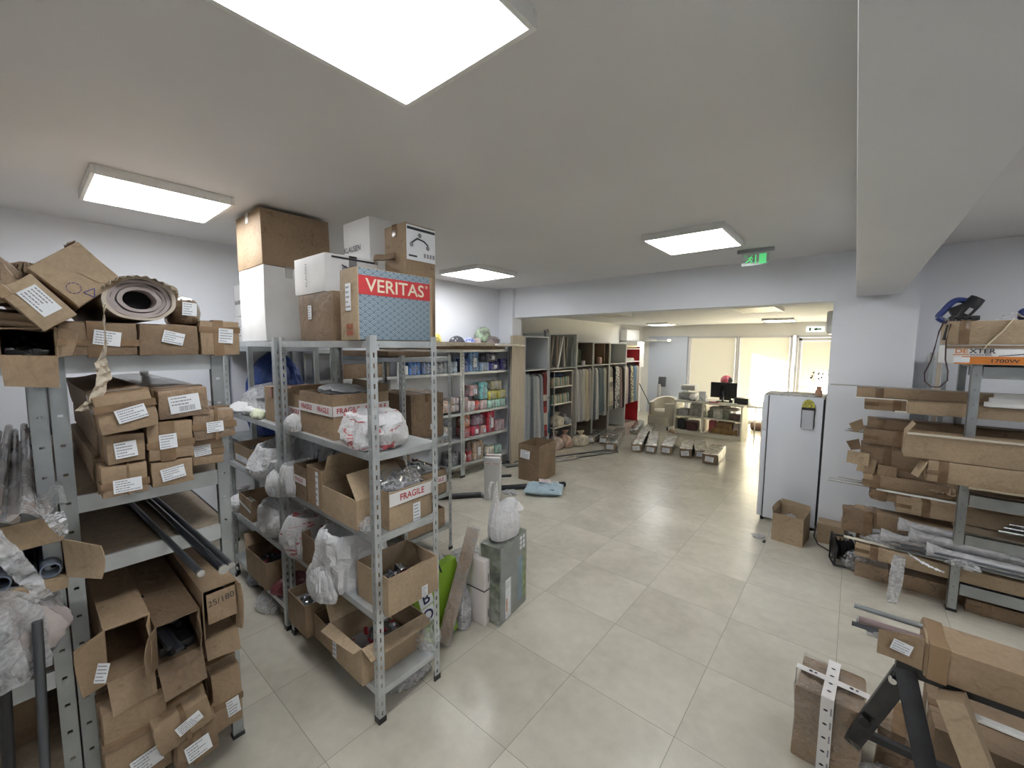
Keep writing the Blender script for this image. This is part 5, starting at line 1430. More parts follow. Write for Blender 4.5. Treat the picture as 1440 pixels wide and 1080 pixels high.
# note holder on the side
r0 = root('note_holder', 'yellow-topped note pad holder stuck on the fridge side', 'note holder', (-.345, FY0 - .012, 1.20))
G().prism([(-.055 + 0, .12)] + [(.055 * math.cos(t), .14 + .075 * math.sin(t)) for t in [PI - k * PI / 12 for k in range(13)]] + [(.055, .12)], -.004, .004, 0, R(PI / 2, 'X')).build('arched_top', [mat('yellow_flower_print', (.55, .50, .08), .5, var=.7, vs=60, col2=(.12, .14, .05))], r0)
G().box(-.058, .058, -.006, .004, .10, .128).box(-.058, -.052, -.004, .004, -.09, .12).box(.052, .058, -.004, .004, -.09, .12).build('frame', [BLACK], r0)
G().box(-.048, .048, -.006, .002, -.10, .10).build('note_pad', [mat('grey_note_paper', (.55, .57, .62), .5)], r0)
G().lathe([(0, -.003), (.008, 0), (0, .003)], 10, 0, T(0, -.009, .105)).build('pin', [CHROME], r0)
# newspaper and vase
g = G().rbox(-.25, .20, -.17, .17, 0, .012, .004, 0, None, .006, 3, 5).rbox(-.22, .21, -.16, .15, .011, .02, .003, 1, R(.12, 'Z'), .005, 8, 5)
g.build('newspaper', [mat('newsprint', (.50, .49, .46), .8, var=.4, vs=40), mat('newsprint_top', (.60, .58, .53), .8, var=.3, vs=40)], None, (-.50, 5.49, FH), 'folded newspapers spread on top of the fridge', 'newspaper')
r0 = root('flower_vase', 'small copper-coloured glass vase of dried flowers on the fridge corner', 'vase', (-.275, 5.42, FH))
G().lathe([(0, 0), (.03, .0), (.034, .01), (.034, .06), (.022, .08), (.022, .105), (.026, .11), (.02, .108), (.018, .08), (0, .02)], 20).build('vase', [mat('copper_glass', (.45, .25, .17), .15)], r0)
rr = random.Random(2)
g = G(); fl_ = G()
for k in range(9):
    a, b2 = rr.uniform(-.07, .07), rr.uniform(-.04, .04)
    tip = (a, b2, .19 + rr.uniform(0, .09))
    g.tube([(0, 0, .06), (a * .4, b2 * .4, .13), tip], .0018, 5)
    if k == 0: tip = (-.075, .02, .20)
    fl_.lathe([(0, -.012), (.009, -.004), (.014, .008), (0, .012)], 8, 0 if k % 3 else 1, T(*tip), 1, 1, k, .2, 60)
g.tube([(0, 0, .06), (-.04, .01, .14), (-.075, .02, .20)], .0018, 5)
g.build('stems', [mat('dry_stem', (.30, .24, .12), .8)], r0)
fl_.build('flower_heads', [mat('pale_petals', (.75, .68, .55), .7), mat('dark_petals', (.10, .10, .13), .7)], r0)
# box in front of fridge
carton(-.53, -.265, 4.80, 5.13, 0, .285, 'open carton with a torn grip hole and crumpled film, in front of the fridge', m=CB2, opening='top', seed=271, yaw=-.10, amp=.010, flaps={'x-': (100, .05), 'y+': (95, .05)})
sack(-.48, -.33, 4.85, 5.02, .10, .17, 'crumpled clear film inside the carton before the fridge', MILKY, SHUT_P, 272, 'plastic_film', 'film', .25, .3, 12)
sack(-.72, -.60, 4.72, 4.84, 0, .03, 'scrap of clear plastic and dust on the tiles by the fridge', MILKY, SHUT_P, 273, 'plastic_scrap', 'scrap', .3, .3, 14)
G().rbox(-.012, .012, -.03, .03, 0, .012, .003).build('dark_scrap', [INK], None, (-.59, 4.70, 0), 'small dark scrap on the tiles left of the carton before the fridge', 'scrap')
# small carton and cable by the pillar
carton(-.19, .02, 5.05, 5.24, 0, .20, 'small carton tucked against the pillar foot behind the cable reel', m=CB2, seed=274, tape='')
r0 = root('cable_reel', 'black cable reel with tubular frame on the tiles by the right rack', 'cable reel', (.02, 4.66, 0), (0, 0, .25))
g = G()
g.tube([(-.07, -.08, .015), (-.07, -.09, .14), (-.07, -.06, .265), (-.07, .06, .265), (-.07, .09, .14), (-.07, .08, .015), (-.07, -.08, .015)], .009, 8)
g.tube([(.07, -.08, .015), (.07, -.09, .14), (.07, -.06, .265), (.07, .06, .265), (.07, .09, .14), (.07, .08, .015), (.07, -.08, .015)], .009, 8)
g.cyl((-.07, 0, .265), (.07, 0, .265), .009, 8).cyl((-.07, -.08, .015), (.07, -.08, .015), .008, 8).cyl((-.07, .08, .015), (.07, .08, .015), .008, 8)
g.build('frame', [BLACK], r0)
g = G()
for k in range(9):
    x = -.05 + .0125 * k
    g.lathe([(.055, -.006), (.075 + .01 * (k % 2), 0), (.055, .006)], 20, 0, T(x, 0, .14) @ R(PI / 2, 'Y'))
g.cyl((-.06, 0, .14), (.06, 0, .14), .056, 20)
g.build('wound_cable', [mat('black_rubber_cable', (.02, .02, .022), .55)], r0)
G().lathe([(0, 0), (.10, 0), (.10, .006), (0, .006)], 24, 0, T(-.066, 0, .14) @ R(PI / 2, 'Y')).lathe([(0, 0), (.10, 0), (.10, .006), (0, .006)], 24, 0, T(.060, 0, .14) @ R(PI / 2, 'Y')).build('drum', [BLACK], r0)
G().tube([(-.20, 5.20, .12), (-.21, 5.10, .03), (-.17, 4.98, .008), (-.08, 4.88, .008), (-.02, 4.80, .05), (0.0, 4.76, .20)], .006, 8).build('black_cable', [BLACK], None, None, 'black cord running from behind the fridge to the cable reel', 'cord')

# ================================================================ RIGHT RACK
r0 = root('metal_rack', 'grey metal rack along the right wall loaded with long cartons and profiles', 'shelving rack')
for x, dx in ((.643, 1), (2.6, -1)):
    for y, dy in ((4.34, 1), (4.86, -1)):
        g = G().box(min(x, x + dx * .05), max(x, x + dx * .05), y, y + dy * .002, 0, 1.84).box(x, x + dx * .002, min(y, y + dy * .05), max(y, y + dy * .05), 0, 1.84) if dy > 0 else G().box(min(x, x + dx * .05), max(x, x + dx * .05), y - .002, y, 0, 1.84).box(x, x + dx * .002, y - .05, y, 0, 1.84)
        for k in range(17):
            z = .08 + .105 * k
            g.box(x + dx * .02, x + dx * .03, y - dy * .0015, y - dy * .0005, z, z + .014, 1)
        p = g.build('post', [STEELD, INKG], r0)
        G().box(min(x - dx * .004, x + dx * .054), max(x - dx * .004, x + dx * .054), min(y - dy * .004, y + dy * .054), max(y - dy * .004, y + dy * .054), 0, .02).build('foot_cap', [BLACK], p)
for z in (.225, .60, .90, 1.27, 1.83):
    G().box(.70, 2.55, 4.345, 4.36, z - .085, z).box(.70, 2.55, 4.345, 4.40, z - .003, z).build('front_beam', [STEELD], r0)
    G().box(.70, 2.55, 4.84, 4.855, z - .085, z).build('back_beam', [STEELD], r0)
    G().box(.66, 2.58, 4.40, 4.84, z - .006, z + .006).build('shelf_board', [CHIP], r0)
def xbox(x0, x1, y0, y1, z0, h, label, m=None, seed=0, **k):
    k.setdefault('yaw', math.radians(random.Random(seed).uniform(-.5, .5)))
    return carton(x0, x1, y0, y1, z0, h, label, m=m or CB, seed=seed, name='long_carton', tape=k.pop('tape', 'left'), amp=k.pop('amp', .004), **k)
SLB = mat('flat_strip_metal', (.42, .41, .38), .4, metal=.4)
def strip(x0, x1, y, z, w, t, label, m=None, yaw=0, pitch=0, name='metal_strip', cat='strip', group=None, pr=.003):
    o = G().rbox(0, x1 - x0, -w / 2, w / 2, 0, t, pr).build(name, [m or SLB], None, (x0, y, z), label, cat, group)
    o.rotation_euler = (0, -pitch, yaw)
    return o
# top level z 1.27+
strip(-.16, 1.9, 4.80, 1.617, .05, .009, 'long flat strip topmost of the rack goods, reaching far over the pillar', pitch=-.01)
xbox(.03, 1.9, 4.66, 4.86, 1.535, .078, 'long thin carton directly under the topmost flat strip, right rack', seed=301, m=CB)
xbox(.09, 1.9, 4.66, 4.84, 1.43, .10, 'long carton below the thin one, banded with a dark strap, right rack', seed=302, m=CB)
G().box(.298, .312, 4.655, 4.845, 1.426, 1.534).build('strap', [INK], None, None, 'dark strap round the banded long carton', 'strap')
strip(.02, 1.9, 4.62, 1.528, .03, .008, 'thin pale profile lying in front of the thin carton, right rack', m=WPLAS, name='profile', cat='profile')
xbox(.34, 2.2, 4.40, 4.58, 1.452, .085, 'open-ended shallow carton in front on the upper right rack level', seed=303, m=CB2, opening='top')
strip(.28, .55, 4.60, 1.428, .07, .012, 'short white profile end under the shallow carton, right rack', m=WPLAS, name='profile', cat='profile')
for k in range(3):
    g = G().box(0, 1.4, -.03, .03, 0, .004).box(0, 1.4, -.03, -.026, 0, .035).box(0, 1.4, .026, .03, 0, .035)
    g.build('white_channel', [WPLAS], None, (.735 + .03 * k, 4.42 + .05 * k, 1.54 + .028 * k), ('lowest', 'middle', 'topmost')[k] + ' of the three white plastic channels on the upper right rack', 'channel')
# level z .9+
xbox(.09, 1.9, 4.72, 4.90, .92, .20, 'long carton deep on the second right rack level, lower one, with dog-eared flap', seed=311, m=CB3)
xbox(.10, 1.9, 4.70, 4.90, 1.125, .13, 'long carton above the dog-eared one, pillar side, right rack', seed=312, m=CB3)
xbox(.12, 1.9, 4.74, 4.88, 1.26, .085, 'slim dark carton topmost of the pillar-side stack, right rack', seed=313, m=CB3)
for k, (y0, z0, a, b2, c, lb) in enumerate(((4.70, 1.20, -.10, .02, .10, 'upper'), (4.70, 1.07, -.10, -.02, .09, 'darker lower'))):
    g = G().prism([(-.09, .0 + .02 * k), (.0, .05), (.02, -.04), (-.05, -.075 + .02 * k)], -.002, .002, 0, R(PI / 2, 'X'))
    g.build('cardboard_flap', [CB3 if k else CB], None, (.08 - .01 * k, 4.69, z0 + .09 - .05 * k), lb + ' loose flap sticking out at the pillar end of the right rack', 'cardboard').rotation_euler = (0, 0, .3)
g = G().rbox(-.004, .004, -.07, .09, -.09, .02, .002, 0, R(.1, 'Y')); g.build('cardboard_flap', [CB2], None, (.085, 4.70, 1.02), 'pale flap folded over the carton ends, right rack', 'cardboard').rotation_euler = (0, 0, 1.2)
g = G().rbox(-.06, .06, -.003, .003, -.10, .03, .002); g.build('cardboard_flap', [CB2], None, (.14, 4.685, .97), 'hanging flap at the lower left of the pillar-side cartons, right rack', 'cardboard').rotation_euler = (0, .12, .05)
g = G().rbox(-.06, .06, -.003, .003, -.09, .02, .002); g.build('cardboard_flap', [CB], None, (.27, 4.685, .935), 'second hanging flap next to the lower left one, right rack', 'cardboard')
for k in range(2):
    G().cyl((-.03 + .02 * k, 4.78, 1.21 + .018 * k), (.6, 4.78, 1.20 + .018 * k), .007, 8).build('thin_rod', [CHROME], None, None, 'thin bright rod poking out between the pillar-side cartons', 'rod', 'thin rods between cartons')
xbox(.325, 2.2, 4.18, 4.40, 1.155, .17, 'big open carton lying in front with a folded white edge, upper of two, right rack', seed=315, m=CB2, opening='top', amp=.006, flaps={'x-': (60, .09), 'y-': (100, .02)})
xbox(.455, 2.2, 4.17, 4.36, .998, .15, 'big carton lying in front under the open one, right rack', seed=316, m=CB2, flaps=None)
g = G().rbox(-.003, .003, -.05, .05, -.11, .02, .002); g.build('cardboard_flap', [CB2], None, (.43, 4.22, 1.115), 'bent torn flap at the end of the lower front carton, right rack', 'cardboard').rotation_euler = (0, .35, .3)

G().rbox(.33, 2.2, 4.172, 4.18, 1.322, 1.338, .003).build('white_edge_strip', [mat('pale_board_edge', (.66, .61, .52), .6)], None, None, 'pale folded edge lying along the upper front carton, right rack', 'strip')
G().box(.66, 2.58, 4.16, 4.34, .986, .997).build('shelf_board', [CHIP], None, None, 'chipboard ledge carrying the two front cartons on the right rack', 'board')
# supports under the front boxes
# level z .6+
rr = random.Random(11)
for k in range(5):
    z = .745 + .012 * (k % 3) ; y = 4.66 + .03 * k
    G().cyl((-.12 + .07 * (k % 3), y, z + .01), (1.6, y + .01, z - .0), .006, 8).build('thin_rod', [CHROME if k % 2 else SLB], None, None, 'thin metal rod sticking out over the pillar, middle right rack', 'rod', 'thin metal rods over the pillar')
xbox(.12, 1.6, 4.62, 4.82, .762, .10, 'torn long carton around the thin rods, right rack', seed=321, m=CB, amp=.010)
xbox(.17, .42, 4.60, 4.80, .67, .085, 'torn carton end drooping below the thin rods, right rack', seed=322, m=CB3, amp=.012)
xbox(.335, 2.2, 4.55, 4.74, .615, .122, 'long plain carton with tape on the middle right rack level', seed=323, m=CB2)
strip(.205, 2.0, 4.53, .772, .016, .014, 'long bright rod lying over the plain carton, right rack', m=WPLAS, name='profile', cat='profile', pitch=-.012)
sack(.50, .78, 4.58, 4.80, .80, .07, 'crumpled brown paper among the rods, right rack', PAPER, SHUT_P, 324, 'wrapping_paper', 'paper', .25, .35, 12)
xbox(.12, 1.0, 4.70, 4.80, .865, .05, 'flattened carton top with curled edge, pillar side, right rack', seed=325, m=CB3, amp=.012)
for k in range(5):
    G().cyl((.86 + .03 * k, 4.40 + .035 * k, .66 + .02 * (k % 3)), (2.2, 4.42 + .035 * k, .66 + .02 * (k % 3)), .013, 10).build('metal_tube', [CHROME], None, None, 'bright metal tube end at the right edge of the middle rack level', 'tube', 'bright tubes at the right edge')
# level z .225+
xbox(.00, .20, 4.50, 4.68, .37, .19, 'torn brown carton end curling at the lower left of the right rack', seed=331, m=CB3, amp=.02)
xbox(.08, 1.4, 4.52, 4.74, .44, .12, 'long carton behind the torn end, lower right rack', seed=332, m=CB)
WRAP = glowless_film('silvery_film', (.66, .66, .68), .66, .12, 10, 1)
for k, (x0, y, z, r_, lb) in enumerate(((.40, 4.46, .545, .030, 'thick film-wrapped silver tube, rear one, lower right rack'), (.46, 4.38, .50, .034, 'thick film-wrapped silver tube in the middle, lower right rack'), (.30, 4.42, .44, .028, 'film-wrapped silver tube with loose film end, lower right rack'), (.55, 4.31, .44, .032, 'film-wrapped silver tube nearest the front, lower right rack'))):
    r1 = root('wrapped_tube', lb, 'tube', (x0, y, z), (0, .02, -.015))
    G().cyl((0, 0, 0), (1.9, 0, 0), r_ * .8, 16).build('tube', [mat('silver_tube', (.55, .54, .56), .28, metal=.8)], r1)
    g = G()
    def wf(u, v, r_=r_, k=k):
        t = 2 * PI * u
        x = -.05 + 1.95 * v
        rr_ = r_ * (1.15 + .22 * noise.noise(Vector((math.cos(t) * 2, math.sin(t) * 2, x * 9 + k * 5)))) * (1 + (.5 * max(0, .05 - v) / .05))
        return (x, rr_ * math.cos(t), rr_ * math.sin(t))
    g.grid(wf, 18, 70).build('film', [WRAP], r1)
for k, (x0, z, y) in enumerate(((.31, .425, 4.30), (.33, .405, 4.28), (.30, .39, 4.31), (.36, .44, 4.27))):
    G().cyl((x0, y, z), (2.1, y, z - .01), .009, 10).build('metal_rod', [DKMETAL if k % 2 else STEELD], None, None, 'thin dark metal rod in front of the film-wrapped tubes, lower right rack', 'rod', 'thin dark rods on the lower right rack')
strip(.22, 1.9, 4.56, .525, .06, .02, 'pale profile with film lying behind the silver tubes', m=mat('pale_profile', (.62, .58, .54), .3, metal=.3), name='profile', cat='profile')
sack(.16, .48, 4.42, 4.62, .305, .11, 'white translucent bag end hanging at the lower left of the right rack', MILKY, SHUT_P, 335, 'plastic_bag', 'bag', .2, .3, 10)
strip(.02, 1.9, 4.42, .345, .035, .012, 'pale narrow board running the length of the lower right rack', m=CREAMB, pitch=-.0, name='board', cat='board', yaw=-.02)
xbox(.10, 1.9, 4.36, 4.62, .232, .10, 'long brown carton on the lowest board of the right rack', seed=336, m=CB2)
crum('clear plastic strip hanging down from the lower right rack to the carton on trestles', [(.36, 4.26, .36), (.35, 4.22, .25), (.345, 4.20, .15), (.335, 4.18, .05), (.33, 4.17, .006)], [.07, .085, .08, .07, .06], MILKY, 'plastic_strip', 'plastic', 4, .4, 1.4)
crum('folded white paper corner on the lower right rack', [(.40, 4.25, .40), (.47, 4.24, .36), (.55, 4.24, .33), (.60, 4.24, .32)], [.02, .05, .04, .01], LABEL, 'paper_scrap', 'paper', 7, .3)
sack(.60, .78, 4.21, 4.31, .385, .06, 'crumpled clear film clump at the front post, lower right rack', CLEAR, SHUT_P, 337, 'plastic_film', 'film', .3, .3, 14)
# floor below
xbox(.11, 2.0, 4.50, 4.82, 0, .125, 'long film-wrapped carton on the tiles beneath the right rack', seed=341, m=CBF)
sack(.02, .30, 4.50, 4.78, .02, .17, 'clear film bundle at the left end of the floor carton below the right rack', CLEAR, SHUT_P, 342, 'plastic_film', 'film', .2, .25, 8)
xbox(.75, 2.4, 4.40, 4.49, 0, .10, 'dark long carton on the tiles under the right rack beam', seed=343, m=CB3)
# vertical bits between rack and wall
for k, x in enumerate((.52, .57, .61)):
    G().rbox(x, x + .03, 5.30, 5.33, 0, 1.92, .003).build('upright_profile', [STEELD if k != 1 else PARTB], None, None, 'upright profile leaning at the wall behind the right rack', 'profile', 'upright profiles behind the rack')
# ---- things on the rack top
xbox(.50, 1.7, 4.30, 4.62, 1.985, .165, 'plain pale carton on top of the right rack, power tool resting on it', seed=351, m=CB2)
r1 = root('product_carton', 'orange and white power-tool carton with brand lettering on the right rack top', 'box', (1.0, 4.46, 1.845))
w, d, h = 1.0, .34, .135
G().rbox(-w / 2, w / 2, -d / 2, d / 2, 0, h, .004).build('body', [WBOX], r1)
g = G(); FY = face_M('y-', w, d, h, 0, 0, 0, .002)
g.box(-.42, .49, -.065, -.012, 0, .001, 0, FY); g.box(-.5, .49, .045, .065, 0, .001, 3, FY)
g.add([(-.46, -.065, .0012), (-.36, -.065, .0012), (-.30, -.012, .0012), (-.40, -.012, .0012)], [(0, 1, 2, 3)], 0, FY)
text(g, 'DE', .044, FY @ T(-.425, .024, .002), 0, .02, 1.15); text(g, 'XTER', .044, FY @ T(-.325, .024, .002), 1, .02, 1.15)
text(g, 'POWER', .018, FY @ T(-.33, -.002, .002), 1, .01, 1.6)
text(g, '1700W', .034, FY @ T(-.22, -.042, .002), 1, .015, 1.3)
g.box(-.465, -.385, -.003, .002, 0, .001, 0, FY)
g.box(-.46, -.38, -.055, -.018, .001, .0015, 2, FY)
for k in range(9): g.lathe([(0, -.001), (.02 + .004 * (k % 3), 0), (0, .003)], 10, 4, FY @ T(-.10 + .03 * k, .012 + .012 * (k % 2), .001))
g.add([(-.25, -.01, .0015), (-.10, .01, .0015), (-.10, .016, .0015), (-.25, -.006, .0015)], [(0, 1, 2, 3)], 1, FY)
g.build('print', [mat('orange_card_print', (.62, .20, .03), .4), INK, LABEL, CB3, mat('blue_tool_print', (.05, .09, .28), .4)], r1)
g = G().box(-.11, .02, -.17, -.172, -.005, .03, 0, T(0, -.002, 0)); g = G(); print_label(g, face_M('y-', w, d, h, -.03, -.045, 0, .004), .10, .05, 8); g.build('label', [LABEL, INKG], r1)
g = G().tube([(.66, 4.30, 1.90), (.70, 4.285, 1.99), (.76, 4.28, 2.08), (.80, 4.285, 2.16)], .008, 5, 0, None, .3); g.build('plastic_strap', [mat('pale_yellow_strap', (.66, .60, .42), .4)], None, None, 'pale yellow strap running diagonally over the two top cartons', 'strap')
# corded tool
r1 = root('power_tool', 'blue and black corded power tool lying on the pale carton, cable looping down', 'power tool', (.54, 4.40, 2.155), (0, 0, 0))
BT = mat('tool_blue', (.03, .05, .20), .35)
g = G()
ring0 = [(-.085, .03), (-.06, .075), (-.03, .125), (.0, .15), (.04, .145), (.065, .125), (.05, .10), (.03, .06), (.0, .02), (-.04, .0), (-.085, .03)]
ring_ = []
for k in range(10):
    p0, p1, p2, p3 = ring0[(k - 1) % 10], ring0[k], ring0[k + 1], ring0[(k + 2) % 10 if k < 9 else 1]
    for q in range(4):
        t_ = q / 4
        ring_.append(tuple(.5 * (2 * p1[i] + (p2[i] - p0[i]) * t_ + (2 * p0[i] - 5 * p1[i] + 4 * p2[i] - p3[i]) * t_ ** 2 + (3 * p1[i] - p0[i] - 3 * p2[i] + p3[i]) * t_ ** 3) for i in (0, 1)))
ring_.append(ring_[0])
g.tube([(x, 0, z) for x, z in ring_], .020, 12)
g.build('handle', [BT], r1)
g = G().tube([(.02, 0, .02), (.05, 0, .07), (.08, 0, .12), (.105, 0, .16)], [.038, .046, .048, .042], 14)
g.rbox(-.03, .12, -.04, .04, .0, .035, .008).rbox(.0, .10, -.032, .032, .02, .10, .02, 0, R(-.45, 'Y'))
g.build('motor_body', [BLACK], r1)
G().rbox(-.012, .012, -.052, -.044, .055, .10, .002, 0, T(.02, 0, 0) @ R(.55, 'Y')).build('rating_plate', [GREYPL], r1)
for k in range(3): G().cyl((.0 + .035 * k, -.037, .012), (.0 + .035 * k, -.04, .012), .008, 10).build('screw', [CHROME], r1)
G().rbox(-.055, -.01, -.02, .02, -.005, .022, .006).build('cable_gland', [GREYPL], r1)
pts = []
for k in range(25):
    t = k / 24
    ang = -PI * .5 + t * 2 * PI
    pts.append((-.055 - .005 + .055 * math.sin((t - .5) * 2 * PI) * (1 if t > 0 else 1), -.03, -.24 + .25 * math.cos((t - .5) * 2 * PI) * -1))
G().tube([(-.03, 0, .01), (-.06, -.05, -.01), (-.085, -.11, -.08), (-.10, -.115, -.2), (-.115, -.12, -.30), (-.14, -.12, -.38), (-.135, -.12, -.44), (-.10, -.12, -.48), (-.055, -.12, -.48), (-.02, -.12, -.43), (-.022, -.12, -.36), (-.04, -.12, -.28), (-.045, -.115, -.15), (-.03, -.112, -.03), (-.02, -.03, .005)], .0045, 8).build('cord', [mat('dark_red_black_cord', (.05, .02, .025), .5)], r1)
G().tube([(-.045, -.115, -.03), (-.055, -.115, -.1), (-.058, -.115, -.14)], [.006, .007, .01], 8).build('cord_grip', [BLACK], r1)
sack(.84, 1.05, 4.38, 4.55, 2.152, .10, 'dark blue tool or glove bundle at the right edge of the rack top', BT, SHUT_P, 361, 'tool_bundle', 'tool', .15, .15, 10)
crum('crumpled pale paper beside the dark blue bundle on the rack top', [(.74, 4.36, 2.153), (.78, 4.38, 2.19), (.83, 4.40, 2.20), (.86, 4.40, 2.17)], [.05, .07, .06, .04], LABEL, 'paper_scrap', 'paper', 12, .5)
# wall sockets
r1 = root('light_switch', 'white double socket plate on the wall behind the hanging tool cord', 'socket', (.58, 5.455, 1.86))
G().rbox(-.06, .06, -.01, 0, -.04, .04, .004).build('plate', [WPLAS], r1); G().cyl((-.028, -.012, 0), (-.028, -.009, 0), .018, 16).cyl((.028, -.012, 0), (.028, -.009, 0), .018, 16).build('socket_hole', [GREYPL], r1)
r1 = root('light_switch', 'white light switch on the pillar face beside the wood-sided cabinet', 'switch', (-4.355, 5.24, 1.91), (0, 0, 0))
G().rbox(0, .01, -.015, .045, -.04, .04, .003).build('plate', [WPLAS], r1); G().rbox(.009, .014, .0, .03, -.02, .02, .002).build('rocker', [WPLAS], r1)

# ================================================================ TRESTLE AND FRONT RIGHT
r1 = root('taped_carton', 'film-wrapped carton tied with a cross of printed white tape, standing on the tiles', 'box', (0.01, 2.40, 0), (0, 0, -.06))
w, d, h = .245, .27, .352
G().rbox(-w / 2, w / 2, -d / 2, d / 2, 0, h, .014, 0, None, .012, 9, 7).build('body', [CBF], r1)
G().rbox(-w / 2 - .004, w / 2 + .004, -d / 2 - .004, d / 2 + .004, 0, h + .004, .014, 0, None, .014, 19, 8).build('film', [glowless_film('carton_film', (.62, .55, .47), .17, .06, 22, 1)], r1)
g = G()
e = .014
for (fm, ln, off) in (('y-', h, .0),):
    FY = face_M('y-', w, d, h, .0, 0, 0, e)
    g.box(-.024, .024, -h / 2, h / 2 + e, 0, .0015, 0, FY)
    for k in range(5):
        zz = -h / 2 + .035 + k * .068
        g.lathe([(0, -.0005), (.009, 0), (0, .001)], 10, 1, FY @ T(-.004, zz, .002) @ Matrix.Diagonal((1, .6, 1, 1)))
        g.box(.013, .019, zz - .018, zz + .018, .0015, .002, 2, FY)
FT = face_M('top', w, d, h, 0, 0, 0, e)
g.box(-.024, .024, -d / 2 - e, d / 2 + e, 0, .0015, 0, FT)
g.box(-w / 2 - e, w / 2 + e, -.03, .008, .0016, .003, 0, FT)
FXm = face_M('x+', w, d, h, -.011, 0, 0, e); g.box(-.019, .019, h / 2 - .02, h / 2 + e, 0, .0015, 0, FXm)
FXl = face_M('x-', w, d, h, .011, 0, 0, e); g.box(-.019, .019, -.0, h / 2 + e, 0, .0015, 0, FXl)
for k in range(4):
    g.lathe([(0, -.0005), (.009, 0), (0, .001)], 10, 1, FT @ T(0, -.10 + .06 * k, .004) @ Matrix.Diagonal((1, .6, 1, 1)))
for x in (-.08, .075):
    g.lathe([(0, -.0005), (.008, 0), (0, .001)], 10, 1, FT @ T(x, -.011, .005)); g.lathe([(0, -.0005), (.006, 0), (0, .001)], 10, 1, FT @ T(x + .02, -.011, .005))
g.build('printed_tape', [WTAPE, INK, INKG], r1)

r1 = root('trestle', 'black folding trestle carrying the long open carton, front right', 'trestle', (0, 0, 0))
TRM = mat('black_powder_coat', (.022, .023, .026), .38, var=.3, vs=20)
def bar(g, a, b2, w, t, mi=0, roll=0):
    a, b2 = Vector(a), Vector(b2)
    q = (b2 - a).normalized().to_track_quat('Z', 'Y').to_matrix().to_4x4()
    g.rbox(-w / 2, w / 2, -t / 2, t / 2, 0, (b2 - a).length, .004, mi, T(*a) @ q @ R(roll, 'Z'))
    return g
for (a, b2) in (((.215, 2.05, .74), (.055, 2.36, .0)), ((.215, 2.05, .76), (.40, 1.76, .0)), ((1.0, 2.05, .74), (1.12, 2.36, 0)), ((1.0, 2.05, .76), (1.15, 1.76, 0))):
    bar(G(), a, b2, .062, .03, 0, .6).build('leg', [TRM], r1)
bar(G(), (.19, 2.06, .765), (1.03, 2.06, .765), .05, .05).build('top_rail', [TRM], r1)
bar(G(), (.12, 2.23, .30), (1.1, 2.23, .30), .03, .03).build('cross_bar', [TRM], r1)
G().cyl((.185, 2.03, .70), (.185, 2.05, .70), .012, 10).build('bolt', [CHROME], r1)
G().cyl((.125, 2.19, .40), (.125, 2.15, .40), .02, 10).build('lock_knob', [BLACK], r1)
carton(.255, 1.70, 1.985, 2.165, .795, .118, 'long heavy carton on the black trestle, torn open at its left end', opening=None, m=CB, seed=371, name='long_carton', tape='', amp=.007, yaw=.0, rot=None)
g = G().rbox(-.075, .003, -.135, -.128, .0, .13, .002)
r2 = root('cardboard_flap', 'torn end flap with a white label on the trestle carton', 'cardboard', (.245, 1.985, .80), (0, 0, .0))
G().grid(lambda u, v: (-.115 + .12 * u, -.012 - .02 * (1 - u) + .006 * math.sin(u * 3), .015 + .12 * v * (1 - .25 * (1 - u)) + (.0 + .02 * (1 - u))), 8, 6, 0, None, True, .004).build('flap_sheet', [CB], r2)
g = G(); print_label(g, Matrix(((.985, 0, -.17, -.052), (.17, 0, -.985, -.028), (0, 1, 0, .085), (0, 0, 0, 1))) @ R(-.25, 'Z'), .055, .04, 4); g.build('label', [LABEL, INKG], r2)
G().rbox(.262, .315, 1.979, 2.171, .789, .919, .006, 0, None, .005, 5, 4).build('tape_band', [mat('glossy_brown_tape', (.30, .20, .115), .2, bump=.3, bs=30)], None, None, 'band of glossy brown tape round the trestle carton end', 'tape')
rr = random.Random(5)
for k, (x0, y, z, r_, m_, lb) in enumerate(((.06, 2.12, .905, .010, STEELD, 'upper thin steel rod'), (.075, 2.06, .885, .014, mat('rose_tube', (.36, .28, .28), .3, metal=.4), 'reddish-grey tube'), (.055, 2.03, .875, .009, DKMETAL, 'second thin dark rod'), (.07, 2.10, .860, .011, STEELD, 'third steel rod'), (.10, 2.04, .855, .013, CHROME, 'bright film-covered tube'), (.14, 2.02, .835, .009, DKMETAL, 'fourth dark rod'), (.155, 2.06, .80, .011, DKMETAL, 'lowest dark rod'))):
    G().cyl((x0, y, z), (1.2, y + .02, z - .004), r_, 10).build('metal_rod', [m_], None, None, lb + ' poking out of the trestle carton', 'rod')
sack(.12, .24, 1.99, 2.06, .85, .035, 'white film scrap on the rods of the trestle carton', MILKY, SHUT_P, 375, 'plastic_film', 'film', .2, .3, 14)
# leaning plank-like carton
o = carton(-.065, .065, -.035, .035, 0, .85, 'narrow flat carton leaning diagonally below the trestle carton', m=CB2, seed=376, tape='', amp=.003, name='long_carton')
a, b2 = Vector((.62, 1.72, .02)), Vector((.345, 1.93, .72))
qq = (b2 - a).normalized().to_track_quat('Z', 'Y')
o.rotation_mode = 'QUATERNION'; o.rotation_quaternion = qq @ Euler((0, 0, .55)).to_quaternion(); o.location = a

carton(.20, .34, 2.45, 2.68, 0, .20, 'film-wrapped small carton on the tiles between the trestle legs', m=CBF, seed=378, yaw=-.1)
carton(.36, 1.2, 2.40, 2.75, 0, .34, 'dark carton on the tiles under the trestle carton', m=CB3, seed=379)
sack(.12, .62, 2.12, 2.42, 0, .10, 'clear film heap on the tiles at the trestle legs', MILKY, SHUT_P, 380, 'plastic_film', 'film', .2, .25, 6)

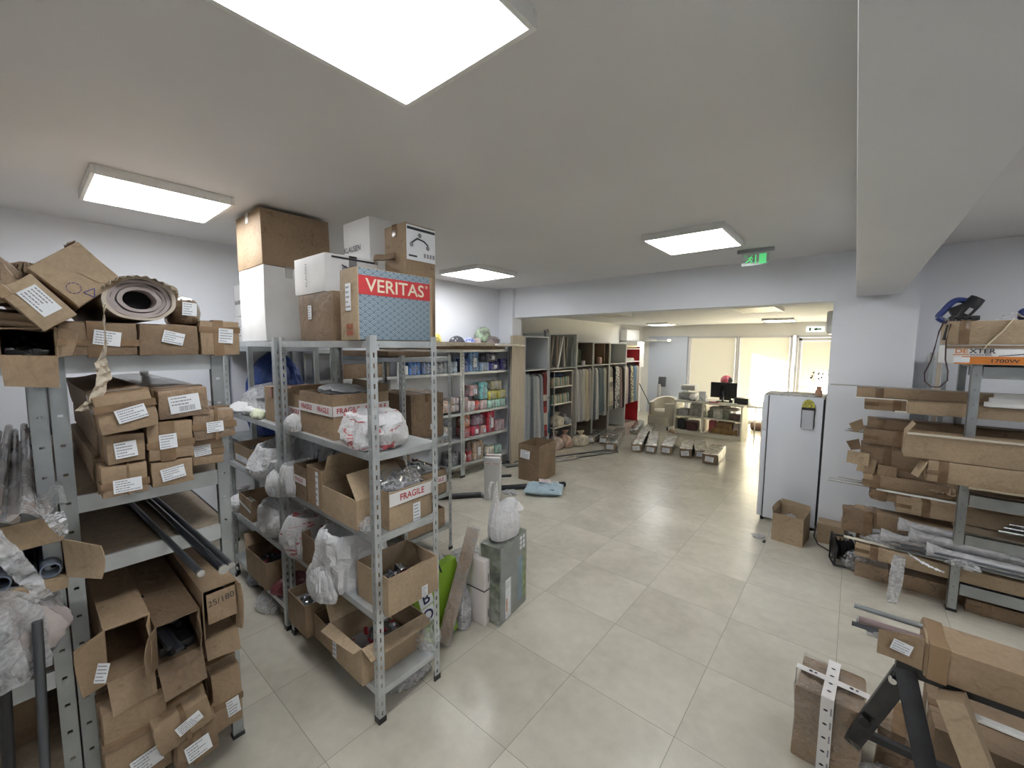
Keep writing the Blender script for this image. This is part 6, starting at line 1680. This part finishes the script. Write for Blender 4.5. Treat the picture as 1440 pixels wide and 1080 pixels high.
strip(.38, 1.6, 2.0, .70, .03, .012, 'pale narrow strip under the trestle carton', m=WPLAS, pitch=-.02)

# ================================================================ FAR ROOM
# cabinet along the left wall
XC = -4.30
def unit(y0, y1, z1, label, board=GREYB, shelves=(), back=None, x1=XC, x0=-4.93, top=True, sides=(1, 1), bottom=True):
    r1 = root('display_cabinet', label, 'cabinet')
    t = .018
    if sides[0]: G().box(x0, x1, y0, y0 + t, 0, z1).build('side_panel', [board], r1)
    if sides[1]: G().box(x0, x1, y1 - t, y1, 0, z1).build('side_panel', [board], r1)
    if top: G().box(x0, x1, y0 + t, y1 - t, z1 - t, z1).build('top_panel', [board], r1)
    G().box(x0, x0 + .01, y0 + t, y1 - t, 0, z1 - t).build('back_panel', [back or board], r1)
    if back: G().box(x0 + .01, x1 - .012, y1 - t - .006, y1 - t, .02, z1 - t).build('lining', [back], r1)
    for z in shelves:
        G().box(x0 + .01, x1 - .005, y0 + t, y1 - t, z - t, z).build('shelf', [board], r1)
    return r1
u1 = unit(5.49, 6.20, 2.13, 'open grey cabinet with a pale wood side nearest the pillar', mat('light_grey_laminate', (.52, .53, .54), .5), (1.55,), back=mat('grey_back', (.50, .52, .54), .6))
G().box(-4.34, -4.30, 5.15, 5.48, 0, 2.13).build('front_panel', [PARTB], u1)
unit(6.22, 7.18, 2.20, 'taller grey cabinet with metal-edged shelves of jars', GREYB, (1.55,), top=False)
unit(7.20, 7.86, 2.06, 'dark-backed cabinet right of the tall grey one', GREYB, (1.57,), back=BROWNB)
unit(7.88, 8.62, 2.05, 'dark-backed cabinet with a brown inner side, second of the pair', GREYB, (1.57,), back=BROWNB)
unit(8.64, 9.50, 2.04, 'light cabinet with a half-open pale board', GREYB, (1.57,), back=WPLAS)
unit(9.52, 10.35, 1.98, 'white cabinet with a red back wall at the far end', WPLAS, (1.92, 1.60), back=mat('red_board', (.50, .02, .03), .5))
# inner brown panel, pale board
G().box(-4.88, -4.34, 8.44, 8.46, 1.59, 2.02).build('brown_board', [mat('brown_board', (.26, .17, .10), .6)], None, None, 'brown board standing in the second dark-backed cabinet', 'board')
G().box(-4.70, -4.66, 8.95, 9.42, 1.59, 2.0).build('pale_board', [mat('pale_grey_board', (.50, .49, .45), .6)], None, None, 'pale board standing inside the light cabinet', 'board')
G().rbox(-4.60, -4.36, 9.56, 10.3, 1.935, 2.0, .01).build('yellow_box', [mat('yellow_board', (.62, .45, .14), .5)], None, None, 'yellow flat box on top of the red-backed cabinet shelf', 'box')
G().rbox(-4.55, -4.36, 9.60, 10.1, 1.605, 1.68, .01, 0, None, .02, 4, 5).build('paper_pile', [mat('grey_papers', (.45, .43, .40), .7, var=.4, vs=15)], None, None, 'pile of papers in the red-backed cabinet', 'papers')
# rolls/boards in the tall cabinet
rr = random.Random(8)
cols = [(.30, .29, .28), (.22, .22, .24), (.38, .33, .27), (.25, .19, .15), (.40, .36, .31), (.30, .25, .20), (.45, .42, .37), (.20, .18, .16), (.34, .30, .25), (.28, .31, .28)]
nmz = ['grey', 'dark grey', 'tan', 'brown', 'light tan', 'umber', 'pale beige', 'dark brown', 'sand', 'greenish']
for k in range(10):
    y = 6.28 + .088 * k
    hh = .60 if k > 1 else .72
    o = G().rbox(-.02, .02, -.02, .02, 0, hh, .015, 0).build('fabric_roll', [mat('roll_' + nmz[k].replace(' ', '_'), cols[k], .8)], None, (-4.36 - .04 * (k % 3), y, 1.556), nmz[k] + ' narrow fabric roll standing in the tall grey cabinet', 'fabric roll', 'fabric rolls in the tall cabinet')
    o.rotation_euler = (rr.uniform(-.12, .12) + (.12 if k < 2 else -.05), 0, 0)
o = G().rbox(-.008, .008, -.012, .012, 0, .62, .003).build('white_stick', [WPLAS], None, (-4.31, 6.52, 1.556), 'white stick leaning diagonally in the tall grey cabinet', 'stick'); o.rotation_euler = (-.28, 0, 0)
# shelves with jars below
r1 = root('metal_shelf_unit', 'small chrome shelf unit of jars and bags below the fabric rolls', 'shelf unit')
for z in (1.50, 1.20, .87, .42):
    G().box(-4.75, -4.27, 6.36, 7.0, z - .02, z).build('shelf', [CREAMB], r1)
for x in (-4.28, -4.74):
    for y in (6.36, 6.99):
        G().cyl((x, y, 0), (x, y, 1.5), .012, 8).build('post', [CHROME], r1)
jc = [((.45, .36, .24), 'tan'), ((.20, .30, .22), 'green'), ((.55, .48, .36), 'cream'), ((.30, .38, .34), 'grey-green')]
for rz, z in enumerate((1.20, .87)):
    for k in range(7):
        c, nn = jc[(k + rz) % 4]
        g = G().lathe([(0, 0), (.035, 0), (.038, .01), (.038, .13), (.03, .15), (.03, .17), (0, .17)], 14)
        g.build('candle_jar', [mat('jar_' + nn.replace('-', '_'), c, .3)], None, (-4.36, 6.41 + .088 * k, z), nn + ' jar on the ' + ('upper' if rz == 0 else 'lower') + ' jar shelf', 'jar', nn + ' jars, ' + ('upper' if rz == 0 else 'lower') + ' shelf')
sack(-4.6, -4.34, 6.5, 6.85, 1.36, .12, 'dark blue cloth heap above the jars', mat('dark_blue_cloth', (.03, .06, .12), .8), SHUT_P, 401, 'cloth', 'cloth', .2, .2, 9)
CANDLE = mat('cream_bags', (.62, .55, .42), .3, var=.35, vs=12)
sack(-4.55, -4.22, 6.42, 6.80, .42, .27, 'cream bag of goods on the low chrome shelf, tied', CANDLE, TIED_P, 402, 'goods_bag', 'bag', .15, .2, 8)
sack(-4.5, -4.25, 6.78, 7.02, .42, .2, 'smaller clear bag on the low chrome shelf', MILKY, TIED_P, 403, 'goods_bag', 'bag', .15, .2, 8)
PKB = mat('pinkish_bags', (.58, .45, .38), .3, var=.4, vs=14)
sack(-4.5, -4.15, 6.32, 6.62, 0, .33, 'pinkish bag of goods on the tiles below the chrome shelf', PKB, TIED_P, 404, 'goods_bag', 'bag', .15, .2, 8)
sack(-4.45, -4.12, 6.62, 6.92, 0, .32, 'reddish-cream bag on the tiles, second from the cabinets', mat('reddish_bags', (.52, .34, .26), .3, var=.4, vs=14), TIED_P, 405, 'goods_bag', 'bag', .15, .2, 8)
sack(-4.30, -3.95, 6.88, 7.30, 0, .28, 'cream tied bag on the tiles nearest the foil parcels', CANDLE, TIED_P, 406, 'goods_bag', 'bag', .15, .2, 8)
# hanging fabrics
def fabric(y, w, z0, z1, c, label, group=None, pat=None, seed=0, x=-4.31, d=.34):
    key = 'fabric_%d_%d_%d' % tuple(int(v * 99) for v in c) + (pat or '')
    if key in MATS: m_ = MATS[key]
    elif pat == 'bands':
        m_, nt, b = new_mat(key)
        tc = nt.nodes.new('ShaderNodeTexCoord'); sp = nt.nodes.new('ShaderNodeSeparateXYZ'); dv = nt.nodes.new('ShaderNodeMath'); dv.operation = 'MULTIPLY'; dv.inputs[1].default_value = 9; fl = nt.nodes.new('ShaderNodeMath'); fl.operation = 'FLOOR'; w_ = nt.nodes.new('ShaderNodeTexWhiteNoise'); w_.noise_dimensions = '1D'; cr = nt.nodes.new('ShaderNodeValToRGB'); cr.color_ramp.interpolation = 'CONSTANT'
        for a_, b_ in ((tc.outputs['Object'], sp.inputs[0]), (sp.outputs[2], dv.inputs[0]), (dv.outputs[0], fl.inputs[0]), (fl.outputs[0], w_.inputs['W']), (w_.outputs['Value'], cr.inputs['Fac']), (cr.outputs[0], b.inputs['Base Color'])): nt.links.new(a_, b_)
        e = cr.color_ramp.elements; e[0].position = 0; e[0].color = (*c, 1); e[1].position = .45; e[1].color = (c[0] * .5, c[1] * .55, c[2] * .6, 1); e2 = e.new(.7); e2.color = (.62, .58, .48, 1); b.inputs['Roughness'].default_value = .85; MATS[key] = m_
    elif pat == 'spots':
        m_ = mat(key, c, .85, var=.95, vs=26, col2=(.04, .03, .04))
    else:
        m_ = mat(key, c, .85, var=.06, vs=12)
    rr = random.Random(seed)
    ph = rr.uniform(0, 6)
    h = z1 - z0
    def fn(u, v):
        fl = .82 + .25 * (1 - v)
        yy = (u - .5) * w * fl + .012 * math.sin(ph + v * 3)
        xx = .024 * math.sin(u * 14 + ph + v * 1.5) * (1.2 - v) - (.03 * max(0, (v - .93) / .07) ** 2)
        return (xx, yy, h * v)
    def fb(u, v):
        p = fn(1 - u, v); return (p[0] - d * (1 if v < .98 else .9), p[1], p[2])
    g = G().grid(fn, 12, 16).grid(fb, 12, 16)
    g.grid(lambda u, v: (fn(1, v)[0] * (1 - u) + fb(0, v)[0] * u, fn(1, v)[1], h * v), 2, 16)
    g.grid(lambda u, v: (fn(0, v)[0] * u + fb(1, v)[0] * (1 - u), fn(0, v)[1], h * v), 2, 16)
    g.grid(lambda u, v: (fn(u, 1)[0] * (1 - v) + fb(1 - u, 1)[0] * v, fn(u, 1)[1], h), 12, 2)
    return g.build('fabric_sample', [m_], None, (x, y, z0), label, 'fabric', group)
FA = [
 (5.58, .16, .28, 1.48, (.34, .36, .37), 'wide grey fabric nearest the wood-sided cabinet edge', None), (5.70, .07, .32, 1.46, (.16, .18, .19), 'dark grey fabric strip, second in the first cabinet', None),
 (5.79, .09, .30, 1.46, (.42, .43, .42), 'mid grey flared fabric, third in the first cabinet', None), (5.90, .10, .28, 1.44, (.56, .56, .54), 'light grey flared fabric, fourth in the first cabinet', None), (6.01, .09, .30, 1.46, (.33, .35, .36), 'grey flared fabric beside the red and orange swatches', None),
 (6.13, .13, .30, 1.50, (.40, .07, .06), 'swatch strip banded red, orange and dark', 'bands'),
 (6.24, .06, .35, 1.0, (.02, .08, .13), 'dark teal fabric under the red swatch strip', None),
 (7.10, .12, .30, 1.50, (.36, .33, .30), 'taupe fabric between the chrome shelf unit and white fabrics', None),
 (7.27, .12, .42, 1.50, (.64, .62, .58), 'white fabric, first of the white run', None), (7.40, .10, .40, 1.49, (.48, .48, .48), 'silver grey fabric in the white run', None), (7.52, .12, .42, 1.50, (.66, .63, .56), 'off-white fabric third in the white run', None), (7.66, .12, .38, 1.49, (.66, .58, .42), 'cream yellow fabric in the white run', None), (7.79, .10, .40, 1.50, (.52, .48, .43), 'beige fabric ending the white run', None),
 (7.95, .09, .36, 1.50, (.24, .26, .26), 'charcoal fabric at the second dark-backed cabinet', None), (8.07, .12, .36, 1.50, (.66, .65, .64), 'bright white flared fabric between charcoal and teal-grey', None), (8.22, .12, .48, 1.50, (.24, .29, .29), 'broad teal-grey fabric between white and darker teal-grey ones', None), (8.35, .12, .50, 1.48, (.20, .25, .25), 'darker teal-grey fabric right of the broad one', None), (8.48, .10, .40, 1.48, (.64, .62, .56), 'white fabric right of the teal-grey ones', None),
 (8.72, .26, .48, 1.50, (.50, .44, .36), 'swatch board of horizontal beige and grey bands', 'bands'), (8.93, .06, .50, 1.50, (.03, .03, .04), 'thin black fabric beside the swatch board', None), (9.07, .20, .50, 1.50, (.72, .68, .64), 'white fabric with dark purple spots', 'spots'), (9.28, .08, .50, 1.48, (.44, .34, .33), 'dusty pink fabric between spotted and black ones', None), (9.40, .07, .48, 1.48, (.06, .05, .05), 'black fabric near the red-backed cabinet', None),
 (9.60, .12, .55, 1.48, (.66, .56, .53), 'pale pink fabric in the red-backed cabinet', None), (9.76, .10, .55, 1.48, (.08, .07, .12), 'dark navy fabric in the red-backed cabinet', None), (9.93, .16, .56, 1.50, (.62, .58, .42), 'yellow and pale patterned fabric in the red-backed cabinet', 'spots'), (10.10, .14, .56, 1.48, (.18, .28, .42), 'blue fabric at the end of the row', None), (10.26, .12, .56, 1.48, (.52, .50, .46), 'last pale fabric at the far end', None),
]
for k, (y, w, z0, z1, c, lb, pt) in enumerate(FA):
    fabric(y, w, z0, z1, c, lb, None, pt, k)
r1 = root('clothes_rail', 'dark rail with hangers holding the fabrics along the cabinets', 'rail')
G().cyl((-4.42, 5.51, 1.52), (-4.42, 6.18, 1.52), .012, 10).cyl((-4.42, 7.2, 1.53), (-4.42, 10.33, 1.53), .012, 10).build('rod', [BLACK], r1)
g = G()
for k, it in enumerate(FA):
    g.rbox(-4.60, -4.29, it[0] - .03, it[0] + .03, it[3] - .0, it[3] + .02, .005)
g.build('hanger_clips', [BLACK], r1)
# things in cabinets
for k, (y, z, c, lb) in enumerate(((7.35, 1.60, (.35, .03, .03), 'dark red sample book'), (7.60, 1.60, (.07, .10, .05), 'dark green sample book'), (8.05, 1.60, (.28, .30, .32), 'grey swatch stack'))):
    G().rbox(-4.80, -4.5, y - .1, y + .1, z, z + .30, .006, 0, None, .004, k, 3).build('sample_book', [mat('book_%d' % k, c, .6)], None, None, lb + ' standing in the dark-backed cabinets', 'sample book')
G().lathe([(0, 0), (.04, 0), (.04, .09), (0, .09)], 14).build('white_cup', [WPLAS], None, (-4.38, 7.58, 1.572), 'white cup on the dark-backed cabinet shelf', 'cup')
G().rbox(-.05, .05, -.06, .06, 0, .16, .05, 0).build('pink_pouch', [mat('salmon_pouch', (.55, .33, .26), .5)], None, (-4.40, 8.32, 1.572), 'salmon rounded pouch on the second dark-backed cabinet shelf', 'pouch')
# AC and white cabinet at the left far corner
r1 = root('air_conditioner', 'white air conditioner high on the left wall of the far room', 'air conditioner', (-4.94, 10.9, 2.13))
G().rbox(0, .20, -.42, .42, 0, .30, .03).build('housing', [WPLAS], r1); G().rbox(.05, .19, -.38, .38, -.012, .01, .004).build('louvre', [GREYPL], r1); G().rbox(.199, .206, -.05, .36, .03, .25, .002).build('front_sheet', [LABEL], r1)
r1 = root('wall_cabinet', 'white wall cabinet beyond the red-backed one', 'cabinet', (-4.94, 10.9, 1.42))
G().rbox(0, .5, -.45, .0, 0, .68, .005).build('carcass', [WPLAS], r1); G().rbox(.5, .518, -.45, .0, 0, .68, .003).build('door', [WPLAS], r1); G().rbox(.53, .545, -.06, -.045, .2, .35, .002).build('handle', [CHROME], r1)
for k in range(3):
    G().tube([(-4.9, 11.05 + .05 * k, 2.12), (-4.88, 11.1 + .05 * k, 1.4), (-4.85, 11.1, .6), (-4.7, 11.0, .3)], .01, 6).build('cable', [BLACK if k == 0 else CREAMB], None, None, ('black' if k == 0 else 'pale') + ' cable hanging by the white wall cabinet', 'cable', 'cables by the wall cabinet')
G().tube([(-4.94, 10.42, 1.38), (-4.5, 10.45, 1.25), (-4.38, 10.6, .95), (-4.2, 10.7, .55), (-4.0, 10.6, .2), (-3.9, 10.5, .012)], .012, 6).build('black_cable', [BLACK], None, None, 'black cable curving down beside the cream armchair', 'cable')
r1 = root('wall_lamp', 'pale round lamp arm near the far left corner under the ceiling', 'lamp', (-4.55, 11.7, 2.12))
G().lathe([(0, 0), (.16, .01), (.18, .04), (.10, .07), (0, .08)], 24).build('disc', [WPLAS], r1); G().cyl((0, 0, .04), (.42, .1, .03), .015, 8).build('arm', [WPLAS], r1); G().lathe([(0, -.04), (.05, -.02), (.05, .02), (0, .04)], 16, 0, T(.48, .1, .03)).build('bulb', [emitter('warm_bulb', (1, .85, .6), 1.2)], r1)
# armchair
r1 = root('armchair', 'cream tub armchair standing by the grey panel in the far room', 'armchair', (-3.50, 9.95, 0), (0, 0, -.12))
def tub(u, v, ro, zt, zb=.12):
    t = math.radians(-60 + 300 * u)
    hh = .62 + .12 * max(0, math.sin(t)) if zt else 0
    z = zb + (hh - zb) * v
    return (ro * 1.02 * math.cos(t), ro * math.sin(t) * .95, z)
g = G()
g.grid(lambda u, v: tub(u, v, .335, 1), 40, 6).grid(lambda u, v: tub(1 - u, v, .255, 1), 40, 6)
g.grid(lambda u, v: tuple(Vector(tub(u, 1, .335, 1)).lerp(Vector(tub(u, 1, .255, 1)), v) + Vector((0, 0, .02 * math.sin(PI * v)))), 40, 4)
for uu in (0, 1): g.grid(lambda u, v, uu=uu: tuple(Vector(tub(uu, v, .335, 1)).lerp(Vector(tub(uu, v, .255, 1)), u if uu else 1 - u)), 2, 6)
g.build('tub_back', [LEATH], r1)
G().lathe([(0, .30), (.22, .30), (.25, .33), (.25, .42), (.22, .45), (0, .46)], 28, 0, None, 1, 1).build('seat_cushion', [LEATH], r1)
G().rbox(-.27, .27, -.27, .25, .08, .32, .03).build('base', [LEATH], r1)
for x in (-.24, .24):
    for y in (-.26, .24): G().cyl((x, y, 0), (x, y, .09), .02, 8).build('leg', [BLACK], r1)
# floor stand
r1 = root('display_stand', 'dark floor stand with a raised square head behind the armchair', 'stand', (-4.20, 11.5, 0))
G().cyl((0, 0, 0), (0, 0, .02), .15, 20).build('base_plate', [GREYPL], r1); G().rbox(-.04, .04, -.03, .03, .02, .92, .005).build('pole', [GREYPL], r1); G().rbox(-.10, .10, -.05, .03, .86, 1.14, .01, 0, R(-.15, 'X') @ T(0, .1, 0)).build('head', [DKMETAL], r1)
# desk / counter
r1 = root('counter_desk', 'cream open-backed counter with shelves, monitor standing on it', 'desk', (-2.42, 9.86, 0), (0, 0, -.015))
w2 = .70; t = .035
for x in (-w2, -.10 , w2 - t): G().box(x, x + t, -.30, .30, .0, .72).build('side_panel', [CREAMB], r1)
G().box(-w2 - .02, w2 + .02, -.31, .45, .72, .755).build('top', [CREAMB], r1)
G().box(-w2 + t, w2 - t, -.29, .29, .05, .08).build('bottom_shelf', [CREAMB], r1); G().box(-w2 + t, w2 - t, -.29, .29, .385, .41).build('middle_shelf', [CREAMB], r1)
G().box(-w2, w2, -.30, -.28, 0, .05).build('plinth', [CREAMB], r1)
r1 = root('side_desk', 'cream desk return standing right of the counter', 'desk', (-1.52, 10.15, 0))
G().rbox(-.17, .20, -.40, .55, .70, .73, .003).build('top', [CREAMB], r1); G().rbox(-.02, .0, -.38, -.35, 0, .70, .002).rbox(.17, .19, -.38, -.35, 0, .7, .002).build('leg_frame', [CREAMB], r1); G().rbox(-.02, .19, .50, .53, 0, .70, .002).build('end_panel', [CREAMB], r1)
r1 = root('computer_monitor', 'black computer monitor seen from behind on the cream counter', 'monitor', (-2.19, 9.95, .755), (0, 0, -.05))
G().rbox(-.27, .27, -.02, .02, .09, .43, .008).build('screen_housing', [BLACK], r1); G().rbox(-.06, .06, -.05, -.02, .14, .36, .01).build('rear_cover', [BLKGL], r1); G().rbox(-.02, .02, -.06, -.03, .0, .26, .006).build('neck', [BLACK], r1); G().rbox(-.13, .13, -.11, .07, 0, .012, .005).build('foot', [BLACK], r1); G().tube([(0, -.055, .24), (.02, -.08, .12), (.0, -.10, .02)], .006, 6).build('cord', [GREYPL], r1)
r1 = root('helmet', 'pink and black rounded helmet showing above the top of the monitor', 'helmet', (-2.30, 10.66, 1.13))
G().lathe([(.105, -.0), (.125, .03), (.12, .09), (.085, .145), (.04, .17), (0, .175)], 28, 0, None, 1.05, 1.15, 3, .04, 6).build('shell', [mat('pink_shell', (.55, .10, .15), .35, var=.5, vs=14)], r1)
G().lathe([(.09, -.0), (.118, .02), (.122, .07), (.095, .12), (0, .14)], 24, 0, T(.035, .0, 0), .95, 1.05).build('lining', [BLACK], r1)
r1 = root('office_chair', 'dark high-backed office seat behind the counter, mostly hidden by the monitor', 'chair', (-2.30, 10.6, 0))
G().rbox(-.22, .22, -.22, .22, .36, .40, .02).build('seat', [BLACK], r1); G().rbox(-.13, .13, .02, .10, .40, 1.13, .02).build('backrest', [BLACK], r1); G().cyl((0, 0, .03), (0, 0, .36), .03, 10).build('column', [DKMETAL], r1)
for k in range(5):
    a_ = k * 2 * PI / 5
    G().tube([(0, 0, .08), (.26 * math.cos(a_), .26 * math.sin(a_), .03)], .018, 8).build('leg', [BLACK], r1)
# on the counter
def simple(name, cat, label, loc, parts, rot=0, group=None):
    r = root(name, label, cat, loc, (0, 0, rot), group)
    for nm_, g, m_ in parts: g.build(nm_, [m_] if not isinstance(m_, list) else m_, r)
    return r
simple('printer', 'printer', 'light grey printer at the left end of the counter', (-2.90, 9.9, .755), [('housing', G().rbox(-.20, .16, -.15, .15, 0, .16, .015), GREYB), ('lid', G().rbox(-.15, .15, -.14, .14, .22, .335, .01), mat('pale_grey', (.55, .56, .57), .5)), ('tray', G().rbox(-.12, .10, -.2, -.14, .03, .05, .004), GREYPL)])
simple('desk_fan', 'fan', 'small white round device beside the printer', (-2.76, 9.70, .755), [('ball', G().lathe([(0, 0), (.05, .01), (.09, .08), (.05, .15), (0, .16)], 18), WPLAS), ('base', G().rbox(-.06, .06, -.05, .05, 0, .03, .005), BLACK)])
simple('plastic_holder', 'holder', 'clear plastic document holder on the counter', (-2.58, 9.75, .755), [('holder', G().rbox(-.10, .10, -.06, .06, 0, .13, .003), glowless_film('acrylic', (.8, .8, .82), .3, .1, 3, 0)), ('papers', G().rbox(-.07, .07, .0, .04, .0, .22, .002), LABEL)])
simple('label_printer', 'printer', 'black box-shaped device at the right end of the counter', (-1.80, 9.85, .755), [('housing', G().rbox(-.13, .13, -.12, .12, 0, .13, .006), BLACK), ('side_panel', G().rbox(.131, .137, -.12, .12, 0, .125, .002), GREYB)])
simple('cup', 'cup', 'dark mug right of the monitor', (-1.99, 9.72, .755), [('mug', G().lathe([(0, 0), (.035, 0), (.037, .08), (.033, .08), (.03, .01), (0, .01)], 16), BLACK)])
for k, (x, y, c, lb) in enumerate(((-2.45, 9.66, (.55, .55, .54), 'spread grey papers left of the monitor on the counter'), (-2.12, 9.66, (.62, .60, .40), 'yellowish papers in front of the monitor foot'), (-2.30, 9.63, (.42, .10, .10), 'small red notebook below the monitor'), (-1.95, 9.62, (.66, .66, .60), 'white papers toward the right of the counter'))):
    G().rbox(-.10, .10, -.05, .05, 0, .012 + .004 * k, .003).build('papers', [mat('papers_%d' % k, c, .6)], None, (x, y, .755), lb, 'papers')
# in the counter shelves
SH = [(-2.95, .41, .22, .14, (.40, .40, .41), 'grey device on the left middle shelf of the counter'), (-2.68, .41, .26, .28, (.44, .42, .38), 'grey-beige carton in the left middle compartment'), (-2.98, .08, .16, .24, (.03, .03, .03), 'black box low in the left counter compartment'), (-2.76, .08, .22, .20, (.10, .04, .04), 'stack of dark and red books low in the counter'),
      (-2.36, .41, .14, .16, (.20, .20, .16), 'dark grey box on the right middle shelf of the counter'), (-2.22, .41, .18, .22, (.70, .68, .60), 'crumpled white papers on the right middle shelf'), (-2.06, .41, .13, .24, (.22, .24, .18), 'green-grey bag on the right middle shelf'), (-1.90, .41, .20, .12, (.14, .09, .08), 'dark brown box at the right of the middle shelf'),
      (-2.12, .60, .55, .05, (.40, .36, .30), 'folded fabric lying across the right middle compartment'), (-2.33, .08, .13, .27, (.42, .10, .10), 'pink-red box low in the right compartment'), (-2.10, .08, .56, .13, (.30, .18, .07), 'low brown carton in the right counter compartment'), (-2.08, .215, .30, .13, (.26, .15, .06), 'brown carton flap standing in the right compartment'), (-1.85, .08, .11, .24, (.60, .50, .46), 'white and pink bag at the right end of the low compartment')]
for k, (x, z, w, h, c, lb) in enumerate(SH):
    G().rbox(-w / 2, w / 2, -.14, .14, 0, h, .015, 0, None, .012, k, 4).build('stored_item' if k % 2 else 'storage_box', [mat('stored_%d' % k, c, .6, var=.3, vs=12)], None, (x, 9.80, z), lb, 'box')

# dog bed like cushion
r1 = root('pet_bed', 'rolled brown cushion on the tiles before the sunlit window', 'cushion', (-1.62, 11.2, 0))
G().cyl((-.18, -.08, .09), (.35, -.05, .09), .09, 18).lathe([(0, 0), (.09, 0), (.06, .02), (0, .03)], 18, 0, T(-.18, -.08, .09) @ R(-PI / 2, 'Y')).build('roll', [mat('brown_fur', (.16, .10, .075), .9)], r1)
G().rbox(-.10, .36, -.02, .25, 0, .08, .03).build('pad', [mat('pale_cushion', (.55, .50, .44), .8)], r1)
# AC on the right wall of the far room
r1 = root('air_conditioner', 'air conditioner on the right wall of the far room, seen edge on', 'air conditioner', (-.19, 5.95, 2.13))
G().rbox(-.09, 0, .0, .75, 0, .25, .03).build('housing', [WPLAS], r1); G().rbox(-.08, -.02, .05, .7, -.008, .01, .003).build('louvre', [GREYPL], r1)
G().tube([(-.30, 11.9, 2.05), (-.34, 11.9, 1.6), (-.40, 11.9, 1.25), (-.42, 11.88, 1.15)], [.01, .012, .02, .04], 8).build('hanging_cable', [BLACK], None, None, 'dark cord with a tassel beside the glazed door', 'cord')
# foil parcels on the floor
FP = [((-3.42, 7.00), (-3.95, 8.55), .22, .17, 'long foil parcel with two labels, second from the left of the row'), ((-3.03, 7.28), (-3.45, 8.7), .19, .15, 'foil parcel third in the row, pale label end'), ((-2.79, 7.36), (-3.25, 8.75), .20, .15, 'foil parcel fourth in the row'), ((-2.54, 7.46), (-2.78, 8.55), .22, .16, 'smooth foil parcel with dark brown end, fifth in the row'), ((-2.20, 7.45), (-2.42, 8.35), .21, .17, 'film-wrapped parcel sixth in the row'), ((-1.98, 7.60), (-2.25, 8.45), .22, .15, 'film-wrapped parcel second from the right, tilted'), ((-1.76, 7.30), (-1.83, 8.1), .26, .18, 'film-wrapped parcel at the right end of the row, nearest the fridge'), ((-4.03, 7.35), (-4.20, 8.2), .18, .14, 'brown-ended foil parcel at the left end of the row'), ((-3.80, 7.45), (-4.06, 8.3), .17, .15, 'foil parcel behind the leftmost long one')]
for k, (a_, b_, w, h, lb) in enumerate(FP):
    a_, b_ = Vector((*a_, 0)), Vector((*b_, 0))
    dv = b_ - a_
    r1 = root('foil_parcel', lb, 'parcel', a_, (0, 0, math.atan2(dv.y, dv.x) - PI / 2))
    ln = dv.length
    tl_ = R(.12 * ((k % 3) - 1), 'Y')
    G().rbox(-w / 2, w / 2, 0.01, ln, 0.004, h, .02, 0, None, .016, k + 3, 7).build('wrap', [FOIL], r1)
    G().rbox(-w / 2 + .01, w / 2 - .01, -.004, .014, .01, h - .012, .004, 0, None, .003, k, 2).build('end_board', [CB if k % 2 else CB3], r1)
    g = G(); print_label(g, T(-.01, -.012, h / 2) @ R(PI / 2, 'X') @ R(.15 * math.sin(k * 2), 'Z'), .13, .085, k); g.build('label', [LABEL, INKG], r1)
for k in range(2):
    G().rbox(-.09, .09, 0, 1.2, 0, .13, .02, 0, None, .016, k + 21, 6).build('foil_parcel', [FOIL], None, (-3.72 + .3 * k, 8.75, 0), ('darker foil parcel at the back left of the row by the cabinets' if k == 0 else 'foil parcel at the back near the cream armchair'), 'parcel').rotation_euler = (0, 0, .28)
G().tube([(-2.98, 8.78, .15), (-2.93, 8.80, .19), (-2.86, 8.80, .17), (-2.82, 8.78, .14)], [.02, .05, .05, .02], 8).build('paper_scrap', [PAPER], None, None, 'brown paper twist on the far ends of the foil parcels', 'paper')
